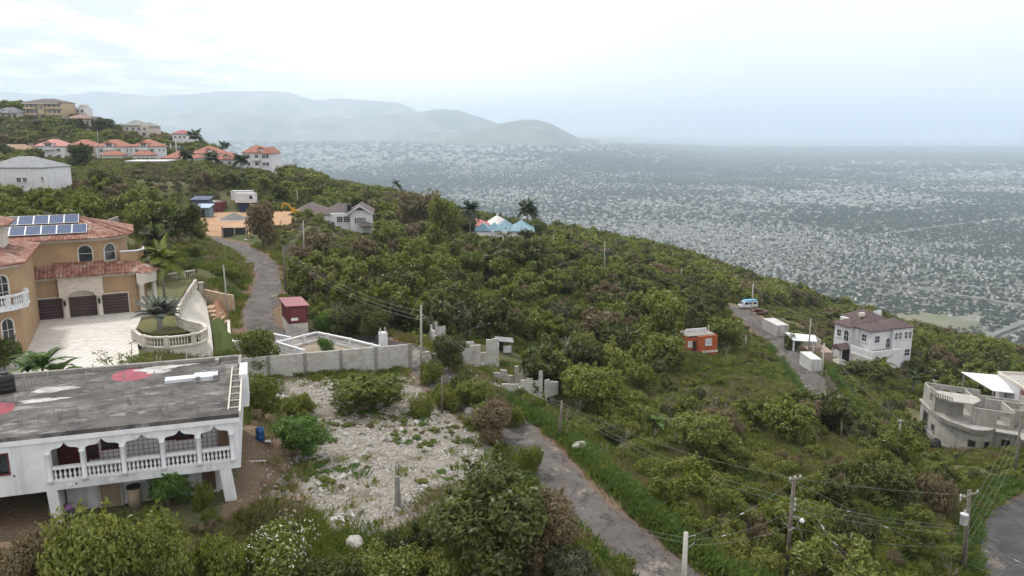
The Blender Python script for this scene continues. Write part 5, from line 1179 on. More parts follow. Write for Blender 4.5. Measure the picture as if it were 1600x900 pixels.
# --- grey unfinished house
def unfinished():
    f = UF; O = f.world(0, 0)
    t = thing('unfinished_house', 'unfinished grey concrete house with curved balconies and open rooms', 'house', O, f.a); landmark('the unfinished grey house', f.world(6, 2, 3)); clear_rect(f, -.5, -2.5, 18, 13, .0)
    def bow(x0, y0, x1, y1, n=8, bulge=1.0):
        return [(x0 + (x1 - x0) * i / n + bulge * math.sin(PI * i / n) * (y1 - y0) / math.hypot(x1 - x0, y1 - y0), y0 + (y1 - y0) * i / n - bulge * math.sin(PI * i / n) * (x1 - x0) / math.hypot(x1 - x0, y1 - y0)) for i in range(n + 1)]
    front = [(0, 4.5)] + bow(.0, 2.0, 1.6, -.2, 6, .35) + bow(2.2, -.6, 5.4, -.6, 8, .9) + [(6.0, .4), (16, .4), (16, 9), (0, 9)]
    MB().prism(front, -3, 2.9).build('lower_wall', CONCL, t)
    MB().prism([(p[0] + (-.12 if p[0] < 8 else .1), p[1] - (.14 if p[1] < 5 else -.1)) for p in front], -.35, -.12).build('floor_band', CONC, t)
    fl = [(p[0] + (-.25 if p[0] < 8 else .25), p[1] - (.3 if p[1] < 5 else -.2)) for p in front]
    MB().prism(fl, 2.903, 3.12).build('floor_slab', CONCL, t)
    # first floor rooms standing open to the sky: walls only
    def wl(x0, y0, x1, y1, z0, z1, th=.2, holes=()):
        d = math.hypot(x1 - x0, y1 - y0); mb = MB(Mat4(x0, y0, 0, math.atan2(y1 - y0, x1 - x0)))
        mb.panel([(0, z0), (d, z0), (d, z1), (0, z1)], [[(a, z0 + b), (c, z0 + b), (c, z0 + e), (a, z0 + e)] for a, b, c, e in holes], -th / 2, th); return mb.build('room_wall', CONCL, t)
    z = 3.12
    wl(.2, 4.3, .2, 8.8, z, z + 2.6, holes=[(1, .9, 2, 2.1)]); wl(.2, 8.8, 7, 8.8, z, z + 2.7, holes=[(2.3, 1.0, 3.1, 2.0), (4.0, 1.0, 4.8, 2.0)]); wl(7.0, 8.8, 16, 8.8, z, z + 2.0)
    wl(3.6, 1.6, 8.3, 1.6, z, z + 2.3, holes=[(2.8, .5, 4.3, 1.7)]); wl(8.3, 1.6, 8.3, 5.5, z, z + 2.5); wl(8.3, 3.0, 15.8, 3.0, z, z + 2.4); wl(15.8, .6, 15.8, 8.8, z, z + 2.0, holes=[(2, .6, 3, 1.7)])
    wl(6.5, 5.5, 15.8, 5.5, z, z + 2.6, holes=[(2.2, 1.5, 5.0, 2.3)]); wl(11.8, 5.5, 11.8, 8.8, z, z + 2.8); wl(5.2, 5.4, 5.2, 8.8, z, z + 2.5); wl(.2, 4.4, 3.6, 4.4, z, z + 2.2)
    # upper terrace slab with stepped edge on the left, rails on the curved balconies
    MB().prism([(-.3, 2.2), (1.0, 1.2), (3.6, 1.5), (5.2, 3.6), (5.2, 5.3), (-.3, 5.3)], z + 2.61, z + 2.8).build('upper_slab', CONCL, t)
    mb = MB(); zz = z + 2.8
    for a, b in (((-.3, 5.2), (-.3, 2.2)), ((-.3, 2.2), (1.0, 1.2))): mb.tube([(a[0], a[1], zz + .5), (b[0], b[1], zz + .5)], .08, 4); [mb.cyl((a[0] + (b[0] - a[0]) * k / 6, a[1] + (b[1] - a[1]) * k / 6, zz), (a[0] + (b[0] - a[0]) * k / 6, a[1] + (b[1] - a[1]) * k / 6, zz + .5), .07, n=6) for k in range(7)]
    mb.build('upper_rail', CONCL, t)
    mb = MB(); e = [p for p in fl if p[1] < 5][:-1]
    for a, b in zip(e[:-1], e[1:]):
        d = Vector((b[0] - a[0], b[1] - a[1], 0)); k = Vector((-d.y, d.x, 0)).normalized() * .08
        A, B = Vector((a[0], a[1], z)), Vector((b[0], b[1], z)); mb.add([A - k, B - k, B + k, A + k, A - k + Vector((0, 0, .42)), B - k + Vector((0, 0, .42)), B + k + Vector((0, 0, .42)), A + k + Vector((0, 0, .42))], [(0, 3, 2, 1), (4, 5, 6, 7), (0, 1, 5, 4), (1, 2, 6, 5), (2, 3, 7, 6), (3, 0, 4, 7)])
    mb.build('balcony_kerb', CONC, t)
    for x, y, nx, ny, zz, w, h in ((.72, .85, -.75, -.66, .9, .8, 1.0), (3.3, -1.42, -.15, -1, 1.0, .8, .9), (7.2, .4, 0, -1, 1.2, 1.0, .9), (0, 3.6, -1, 0, .6, .9, .9), (4.9, -1.0, .6, -.8, 1.0, .7, .9), (9.6, .4, 0, -1, -2.2, 1.2, 1.7), (11.2, .4, 0, -1, .3, 1.4, 1.9), (14, .4, 0, -1, .3, 1.4, 1.9), (0, 6.6, -1, 0, .2, 1.6, 2.0), (0, 3.4, -1, 0, -2.4, .9, 1.2), (3.0, -1.45, -.1, -1, -2.2, 1.0, 1.3), (7.2, .4, 0, -1, -1.6, .9, .9)):
        window(t, x, y, zz, nx, ny, w, h, frame=CONC, glass=DARK, bars=(0, 0), trim=.1)
    for x in (9.5, 12.5, 15.6): MB().cyl((x, -1.1, -4), (x, -1.1, 2.9), .16, n=8).build('porch_column', CONCL, t)
    MB().box(8.6, -1.4, 2.905, 16.2, .39, 3.1).build('porch_slab', CONCL, t)
    b = thing('plastic_barrel', 'black plastic tank at the foot of the unfinished grey house', 'barrel', W(1461, 702, 95.5))
    MB().lathe([(.62, -.6), (.66, .1), (.64, .6), (.68, .64), (.64, .68), (.62, 1.2), (.3, 1.4)], (0, 0, 0), 16).build('barrel_body', IRON, b, True); MB().lathe([(.3, 1.401), (.28, 1.5)], (0, 0, 0), 12).build('lid', IRON, b)
    c = thing('canopy', 'slanting white sheet canopy roof behind the unfinished grey house', 'canopy', f.world(2.4, 10.5, 0), f.a + R(12)); keep_clear([f.world(-4, 8.8), f.world(10, 8.8), f.world(8, 20), f.world(-6, 20)], .2)
    for ch in t.children_recursive:
        for v in ch.data.vertices: v.co.x -= .35 * max(v.co.y, 0)
    MB().add([(0, 4.5, 6.3), (3.2, 0, 5.2), (9.4, 0, 5.0), (6.2, 4.8, 6.2), (0, 4.5, 6.4), (3.2, 0, 5.3), (9.4, 0, 5.1), (6.2, 4.8, 6.3)], [(0, 3, 2, 1), (4, 5, 6, 7), (0, 1, 5, 4), (1, 2, 6, 5), (2, 3, 7, 6), (3, 0, 4, 7)]).build('sheet_roof', WHITEM, c)
    for x, y, zt in ((3.3, .2, 5.2), (9.0, .2, 5.0), (.4, 4.3, 6.28), (6.0, 4.5, 6.15)): MB().box(x - .08, y - .08, -4, x + .08, y + .08, zt - .03).build('post', STEEL, c)
unfinished()
FR = Fac((69.7, 96.5), -7, -40.6)
t = thing('flat_roof_house', 'white flat-roofed house with a maroon flank at the right edge', 'house', FR.world(0, 0), FR.a); clear_rect(FR, -.5, -2, 14, 13, .2); landmark('the flat-roofed house', FR.world(2, 8, 3))
MB().box(0, 5.6, -6, 11, 12, 5.7).build('wall', mat('lilac_white_render', (.60, .57, .60), (.54, .51, .54), .8, (.4, .38, .38), .8, .3, True), t); MB().box(.02, -3, -6, 11, 5.598, 5.7).build('flank_wall', mat('maroon_flank', (.20, .085, .09), (.25, .12, .12), .8, (.15, .07, .07), 1, .4), t)
MB().box(.16, -3, 5.703, 11, 11.84, 5.76).build('roof', CONCL, t); mb = MB(); mb.box(-.08, -3, 5.703, .155, 12.08, 6.1); mb.box(.158, 11.85, 5.703, 11, 12.08, 6.1); mb.build('parapet', CREAM, t); MB().box(3, 2, 5.763, 5, 4, 6.5).build('roof_box', CONC, t)
window(t, 0, 9.0, 3.0, -1, 0, .8, 1.2); window(t, .02, 4.3, 3.6, -1, 0, 1.5, .7, bars=(1, 0)); window(t, .02, 1.9, 3.3, -1, 0, 1.3, .9, bars=(1, 0))
# ================================================================ containers, vehicles, yard, poles, cables, palms
def mb_cont(L_, Wd, Ht, rib=.28, dep=.045):
    """corrugated steel box with its frame: long side along x, end doors at -x"""
    b = MB(); n = int(L_ / rib)
    def side(p0, p1, nrm):
        vs = []; k = int((Vector(p1) - Vector(p0)).length / rib) * 4
        for i in range(k + 1):
            q = Vector(p0).lerp(Vector(p1), i / k) + Vector(nrm) * (dep if i % 4 in (1, 2) else 0); vs += [(q.x, q.y, .14), (q.x, q.y, Ht - .1)]
        b.add(vs, [(2 * i, 2 * i + 2, 2 * i + 3, 2 * i + 1) for i in range(k)])
    side((0, 0, 0), (L_, 0, 0), (0, -1, 0)); side((0, Wd, 0), (L_, Wd, 0), (0, 1, 0)); side((L_, 0, 0), (L_, Wd, 0), (1, 0, 0))
    b.box(0.02, .02, Ht - .12, L_ - .02, Wd - .02, Ht - .04); b.box(.02, .02, .05, L_ - .02, Wd - .02, .14)
    fr = MB()
    for x in (-.06, L_ - .06):
        for y in (-.06, Wd - .06): fr.box(x, y, 0, x + .12, y + .12, Ht)
    for y in (-.06, Wd - .06): fr.box(.06, y, Ht - .12, L_ - .06, y + .12, Ht); fr.box(.06, y, 0, L_ - .06, y + .12, .14)
    for x in (-.06, L_ - .06): fr.box(x, .06, Ht - .12, x + .12, Wd - .06, Ht - .001); fr.box(x, .06, 0, x + .12, Wd - .06, .139)
    return b, fr
def container(label, p, rz, m, fm=None, L_=6.06, Wd=2.44, Ht=2.6, group=None, name='shipping_container', doors=True, cat='container'):
    t = thing(name, label, cat, p, rz, group); b, fr = mb_cont(L_, Wd, Ht); b.build('shell', m, t); fr.build('frame', fm or m, t)
    if doors:
        for k in (0, 1):
            d = MB(); y0 = .07 + k * (Wd - .14) / 2; y1 = y0 + (Wd - .14) / 2 - .02; d.box(-.03, y0, .16, .02, y1, Ht - .14); o = d.build('door', m, t)
            r_ = MB()
            for yy in (y0 + .3, y1 - .3): r_.cyl((-.05, yy, .2), (-.05, yy, Ht - .18), .022, n=5); r_.box(-.07, yy - .12, 1.0, -.03, yy + .12, 1.06)
            r_.build('lock_rod', STEEL, o)
    keep_clear([Vector(p) + Matrix.Rotation(rz, 3, 'Z') @ Vector(q) for q in ((-.5, -1.2, 0), (L_, -1.2, 0), (L_, Wd, 0), (-.5, Wd, 0))], .2)
    return t
def paint(nm, c, rust=(.22, .12, .075), ramt=.5): return mat(nm, c, tuple(k * .85 for k in c), 1.2, rust, .9, ramt, True, rough=.55)
# red container hut by the road on its block plinth
p = Vector((-22.9, 84.0, -22.4)); t = thing('container_hut', 'red corrugated container hut on a grey block plinth by the road', 'container', p, R(115)); landmark('the red container hut', p)
b, fr = mb_cont(4.4, 2.0, 1.9); RC = paint('crimson_container', (.15, .028, .038), (.09, .03, .03), .6)
for q in (b, fr): q.v = [(v[0], v[1], v[2] + 1.4) for v in q.v]
b.build('shell', RC, t); fr.build('frame', RC, t); MB().box(-.03, -.06, -1.5, 4.4, 2.06, 1.397).build('plinth', BLOCK, t)
MB().add([(-.25, -.3, 3.31), (4.8, -.3, 3.31), (4.8, 2.3, 3.42), (-.25, 2.3, 3.42), (-.25, -.3, 3.38), (4.8, -.3, 3.38), (4.8, 2.3, 3.49), (-.25, 2.3, 3.49)], [(0, 3, 2, 1), (4, 5, 6, 7), (0, 1, 5, 4), (1, 2, 6, 5), (2, 3, 7, 6), (3, 0, 4, 7)]).build('roof_sheet', mat_corr('rose_roof_sheet', (.25, .08, .095), (.30, .11, .125), .25, 0), t)
mb = MB(); mb.panel([(.1, 1.55), (1.9, 1.55), (1.9, 3.15), (.1, 3.15)], [], 0, .02); mb.v = [(-.05 + v[1], v[0], v[2]) for v in mb.v]; mb.build('end_panel', mat_corr('crimson_sheet', (.14, .028, .036), (.11, .03, .034), .22, 0), t); MB().box(-.09, 1.0, 1.75, -.053, 1.75, 2.05).build('notice', WHITE2, t)
keep_clear([p + Vector(q) for q in ((-3.2, -3.0, 0), (1.4, -3.0, 0), (1.0, 2.5, 0), (-4, 4.5, 0))], .1)
# two white containers by the right road
container('rust-streaked white container beside the road above the carport', Vector((55.4, 150.4, -40.75)), R(98), paint('rusty_white', (.60, .60, .60), (.33, .17, .10), .75), L_=6.06); landmark('the rusty white container', W(1210, 500, 149))
container('clean white container at the roadside near the tall pole', Vector((52.3, 125.7, -40.15)), R(91), paint('clean_white', (.74, .74, .74), (.5, .46, .42), .3), L_=4.6, Wd=1.75, Ht=2.3); landmark('the clean white container', W(1268, 570, 128))
# construction yard
landmark('the construction yard', W(370, 345, 190))
def yp(px, py): p = W(px, py, 195); return onz(px, py, -22.0)
def sc_(px, py): return onz(px, py, -22.0)
cab = paint('white_cabin', (.70, .71, .72), (.45, .42, .4), .3); blu = paint('navy_container', (.025, .04, .10), (.06, .05, .06), .4)
container('navy blue container under the right white site cabin', sc_(374, 331), 0, blu, L_=5.0); container('dark navy container under the left white site cabin', sc_(361, 329) + Vector((0, 3.2, 0)), 0, blu, L_=5.5)
a = sc_(371, 331) + Vector((0, -1.2, 2.62)); c1 = container('white site cabin with a dark window, stacked in front', a, 0, cab, L_=5.2, name='site_cabin', doors=False, cat='site cabin'); window(c1, 4.4, -.045, 1.0, 0, -1, .85, .95, bars=(0, 0))
b_ = sc_(360, 330) + Vector((-.3, 2.2, 2.9)); c2 = container('white site cabin stacked behind and left of the other cabin', b_, 0, cab, L_=5.6, name='site_cabin', doors=False, cat='site cabin'); window(c2, 1.3, -.045, .9, 0, -1, .6, 1.0, bars=(0, 0))
container('maroon container standing end-on in the yard', sc_(333, 331) + Vector((2.2, 0, 0)), R(90), paint('maroon_container', (.22, .05, .06), (.15, .06, .05), .4), L_=4.5); container('pale grey container standing end-on beside the maroon one', sc_(321, 331) + Vector((2.2, .3, 0)), R(90), paint('pale_container', (.47, .48, .46), (.3, .24, .2), .4), L_=6.0)
p = sc_(330, 318) + Vector((0, 4, 0)); t = thing('yellow_machine', 'yellow machine cab showing behind the maroon container', 'machine', p); YEL = paint('machine_yellow', (.60, .32, .02), (.3, .16, .05), .4); MB().box(-1, -.8, 1.4, 1, .8, 3.8).build('cab', YEL, t); MB().box(-1.6, -.9, .4, 1.4, .9, 1.39).build('chassis', IRON, t)
for lab, px, m, z in (('navy roofed shed at the left of the yard', 301, mat_corr('navy_roof', (.05, .065, .13), (.07, .085, .16), .3, 0), 3.6), ('pale blue roofed shed in front of the navy one', 307, mat_corr('sky_roof', (.30, .40, .52), (.36, .46, .58), .3, 0), 2.5)):
    p = sc_(px, 333 if z > 3 else 340); t = thing('site_shed', lab, 'shed', p); k = 4.6 if z > 3 else 3.4
    MB().box(0, 0, -1, k, 3, z).build('wall', paint(f'shed_wall_{px}', (.09, .12, .20) if z > 3 else (.16, .24, .28), (.1, .1, .1), .3), t); MB().add([(-.3, -.4, z + .003), (k + .3, -.4, z + .003), (k + .3, 3.4, z + .7), (-.3, 3.4, z + .7), (-.3, -.4, z + .1), (k + .3, -.4, z + .1), (k + .3, 3.4, z + .8), (-.3, 3.4, z + .8)], [(0, 3, 2, 1), (4, 5, 6, 7), (0, 1, 5, 4), (1, 2, 6, 5), (2, 3, 7, 6), (3, 0, 4, 7)]).build('roof', m, t)
    door(t, k * .5, 0, 0, 0, -1, .9, 1.9, DARK, frame=IRON)
p = sc_(366, 343); t = thing('gravel_heap', 'grey gravel heap with a pale rim in the orange yard', 'gravel heap', p); mb = MB(); q = np.random.default_rng(2); vs = [(0, 0, 1.75)]; 
for k in range(1, 9):
    for j in range(22): a = 2 * PI * j / 22; r_ = 3.9 * k / 8 * (1 + .1 * q.random()); vs.append((r_ * math.cos(a), r_ * math.sin(a) * .7, max(1.75 * (1 - k / 8.0) ** 1.05 + .1 * q.random() * (k < 8) - .1 * (k == 8), -.1)))
mb.add(vs, [(0, 1 + j, 1 + (j + 1) % 22) for j in range(22)] + [(1 + (k - 1) * 22 + j, 1 + k * 22 + j, 1 + k * 22 + (j + 1) % 22, 1 + (k - 1) * 22 + (j + 1) % 22) for k in range(1, 8) for j in range(22)]).build('heap', mat('grey_gravel', (.17, .165, .165), (.23, .22, .215), 2, bmp=.6, bscale=12), t)
mb = MB(); mb.lathe([(4.25, -.1), (4.2, .1), (3.5, .12)], (0, 0, 0), 24); mb.v = [(v[0], v[1] * .72, v[2]) for v in mb.v]; mb.build('pale_rim', mat('pale_grit', (.5, .49, .47), (.42, .41, .4), 2), t)
p = W(349, 371, 166); t = thing('sheet_gate', 'black sheet-metal double gate across the yard entrance', 'gate', p, R(4)); mb = MB(); wq = (W(384, 371, 166) - p).length
for k in (0, 1): MB().box(.05 + k * wq / 2, -.05, -.6, wq / 2 * (k + 1) - .05, .05, 2.1).build('gate_leaf', mat_corr('black_sheet', (.022, .023, .028), (.032, .034, .04), .22, 0, rough=.6), t)
for x in (-.15, wq): MB().box(x - .12, -.12, -1, x + .12, .12, 2.4).build('gate_post', CONC, t)
keep_clear([p + Vector(k) for k in ((-1, -8, 0), (7, -8, 0), (7, 4, 0), (-1, 4, 0))], .3)
# the excavator
p = sc_(452, 340) + Vector((0, 6, 0)); p.z = -22.0; t = thing('excavator', 'yellow excavator with raised arm behind the brown-roofed white house', 'excavator', p, R(200)); t.scale = (.66, .66, .66)
for y in (-1.0, .55): mb = MB(); mb.prism([(-1.9, 0), (1.9, 0), (1.9, .45), (-1.9, .45)], 0, .8); mb.v = [(v[0] * (1 if .1 < v[2] < .7 else .93), v[1] + y, v[2]) for v in mb.v]; mb.build('track', IRON, t)
MB().box(-1.7, -1.1, .82, 1.4, 1.1, 2.0).build('house_body', YEL, t); c = MB().box(.1, .15, 2.003, 1.4, 1.05, 3.1).build('cab', YEL, t); MB().box(.25, .12, 2.25, 1.25, .148, 2.95).build('cab_window', GLASS, c)
MB().tube([(1.2, -.3, 1.8), (2.6, -.3, 4.4), (4.4, -.3, 4.9)], .42, 6).build('boom', YEL, t, False); MB().tube([(4.4, -.3, 5.1), (5.2, -.3, 2.6)], .32, 6).build('stick', YEL, t); MB().add([(4.9, -.8, 2.6), (5.6, -.8, 2.5), (5.7, -.8, 1.6), (5.0, -.8, 1.7), (4.9, .2, 2.6), (5.6, .2, 2.5), (5.7, .2, 1.6), (5.0, .2, 1.7)], [(0, 1, 5, 4), (1, 2, 6, 5), (2, 3, 7, 6), (0, 3, 2, 1), (4, 5, 6, 7)]).build('bucket', IRON, t)
# vehicles on the right road
def van():
    p = W(1168, 489, 180); p.z = Hp(p.x, p.y) + .05; t = thing('van', 'small white van with a light blue roof parked at the road end', 'van', p, R(12)); landmark('the parked van', p)
    side = [(-2.15, .42), (2.2, .42), (2.2, .95), (1.95, 1.12), (1.35, 1.78), (1.1, 1.82), (-2.0, 1.82), (-2.15, 1.7)]
    wv = mat('van_white', (.70, .72, .74), (.64, .66, .68), 1, rough=.35, bmp=0); 
    mb = MB(); n = len(side); vs = [(-x, -.82, z) for x, z in side] + [(-x, .82, z) for x, z in side]
    mb.add(vs, [list(range(n)), list(range(n, 2 * n))[::-1]] + [(i, n + i, n + (i + 1) % n, (i + 1) % n) for i in range(n)]); o = mb.build('body', wv, t); bv = o.modifiers.new('b', 'BEVEL'); bv.width = .08; bv.segments = 2
    mb = MB(); mb.add([(-1.15, -.80, 1.825), (2.02, -.80, 1.825), (2.02, .80, 1.825), (-1.15, .80, 1.825), (-.9, -.72, 2.12), (1.9, -.72, 2.12), (1.9, .72, 2.12), (-.9, .72, 2.12)], [(0, 1, 5, 4), (1, 2, 6, 5), (2, 3, 7, 6), (3, 0, 4, 7), (4, 5, 6, 7)]); mb.build('roof', mat('van_blue', (.10, .38, .58), (.13, .42, .62), 1, rough=.4, bmp=0), t)
    for x0, x1 in ((-1.25, -.35), (-.15, .75), (.95, 1.8)): MB().box(x0, -.84, 1.15, x1, -.822, 1.66).build('side_window', GLASS, t)
    MB().add([(-1.98, -.7, 1.14), (-1.98, .7, 1.14), (-1.40, .7, 1.72), (-1.40, -.7, 1.72)], [(0, 1, 2, 3)]).build('windscreen', GLASS, t).location = (-.02, 0, .02)
    for y in (-.6, .6): MB().box(-2.24, y - .14, .72, -2.19, y + .14, .9).build('headlight', mat('headlight_lens', (.8, .8, .78), None, 4), t)
    for x in (-1.4, 1.4):
        for y in (-.78, .78):
            o = MB().cyl((x, y - .1, .32), (x, y + .1, .32), .32, n=16).build('wheel', IRON, t); MB().cyl((x, y - .11, .32), (x, y + .11, .32), .17, n=12).build('rim', STEEL, o)
    keep_clear([p + Vector(k) for k in ((-3, -5, 0), (12, -8, 0), (12, 2, 0), (-3, 2, 0))], .2)
van()
def wreck():
    p = W(1186, 491, 176); p.z = Hp(p.x, p.y) + .05; t = thing('wrecked_car', 'dark red stripped car behind the parked van and pole', 'car', p, R(-10)); DR = mat('dull_red_paint', (.10, .022, .025), (.14, .04, .04), 1.5, (.09, .05, .04), 2, .6, rough=.6)
    side = [(-1.9, .35), (1.9, .35), (1.9, .8), (.9, .88), (.4, 1.32), (-.9, 1.32), (-1.5, .9), (-1.9, .85)]; n = len(side); mb = MB()
    mb.add([(x, -.75, z) for x, z in side] + [(x, .75, z) for x, z in side], [list(range(n)), list(range(n, 2 * n))[::-1]] + [(i, n + i, n + (i + 1) % n, (i + 1) % n) for i in range(n)]); mb.build('body', DR, t)
    for x0, x1 in ((-.85, -.25), (-.15, .4)): MB().box(x0, -.77, .9, x1, -.752, 1.24).build('side_window', DARK, t)
    MB().box(-1.45, -.6, .955, -.95, .6, .965).build('tray_load', WHITE2, t)
    for x in (-1.2, 1.2):
        for y in (-.7, .7): MB().cyl((x, y - .09, .28), (x, y + .09, .28), .28, n=14).build('wheel', IRON, t)
wreck()
for i, (px, py) in enumerate(((1191, 494), (1197, 496))):
    p = W(px, py, 171); p.z = Hp(p.x, p.y); t = thing('scrap_heap', ('brown scrap heap just right of the wrecked car', 'dark scrap heap between the wrecked car and the rusty container')[i], 'scrap', p); q = random.Random(i); mb = MB()
    for k in range(9): a, b = Vector((q.uniform(-1.4, 1.4), q.uniform(-.6, .6), q.uniform(0, .5))), Vector((q.uniform(-1.4, 1.4), q.uniform(-.6, .6), q.uniform(.1, .9))); mb.cyl(a, b, q.uniform(.06, .2), n=5)
    mb.build('scrap_metal', mat(f'rusty_scrap_{i}', (.10, .05, .04), (.06, .045, .04), 2), t)
# loose fence running down from the white container
pts = [G(*k) for k in ((1290, 598), (1303, 620), (1316, 638), (1330, 655), (1345, 672))]
t = thing('picket_fence', 'weathered grey picket fence dropping down beside the right road', 'fence', pts[0]); mb = MB(); q = random.Random(4)
for a, b in zip(pts[:-1], pts[1:]):
    n = int((b - a).length / .35); a, b = a - pts[0], b - pts[0]
    for i in range(n): c = a.lerp(b, i / n); h_ = q.uniform(1.2, 1.9); mb.box(c.x - .09, c.y - .03, c.z - .3, c.x + .09, c.y + .03, c.z + h_)
    mb.tube([a + Vector((0, .05, .7)), b + Vector((0, .05, .7))], .05, 4)
mb.build('pickets', WOOD, t)
for a in pts: MB().cyl(a - pts[0] - Vector((0, 0, .4)), a - pts[0] + Vector((0, 0, 2.1)), .09, n=6).build('post', WOOD, t)
# tin shelter and broken foundations in the middle
p = G(786, 552); t = thing('tin_shelter', 'small lean-to with a white tin roof above the broken block walls', 'shelter', p, R(8)); landmark('the tin shelter', p); keep_clear([p + Vector(k) for k in ((-3, -5, 0), (3, -5, 0), (3, 2, 0), (-3, 2, 0))], 0)
MB().add([(-1.0, -.5, 1.75), (1.3, -.7, 1.5), (1.4, 1.2, 1.6), (-.9, 1.4, 1.85), (-1.0, -.5, 1.81), (1.3, -.7, 1.56), (1.4, 1.2, 1.66), (-.9, 1.4, 1.91)], [(0, 3, 2, 1), (4, 5, 6, 7), (0, 1, 5, 4), (1, 2, 6, 5), (2, 3, 7, 6), (3, 0, 4, 7)]).build('roof', GREYM, t)
for x, y in ((-.85, -.3), (1.15, -.5), (1.2, 1.0), (-.8, 1.2)): MB().cyl((x, y, -.5), (x, y, 1.6), .05, n=5).build('post', WOOD, t)
MB().box(.1, .2, 0, 1.1, .9, .7).build('crate', WHITE2, t); MB().box(-.8, .9, 0, .1, 1.0, 1.6).build('back_board', DARK, t)
def ruin(label, px, py, Y, a, parts):
    p = W(px, py, Y); p.z = Hp(p.x, p.y); t = thing('ruined_wall', label, 'ruin', p, R(a), 'broken block walls between the road and the slope'); landmark('the broken block walls', p); q = random.Random(px)
    for x0, y0, x1, y1, prof in parts:
        d = math.hypot(x1 - x0, y1 - y0); mb = MB(Mat4(x0, y0, 0, math.atan2(y1 - y0, x1 - x0))); n = len(prof)
        top = []
        for i, h_ in enumerate(prof): top += [(d * i / n, h_), (d * (i + 1) / n, h_)]
        mb.panel([(0, -1.2), (d, -1.2)] + top[::-1], [], -.11, .22); mb.build('wall_piece', BLOCK, t)
    keep_clear([p + Matrix.Rotation(R(a), 3, 'Z') @ Vector(k) for k in ((-.4, -2.0, 0), (max(x[2] for x in parts) + .4, -2.0, 0), (max(x[2] for x in parts) + .4, 1.5, 0), (-.4, 1.5, 0))], 0)
ruin('stepped pair of broken block walls nearest the tall slim pole', 688, 572, 84, 20, [(0, 0, 0, 5, (.9, 1.3, 1.7, 2.2)), (0, 5, 2, 5, (2.2, 1.6)), (0, 0, 2.6, -.6, (.8, .8, 1.1))])
ruin('tall broken block wall with a gap between two stubs', 722, 566, 86, 6, [(0, 0, 4.2, 0, (2.2, 2.2, .9, .9, 2.4, 2.5)), (4.2, 0, 4.2, 3, (1.8, 1.2))])
ruin('low block wall piece in the grass before the broken walls', 708, 583, 80, 12, [(0, 0, 3.0, 0, (1.2, 1.2, 1.2)), (0, 0, -.0, 3, (1.2, .7))])
ruin('thin row of broken wall posts in the middle of the ruins', 772, 590, 80, -22, [(0, 0, 2.2, 0, (.5, .9, .4)), (2.4, 0, 3.6, 0, (1.5, .7, 1.7)), (4.4, 0, 4.6, 0, (1.6,))])
ruin('pale foundation with one upright block stub', 770, 613, 73, 5, [(0, 0, 2.6, 0, (.2, .35, .3)), (2.8, .4, 4.6, .4, (.55, .7, .45)), (4.6, .3, 5.0, .3, (1.5,)), (5.2, 0, 6.6, .9, (.6, .3, .15))])
ruin('pale rubble-topped foundation slab right of the block stub', 808, 612, 74, -24, [(0, 0, 3.2, 0, (.7, .45, .3, .1)), (0, 0, .5, 2.0, (.7, .5))])
p = W(700, 602, 70.5); p.z = Hp(p.x, p.y) + .05
q = np.random.default_rng(8)
for i, (px, py, Y, s, lab) in enumerate(((735, 640, 64.6, .5, 'pale boulder on the bank left of where the lower road vanishes'), (905, 690, 57, .6, 'pale boulder in the grass right of the lower road pole'), (920, 688, 57.4, .45, 'brownish boulder beside the pale one right of the pole'), (1240, 505, 152, .8, 'white boulder on the slope behind the rusty container'), (1247, 508, 151, .7, 'white boulder right of the first one behind the container'), (555, 862, 38.5, .55, 'grey boulder at the lower edge of the stony lot'), (600, 868, 38, .5, 'grey boulder by the yellow bushes below the stony lot'), (640, 866, 38.2, .6, 'large grey boulder left of the large dark tree'), (845, 818, 44.5, .4, 'pale boulder on the bank by the leaning dark pole'), (1080, 505, 150, .7, 'pale boulder above the orange hut'))):
    import bmesh
    bm = bmesh.new(); bmesh.ops.create_icosphere(bm, subdivisions=2, radius=1)
    for v in bm.verts: v.co = v.co * (.8 + .4 * float(vn(v.co.x * 2 + i * 5, v.co.y * 2 + v.co.z * 2, i))); v.co.z *= .7
    me = bpy.data.meshes.new('boulder'); bm.to_mesh(me); bm.free(); me.materials.append(mat(f'boulder_{i}', (.42, .40, .37), (.32, .29, .26), 1.5, (.2, .18, .15), 1, .5, bmp=.6, bscale=6)); o = bpy.data.objects.new('boulder', me); COL.objects.link(o)
    p = W(px, py, Y); o.location = (p.x, p.y, Hp(p.x, p.y) + s * .2); o.scale = (s * 1.3, s, s); o.rotation_euler = (0, 0, i); tag(o, lab, 'boulder', 'boulders by the road and lot')
# small things on the stony lot
p = G(407, 688); t = thing('blue_barrel', 'blue plastic barrel standing on the bare earth right of the arched house', 'barrel', p); landmark('the blue barrel', p)
MB().lathe([(.27, 0), (.29, .05), (.29, .28), (.31, .31), (.29, .34), (.29, .6), (.31, .63), (.29, .66), (.28, .9)], (0, 0, 0), 18).build('barrel_body', mat('blue_plastic', (.02, .10, .26), (.03, .13, .32), 2, rough=.45), t, True); MB().lathe([(.24, .901), (.24, .93), (.02, .935)], (0, 0, 0), 16).build('lid', mat('blue_lid', (.015, .07, .2), None, 2), t)
p = G(424, 778); t = thing('wooden_pallet', 'grey weathered board platform lying on the stony lot', 'board', p, R(20))
for k in range(5): MB().box(-.55, -.5 + k * .2, .16, .55, -.32 + k * .2, .2).build('board', WOOD, t)
for x in (-.5, 0, .42): MB().box(x, -.5, 0, x + .08, .5, .157).build('bearer', WOOD, t)
p = G(462, 780); t = thing('flat_board', 'reddish board lying flat right of the board platform', 'board', p, R(-8)); MB().box(-.5, -.3, .03, .5, .3, .08).build('board', mat('red_brown_board', (.26, .15, .12), (.32, .22, .18), 2), t)
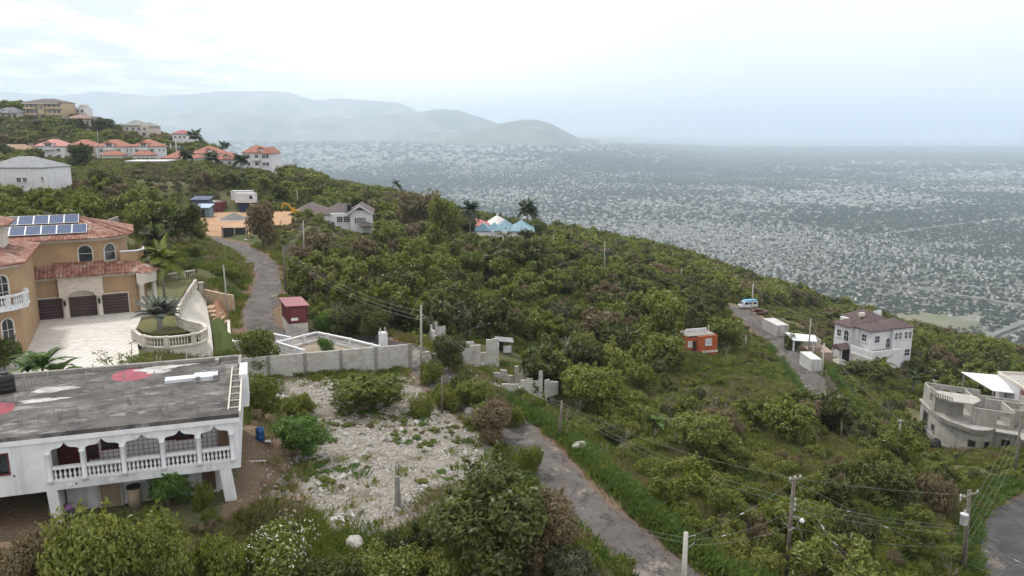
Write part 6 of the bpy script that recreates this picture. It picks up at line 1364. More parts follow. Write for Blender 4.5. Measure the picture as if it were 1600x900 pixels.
p = G(530, 812); t = thing('toilet_seat', 'white toilet seat and lid lying open on the stones', 'toilet seat', p, R(-30)); o = MB().tube([(.22 * math.cos(2 * PI * k / 16), .17 * math.sin(2 * PI * k / 16), .1) for k in range(17)], .045, 6); o.build('seat_ring', WHITE2, t); MB().lathe([(.2, .06), (.24, .09), (.1, .1)], (.46, .02, 0), 14).build('lid', WHITE2, t)
p = G(452, 672); t = thing('white_bottle', 'crumpled clear plastic sheet beside the blue barrel', 'plastic sheet', G(417, 692)); t.name = 'plastic_sheet'; mb = MB(); mb.add([(-.3, -.2, .05), (.1, -.25, .16), (.35, .0, .06), (.1, .25, .18), (-.25, .2, .08), (0, 0, .22)], [(0, 1, 5), (1, 2, 5), (2, 3, 5), (3, 4, 5), (4, 0, 5)]); mb.build('sheet', mat('clear_sheet', (.5, .52, .55), (.4, .42, .45), 3, rough=.3), t)
p = G(398, 722); t = thing('pipe', 'thin white pipe lying on the earth beside the arched house', 'pipe', p, R(5)); MB().cyl((-.7, 0, .06), (.7, 0, .06), .04, n=8).build('tube', WHITE2, t)
p = G(622, 792); t = thing('concrete_post', 'single grey concrete post with bare rods standing on the stony lot', 'post', p); landmark('the single concrete post', p); MB().add([(-.19, -.17, -.4), (.19, -.17, -.4), (.19, .17, -.4), (-.19, .17, -.4), (-.13, -.12, 1.95), (.13, -.12, 1.95), (.13, .12, 1.95), (-.13, .12, 1.95)], [(4, 5, 6, 7), (0, 1, 5, 4), (1, 2, 6, 5), (2, 3, 7, 6), (3, 0, 4, 7)]).build('shaft', CONC, t)
mb = MB(); [mb.cyl((x, y, 1.9), (x + .02, y, 2.9), .012, n=4) for x, y in ((-.07, -.06), (.07, -.06), (.07, .06), (-.07, .06))]; mb.build('rod', IRON, t)
p = G(352, 770); 
landmark('the stony lot', G(600, 700)); landmark('the lower road', W(930, 790, 46.8)); landmark('the top bend of the road', W(417, 425, 116)); landmark('the right road', W(1235, 555, 138)); landmark('the dark tarmac corner', W(1570, 840, 58)); landmark('the orange-roofed villas', W(180, 245, 316)); landmark('the apartment blocks', W(380, 270, 290))

# ---------------------------------------------------------------- poles and cables
PW = mat('timber_pole', (.15, .125, .105), (.22, .19, .165), 2.5, (.07, .06, .05), 2, .5, True, bmp=.3); PG = mat('grey_pole', (.33, .315, .29), (.4, .38, .35), 2.5, (.2, .18, .16), 2, .4, True); PCON = mat('pale_concrete_pole', (.50, .48, .43), (.44, .42, .38), 2, (.3, .27, .22), 2, .4, True)
PORC = mat('insulator_glaze', (.6, .6, .6), None, 4, rough=.3)
POLE = {}
def pole(key, label, base, top, Y, r=.14, m=PW, cross=None, parts=True):
    b = W(*base, Y); tp = W(*top, Y); b.z = min(b.z, Hp(b.x, b.y)) - .4 if base[1] < 898 else min(Hp(b.x, b.y), b.z) - .3
    t = thing('utility_pole', label, 'utility pole', b, 0, 'utility poles along the roads'); d = tp - b
    MB().cyl((0, 0, 0), d, r * 1.15, r * .8, 10).build('shaft', m, t, True); POLE[key] = (t, d, tp)
    if cross:
        for z, wd_, an in cross:
            mb = MB(Mat4(d.x * (1 - z / d.z), d.y, d.z - z, an)); mb.box(-wd_ / 2, -.16, -.05, wd_ / 2, -.05, .06); ca = mb.build('crossarm', PW, t)
            for x in (-wd_ / 2 + .1, wd_ / 2 - .1, 0): i_ = MB(Mat4(d.x * (1 - z / d.z), d.y, d.z - z, an)); i_.lathe([(.03, .06), (.06, .1), (.04, .15), (.06, .19), (.02, .24)], (x, -.1, 0), 7); i_.build('insulator', PORC, ca)
    return t
pole('A', 'pale concrete pole cut by the lower edge beside the road', (1068, 912), (1072, 832), 37.5, .15, PCON)
tA = POLE['A'][0]; dA = POLE['A'][1]; mb = MB(); mb.tube([dA + Vector((.1, 0, -.25)), dA + Vector((.5, 0, -.15)), dA + Vector((.45, 0, -.6)), dA + Vector((.15, 0, -.9))], .02, 4); mb.build('bracket', STEEL, tA)
pole('B', 'timber pole with a street lamp and many cables, right foreground', (1226, 925), (1241, 745), 45, .13, PW, [(.12, 1.0, .4)])
tB, dB = POLE['B'][0], POLE['B'][1]
f = lambda z: Vector((dB.x * z / dB.z, 0, z))
zl = dB.z - 2.75; lp = MB(); lp.tube([f(zl), f(zl) + Vector((.3, -.1, .12)), f(zl) + Vector((.55, -.2, .0))], .03, 5); la = lp.build('lamp_arm', STEEL, tB); hd = MB(Mat4(*(f(zl) + Vector((.62, -.22, -.12))), 0)); hd.lathe([(.05, .16), (.12, .1), (.17, 0), (.12, -.12), (.03, -.15)], (0, 0, 0), 12); hd.build('lamp_head', WHITE2, tB, True)
for k, zo in enumerate((1.5, 1.85, 2.2)):
    i_ = MB(); c = f(dB.z - zo) + Vector((.16, -.05, 0)); i_.lathe([(.05, -.08), (.08, 0), (.05, .08)], c, 8); i_.build('insulator', PORC, tB)
mb = MB(); c = f(dB.z - 3.4); mb.tube([c + Vector((-.45, -.1, .3)), c, c + Vector((.3, 0, -.15))], .03, 4); mb.tube([c + Vector((-.1, -.1, -.2)), c + Vector((.25, -.1, .0))], .04, 4); mb.build('cable_bracket', STEEL, tB)
pole('C', 'timber pole carrying a white transformer beside the dark tarmac', (1503, 925), (1515, 766), 54, .17, PW, [(.35, 1.9, .5)])
tC, dC = POLE['C'][0], POLE['C'][1]; z = dC.z - 2.2; c = Vector((dC.x * z / dC.z - .38, -.2, z)); tr = MB().lathe([(.24, -.5), (.27, -.45), (.27, .3), (.29, .32), (.29, .38), (.1, .45)], c, 16).build('transformer', mat('transformer_white', (.70, .71, .72), (.6, .61, .62), 2, (.4, .35, .3), 2, .3), tC, True); MB().lathe([(.05, .45), (.08, .52), (.05, .6), (.07, .66), (.03, .72)], c, 8).build('bushing', PORC, tr); MB().box(c.x + .2, c.y - .05, c.z - .3, c.x + .4, c.y + .25, c.z + .2).build('hanger', STEEL, tC)
z = dC.z - .5; mb = MB(); mb.lathe([(.07, .25), (.09, .1), (.05, 0), (.05, -.25)], (dC.x * z / dC.z - .75, -.2, z), 8); mb.build('cutout', WHITE2, tC)
pole('D', 'dark pole with a cable bundle beyond the dark tarmac corner', (1585, 754), (1595, 655), 70, .12, PW)
pole('E', 'leaning grey pole in the grass before the unfinished house', (1398, 712), (1408, 655), 84, .11, PG, [(.3, .8, 0)])
pole('F', 'dark pole at the roadside edge of the grassland', (873, 692), (878, 626), 59, .11, PW)
pole('G', 'dark leaning pole on the near verge of the lower road', (881, 848), (868, 765), 45.5, .085, PW)
pole('H', 'thin dark pole at the corner of the stony lot', (690, 648), (691, 587), 64, .08, PW)
pole('I', 'tall slim grey pole at the right end of the block wall', (658, 588), (658, 477), 72.5, .115, PG)
pole('J', 'timber pole at the left road bend below the yard gate', (447, 460), (442, 384), 103, .13, PW)
pole('K', 'grey pole in the bushes left of the brown-roofed house', (475, 425), (474, 345), 128, .12, PG)
pole('L', 'leaning grey pole by the gap in the mansion drive wall', (357, 498), (349, 414), 89, .10, PG)
pole('M', 'slim pale pole on the bush slope right of the blue-roofed house', (945, 424), (945, 377), 178, .13, PG)
pole('N', 'slim pale pole high on the ridge slope', (1064, 455), (1065, 419), 195, .13, PG)
pole('O', 'pale pole standing right beside the parked van', (1174, 494), (1177, 443), 172, .14, PCON)
pole('P', 'pale pole in front of the white carport', (1263, 556), (1267, 498), 136, .14, PG)
pole('Q', 'pale pole just right of the clean white container', (1283, 600), (1288, 536), 123, .14, PCON)
pole('R', 'short grey post on the bank left of the right road', (1165, 552), (1166, 524), 139, .13, PG)
pole('S', 'short pole right of the blue roof among trees', (864, 406), (865, 366), 213, .12, PG)
pole('T', 'short dark pole in the bush left of the fence', (1314, 690), (1315, 658), 84, .12, PW)
pole('U', 'grey pole in the bush above the construction yard', (466, 332), (464, 298), 232, .14, PG)
pole('V', 'thin pole in front of the long villa wall', (154, 248), (152, 203), 300, .14, PG)
pole('X', 'thin dark pole on the grass bank behind the mansion balcony', (229, 385), (230, 341), 122, .09, PW)
pole('Y', 'pale concrete post behind the gate of the construction yard', (305, 366), (304, 340), 160, .22, PCON)
pole('Z', 'dark pole left of the yard gate post', (387, 378), (386, 352), 158, .09, PW)
CAB = mat('grey_cable', (.2, .2, .21), (.28, .28, .29), 3, rough=.5)
def cable(label, a, b, sag=.6, r=.0075, conn=None):
    a = Vector(a); b = Vector(b); n = 18; o = bpy.data.objects.new; pts = [a.lerp(b, i / n) - Vector((0, 0, 4 * sag * (i / n) * (1 - i / n))) for i in range(n + 1)]
    dist = min(max((a + b).length / 2, 40), 130); t = MB().tube([p - a for p in pts], r * max(1, dist / 55), 4).build('cable', CAB, None); t.location = a; tag(t, label, 'cable', 'overhead cables')
    if conn is not None:
        p = pts[int(conn * n)] - a; MB().cyl(p - (b - a).normalized() * .16, p + (b - a).normalized() * .16, .03, n=6).build('connector', PORC, t)
tp = lambda k, dz=0, dx=0, dy=0: POLE[k][2] + Vector((dx, dy, -dz))
cable('topmost cable from the lamp pole to the transformer pole', tp('B', .1, .1), tp('C', .35, -.8), .15)
cable('upper of three cables from lamp pole to transformer pole', tp('B', 1.5, .16), tp('C', 2.9), .35, conn=.3); cable('middle of three cables from lamp pole to transformer pole', tp('B', 1.85, .16), tp('C', 3.2), .3); cable('lower of three cables from lamp pole to transformer pole', tp('B', 2.2, .16), tp('C', 3.6), .3)
cable('low cable from the lamp pole to the transformer pole foot', tp('B', 3.4, .1), tp('C', 4.6), .5)
for i, (dz, px, py) in enumerate(((.3, 1345, 905), (1.6, 1395, 925), (2.1, 1290, 940))): cable(('highest', 'middle', 'lowest')[i] + ' service drop from the lamp pole down out of view', tp('B', dz, .1), W(px, py, 40), .3, conn=.45)
cable('long service drop from the lamp pole top to the lower right', tp('B', .3, .1), W(1640, 930, 49), .4, conn=.38); cable('second long service drop from the lamp pole to the right', tp('B', 1.7, .12), W(1500, 960, 44), .3, conn=.5)
for i, (dz, dzF) in enumerate(((.1, .2), (1.5, .5), (1.9, .8))): cable(('topmost', 'middle', 'lowest')[i] + ' long cable from the lamp pole up to the roadside pole', tp('B', dz), tp('F', dzF), .7)
for i, (dz, da) in enumerate(((.2, .15), (2.3, .45), (3.3, .7))): cable(('upper', 'middle', 'lower')[i] + ' cable between the lamp pole and the pale concrete pole', tp('B', dz), tp('A', da, .4), .35, conn=(.6, .75, None)[i])
for i, dz in enumerate((.3, .6)): cable(('upper', 'lower')[i] + ' cable from the pale concrete pole across the lower road', tp('A', dz), tp('G', dz * .6), .45)
for i, dz in enumerate((.15, .5)): cable(('upper', 'lower')[i] + ' cable from the roadside pole to the tall slim pole', tp('F', dz), tp('I', dz + .6), .9)
for i, dz in enumerate((.3, .8, 1.2)): cable(('upper', 'middle', 'lower')[i] + ' cable from the tall slim pole up to the bend pole', tp('I', dz + .3), tp('J', dz), 1.2)
for i, dz in enumerate((.2, .6, 1.0)): cable(('upper', 'middle', 'lower')[i] + ' cable from the bend pole to the grey bush pole', tp('J', dz), tp('K', dz), .6)
for i in range(4): cable(('first', 'second', 'third', 'fourth')[i] + ' cable, counted from the left, of the bundle at the right edge', tp('C', 2.6 + i * .6, -.25 + i * .22), tp('D', .2 + i * .5, -.4 + i * .3), .25 + .12 * i, .0045)
cable('cable from the transformer pole top out to the right', tp('C', .3, .9), W(1660, 850, 50), .3); cable('lower cable from the transformer pole over the tarmac', tp('C', 3.4, .1), W(1660, 905, 49), .3, conn=.6)
cable('cable from the leaning grey pole to the clean container pole', tp('E', .2), tp('Q', .3), .7); cable('cable between the container pole and the carport pole', tp('Q', .2), tp('P', .2), .4); cable('cable between the carport pole and the van pole', tp('P', .2), tp('O', .2), .6)

# ---------------------------------------------------------------- palms, bananas, sparse tree
def frond(L_, droop, wid, n, seed, up):
    """one feathered leaf: midrib and its leaflets, as leaf faces"""
    q = np.random.default_rng(seed); vs = []; k = 0
    pt = lambda t: np.array([L_ * (t - .12 * t * t) * math.cos(up * (1 - .35 * t)), 0, L_ * (math.sin(up) * t - droop * (max(math.cos(up), 0) * .8 + .22) * t * t)])
    for i in range(n):
        t = .12 + .88 * i / n; p = pt(t); p2 = pt(min(t + .02, 1)); d = (p2 - p) / (np.linalg.norm(p2 - p) + 1e-9); ln = wid * (math.sin(PI * min(t * .9 + .1, 1)) ** .7) * q.uniform(.85, 1.1)
        for s in (-1, 1):
            out = np.array([d[0] * .55, s * .8, d[2] * .55 - .38]); out /= np.linalg.norm(out); w = d * L_ / n * .7
            vs += [p - w, p + w, p + out * ln * .6 + w * .5 - np.array([0, 0, .02]), p + out * ln]
    for i in range(6):
        a, b = pt(i / 6), pt((i + 1) / 6); s = np.array([0, .02 * L_ / 2, 0]); vs += [a - s, a + s, b + s * .7, b - s * .7]
    v = np.array(vs); return v, np.arange(len(v)).reshape(-1, 4), q.random(len(v) // 4)
def palm_crown(seed, n, L_, droop, wid, leaf, lo=.0, hi=1.3, nl=30):
    q = np.random.default_rng(seed); parts = []
    for i in range(n):
        v, f, l = frond(L_ * q.uniform(.8, 1.1), droop * q.uniform(.7, 1.3), wid, nl, seed * 50 + i, lo + (hi - lo) * q.random()); a = i * 2.39996 + q.uniform(-.2, .2); c, s = math.cos(a), math.sin(a)
        parts.append((np.stack([v[:, 0] * c - v[:, 1] * s, v[:, 0] * s + v[:, 1] * c, v[:, 2]], 1), f, l))
    return lmesh('palm_fronds', joinq(parts), LEAF[leaf])
PT = mat('palm_trunk', (.25, .22, .19), (.34, .31, .28), 3, bmp=.4, bscale=12)
PC = {}
def palm(label, px, py, hpx, Y, crown=2.4, leaf='palm', n=36, group=None, kind=0, rt=.16):
    p = W(px, py, Y); p.z = min(p.z, Hp(p.x, p.y)) if kind == 0 else Hp(p.x, p.y); top = W(px, py - hpx, Y).z; h = top - p.z
    t = thing('palm_tree', label, 'palm', p, random.random() * 6, group); key = (leaf, kind, n)
    if key not in PC: PC[key] = palm_crown(len(PC) + 3, n, 1.0, *( (.75, .30, leaf, -.15, 1.45) if kind == 0 else (.5, .2, leaf, .55, 1.5) if kind == 1 else (.55, .28, leaf, -.1, 1.35)))
    c = bpy.data.objects.new('crown', PC[key]); COL.objects.link(c); c.parent = t; c.location = (0, 0, h); c.scale = (crown,) * 3
    MB().tube([(0, 0, -.6), (.05, 0, h * .5), (0, 0, h + .05)], rt * 1.2, 8, rt * .7).build('trunk', PT, t, True)
    return t
g = 'dark palms on the hillside'
palm('dark palm in front of the low orange-roofed villa', 293, 265, 24, 284, 4.0, group=g); palm('dark palm between the two apartment blocks', 333, 272, 26, 280, 3.9, group=g); palm('dark palm in front of the three-storey apartment block', 377, 275, 24, 276, 4.2, group=g); palm('dark palm on the skyline behind the apartment roofs', 306, 232, 20, 340, 4.8, group=g); palm('smaller dark palm on the skyline right of the first', 351, 240, 12, 335, 3.6, group=g)
palm('left dark royal palm over the crimson roof', 735, 378, 50, 229, 4.0, n=46, group='pair of royal palms at the blue-roofed house'); palm('right dark royal palm above the blue roof', 824, 376, 48, 236, 4.6, n=46, group='pair of royal palms at the blue-roofed house')
palm('bright green palm behind the mansion lawn balustrade', 258, 466, 62, 86, 3.3, 'mid', 30, rt=.13); palm('dark leafy palm on the bank right of the mansion balcony', 250, 434, 56, 99, 3.3, 'palm', 26, rt=.12)
palm('silver-blue date palm with arching fronds in the palm bed', 250, 503, 9, 74, 3.1, 'silver', 40, kind=1, rt=.3)
palm('coconut palm with yellow fronds before the big white house', 1378, 594, 26, 138, 2.6, 'yellow', 20, rt=.12); palm('second coconut palm close left of the first by the white house', 1371, 596, 22, 137, 2.2, 'mid', 20, rt=.11); palm('dark low palm right of the big white house foot', 1428, 600, 12, 128, 2.8, 'palm', 20, kind=2)
palm('wild palm in the bush above the grey-green tree', 886, 575, 26, 100, 2.6, 'grey', 18, kind=2, rt=.13); palm('small skyline palm on the ridge left of the pair', 620, 296, 8, 310, 3.2, 'palm', 16, group=g); palm('thin palm on the bank above the mansion stone wall', 258, 345, 14, 150, 2.2, 'yellow', 12); palm('banana-like palm beside the blue shed of the yard', 270, 342, 12, 152, 2.0, 'bright', 10, kind=2)
def banana(label, px, py, Y, h, n, seed):
    p = W(px, py, Y); p.z = Hp(p.x, p.y); t = thing('banana_plant', label, 'banana plant', p, 0, 'banana plants behind the arched house'); q = np.random.default_rng(seed); parts = []
    for i in range(n):
        L_ = h * q.uniform(.5, .75); up = q.uniform(.5, 1.3); a = i * 2.4 + q.uniform(-.3, .3); pr = []; m = 8
        for k in range(m + 1):
            u = k / m; w = .28 * math.sin(PI * (.08 + .92 * u) ** .8) + .02; x = L_ * u * math.cos(up) * (1 + .25 * u); z = h * .45 + L_ * (u * math.sin(up) - .55 * u * u)
            pr.append((np.array([x, -w, z + .08 * w]), np.array([x, w, z + .08 * w])))
        vs = []
        for k in range(m): vs += [pr[k][0], pr[k + 1][0], pr[k + 1][1], pr[k][1]]
        v = np.array(vs); c, s = math.cos(a), math.sin(a); parts.append((np.stack([v[:, 0] * c - v[:, 1] * s, v[:, 0] * s + v[:, 1] * c, v[:, 2]], 1), np.arange(len(v)).reshape(-1, 4), q.random(m)))
    o = bpy.data.objects.new('leaves', lmesh('banana_leaves', joinq(parts), LEAF['banana'])); COL.objects.link(o); o.parent = t; MB().tube([(0, 0, -.3), (0, 0, h * .5)], .12, 7, .08).build('stem', LEAF['banana'], t)
banana('tall banana plant behind the roof edge of the arched house', 68, 590, 54.5, 4.6, 14, 1); banana('lower banana plant right of the tall one at the roof edge', 92, 588, 54.5, 3.8, 12, 2); banana('banana plant at the left behind the arched house roof', 45, 592, 54.5, 3.9, 12, 3); banana('banana plant on the slope below the yard sheds', 300, 350, 150, 3, 10, 4); banana('banana plant on the bush slope right of the grey-green tree', 1025, 672, 71, 2.6, 10, 5)
def sparse(label, px, py, Y, h, seed):
    p = W(px, py, Y); p.z = Hp(p.x, p.y); q = np.random.default_rng(seed); t = thing('tree', label, 'tree', p); mb = MB(); tips = []
    for i in range(9):
        a = i * 2.4; r_ = h * q.uniform(.25, .55); z = h * q.uniform(.65, 1.0); pts = [(0, 0, h * .12 * (i % 3)), (math.cos(a) * r_ * .45, math.sin(a) * r_ * .45, z * .6), (math.cos(a) * r_, math.sin(a) * r_, z)]; mb.tube(pts, .05, 5, .015); tips += [pts[2], tuple(np.array(pts[1]) * .4 + np.array(pts[2]) * .6)]
        for k in range(2): b = a + q.uniform(-1, 1); e = (pts[1][0] + math.cos(b) * r_ * .5, pts[1][1] + math.sin(b) * r_ * .5, pts[1][2] + h * q.uniform(.05, .25)); mb.tube([pts[1], e], .025, 4, .01); tips.append(e)
    mb.tube([(0, 0, -.4), (0, 0, h * .3)], .08, 6, .06); mb.build('trunk', BARK, t)
    o = bpy.data.objects.new('crown', lmesh('sparse_leaves', leafcloud([(x, y, z, .34, .34, .16) for x, y, z in tips], 900, .09, seed, shell=.1), LEAF['mid'])); COL.objects.link(o); o.parent = t
sparse('thin sparse-leaved tree before the curved cream wall', 203, 580, 55.5, 4.4, 3)
# white-flowered bush at the lower edge
p, r, h = (G(435, 905), 150 * 34.5 / F / 2, 92 * 34.5 / F)
t = thing('flowering_bush', 'bush covered in small white blossom at the lower edge', 'bush', p); o = bpy.data.objects.new('foliage', proto('shrub', 'mid', 0, 1)); COL.objects.link(o); o.parent = t; o.scale = (r, r, h)
o = bpy.data.objects.new('blossom', lmesh('blossom', leafcloud(lobes_shrub(531, 6), 520, .035, 77, 0, .92), LEAF['bloom'])); COL.objects.link(o); o.parent = t; o.scale = (r * 1.02, r * 1.02, h * 1.02)
# fallen blocks round the ruins
def block_rubble():
    q = np.random.default_rng(31); pts = []
    for px, py, Y, s, n in ((785, 612, 74, 3.6, 130), (815, 618, 72, 3.0, 120), (705, 575, 82, 3.0, 70), (735, 570, 84.5, 2.6, 60), (640, 525, 88, 3.0, 60)):
        p = W(px, py, Y); a = q.normal(size=(n, 2)) * s * .5; pts += [(p.x + x, p.y + y) for x, y in a]
    P = np.array(pts); n = len(P); s = q.uniform(.07, .24, n); me = MB().add([(-1, -1, -.6), (1, -.9, -.6), (.9, 1, -.6), (-1, .9, -.6), (-.9, -1, .5), (1, -.8, .6), (.8, .9, .5), (-1, 1, .7)], [(0, 3, 2, 1), (4, 5, 6, 7), (0, 1, 5, 4), (1, 2, 6, 5), (2, 3, 7, 6), (3, 0, 4, 7)]).build('block_piece', CONCL); d = me.data; bpy.data.objects.remove(me)
    scatter('block_rubble', [d], np.stack([P[:, 0], P[:, 1], H(P[:, 0], P[:, 1]) + s * .3], 1), q.uniform(-.6, 6, (n, 3)) * [.12, .12, 1], np.stack([s * 1.5, s, s * .8], 1), np.zeros(n, int), label='broken concrete blocks scattered round the ruined walls')
block_rubble()
# ================================================================ growth on the slopes
WORDS = {'dark': 'dark green', 'mid': 'mid green', 'yellow': 'yellow-green', 'dry': 'brown dry', 'bright': 'fresh bright green', 'grey': 'grey-green', 'straw': 'straw-coloured'}
def put_tree(p, r, h, look, var=0, lod=0, rz=0, label=None, group=None):
    sz = h / 2.1
    t = thing('tree', label, 'tree', p, rz, group)
    c = bpy.data.objects.new('crown', proto('tree', look, lod, var)); COL.objects.link(c); c.parent = t; c.scale = (r, r, sz)
    k = bpy.data.objects.new('trunk', PROTO[('trunk', var)]); COL.objects.link(k); k.parent = t; k.scale = (r, r, sz)
    return t
def put_shrub(p, r, h, look, var=0, lod=0, rz=0, label=None, group=None):
    o = bpy.data.objects.new('shrub', proto('shrub', look, lod, var)); COL.objects.link(o)
    o.location = p; o.scale = (r, r, h); o.rotation_euler = (0, 0, rz)
    return tag(o, label, 'shrub', group)
def by_photo(px, py, wpx, hpx, Y=None):
    g = G(px, py) if Y is None else W(px, py, Y)
    return Vector((g[0], g[1], Hp(g[0], g[1]) - .05)), wpx * g[1] / F / 2 * 1.03, hpx * g[1] / F * 1.05
SPEC = [
 (412,388,52,72,'tree','dry','thin olive-brown tree standing in front of the construction yard'),  # px, py of the foot, crown width and height in the photo, form, look, label
 (760,890,200,176,'tree','dark','large dark leafy tree standing between the stony lot and the lower road'),
 (846,892,130,140,'tree','dry','big tree hung with brown creeper beside the lower road'),
 (905,905,90,72,'shrub','mid','broad green bush at the verge under the dark leaning pole'),
 (970,905,60,40,'shrub','mid','low green bush at the road edge beside the pale concrete pole'),
 (265,790,68,75,'tree','bright','small bright green tree in front of the arcade balustrade'),
 (318,793,36,44,'shrub','mid','green bush beneath the right end of the arcade'),
 (472,715,86,72,'tree','bright','round bright green tree on the stony lot right of the blue barrel'),
 (413,655,62,76,'tree','mid','upright green tree close against the right side of the arched house'),
 (578,640,112,58,'tree','mid','feathery green tree on the stones below the long block wall'),
 (406,578,66,66,'tree','mid','small flat-topped tree at the left end of the grey block wall'),
 (150,905,160,128,'shrub','yellow','wide yellow-green bush at the foot of the arched house'),
 (240,905,130,108,'shrub','yellow','yellowish bush filling the lower edge before the arched house'),
 (345,905,100,84,'shrub','mid','mid green bush below the arcade post'),
 (600,915,130,62,'shrub','yellow','yellow-green bush along the lower edge of the stony lot'),
 (690,905,90,60,'shrub','yellow','yellow-green bush at the foot of the large dark tree'),
 (40,910,110,78,'shrub','dry','brownish bush in the lower left corner'),
 (930,652,112,86,'tree','mid','large spreading green tree on the slope above the lower road'),
 (1038,545,70,88,'tree','mid','tall round green tree left of the small orange hut'),
 (800,432,105,60,'tree','dark','broad dark tree just below the blue-roofed house'),
 (690,395,60,85,'tree','mid','tall green tree left of the red roof beside the blue-roofed house'),
 (660,365,70,62,'tree','dry','olive tree on the shoulder left of the red roof'),
 (835,378,40,32,'tree','dark','dark round tree in front of the blue roof'),
 (545,525,60,48,'tree','dark','dark tree behind the white terrace balustrade'),
 (585,532,50,50,'tree','dark','dark tree between the terrace and the tall slim pole'),
 (510,520,40,36,'shrub','bright','bright leafy bush behind the white terrace balustrade'),
 (507,547,26,20,'shrub','bright','clipped bright bush in the bare bed of the white terrace'),
 (660,650,40,40,'shrub','yellow','yellow-green bush at the right corner of the stony lot'),
 (700,580,60,60,'tree','dark','dark tree behind the tall slim pole'),
 (770,690,70,70,'tree','dry','brown feathery bush tree where the lower road vanishes'),
 (830,742,46,50,'shrub','mid','green bush on the bank beside the lower road'),
 (700,640,44,40,'shrub','yellow','yellow-green bush on the bank above the vanishing road'),
 (672,598,40,34,'shrub','mid','bush at the right end of the block wall beside the tall slim pole'),
 (722,622,56,46,'shrub','dark','dark bush hiding the road below the broken walls'),
 (690,628,40,30,'shrub','mid','mid green bush at the thin dark pole'),
 (755,664,56,40,'shrub','yellow','yellow-green bush hanging over the lower road end'),
 (800,668,46,36,'shrub','mid','mid green bush on the outer edge where the road vanishes'),
 (745,640,60,50,'tree','mid','round green tree below the broken block walls'),
 (8,580,60,52,'tree','dark','dark tree at the corner of the mansion front wing'),
 (12,560,40,40,'shrub','dark','dark bush under the arched window of the mansion'),
 (127,262,40,36,'tree','dark','large dark round tree between the orange-roofed villas'),
 (112,208,34,22,'tree','dark','dark round tree below the long brown-roofed house on the hill'),
 (160,212,38,26,'tree','dark','dark tree on the hillside above the villas'),
 (1135,820,60,60,'tree','mid','green bushy tree right of the lower road'),
 (1130,722,40,26,'shrub','bright','vivid lime green bush on the slope right of the lower road'),
 (1240,845,130,80,'shrub','mid','broad green thicket bush around the foot of the lamp pole'),
 (1390,790,90,70,'tree','dark','dark leafy tree between the two wired poles'),
 (1455,790,70,60,'shrub','dry','brown dry bush left of the transformer pole'),
 (1545,575,60,48,'tree','mid','green tree right of the big white house'),
 (1352,594,60,30,'tree','dark','dark tree in front of the big white house'),
 (1430,592,40,30,'tree','dark','dark spreading tree at the right front corner of the white house'),
 (1235,545,30,26,'shrub','dark','dark bush beside the white carport'),
]
spec_pts = []; NT = NS = 0
for px, py, wp, hp, form, look, lab in SPEC:
    p, r, h = by_photo(px, py, wp, hp)
    if 'blue roof' in lab and 'front' in lab: pass
    (put_tree if form == 'tree' else put_shrub)(p, r, h, look, len(spec_pts) % 2, 0 if p.y < 110 else 1, random.random() * 6, lab)
    spec_pts.append((p.x, p.y, r)); NT += form == 'tree'; NS += form == 'shrub'

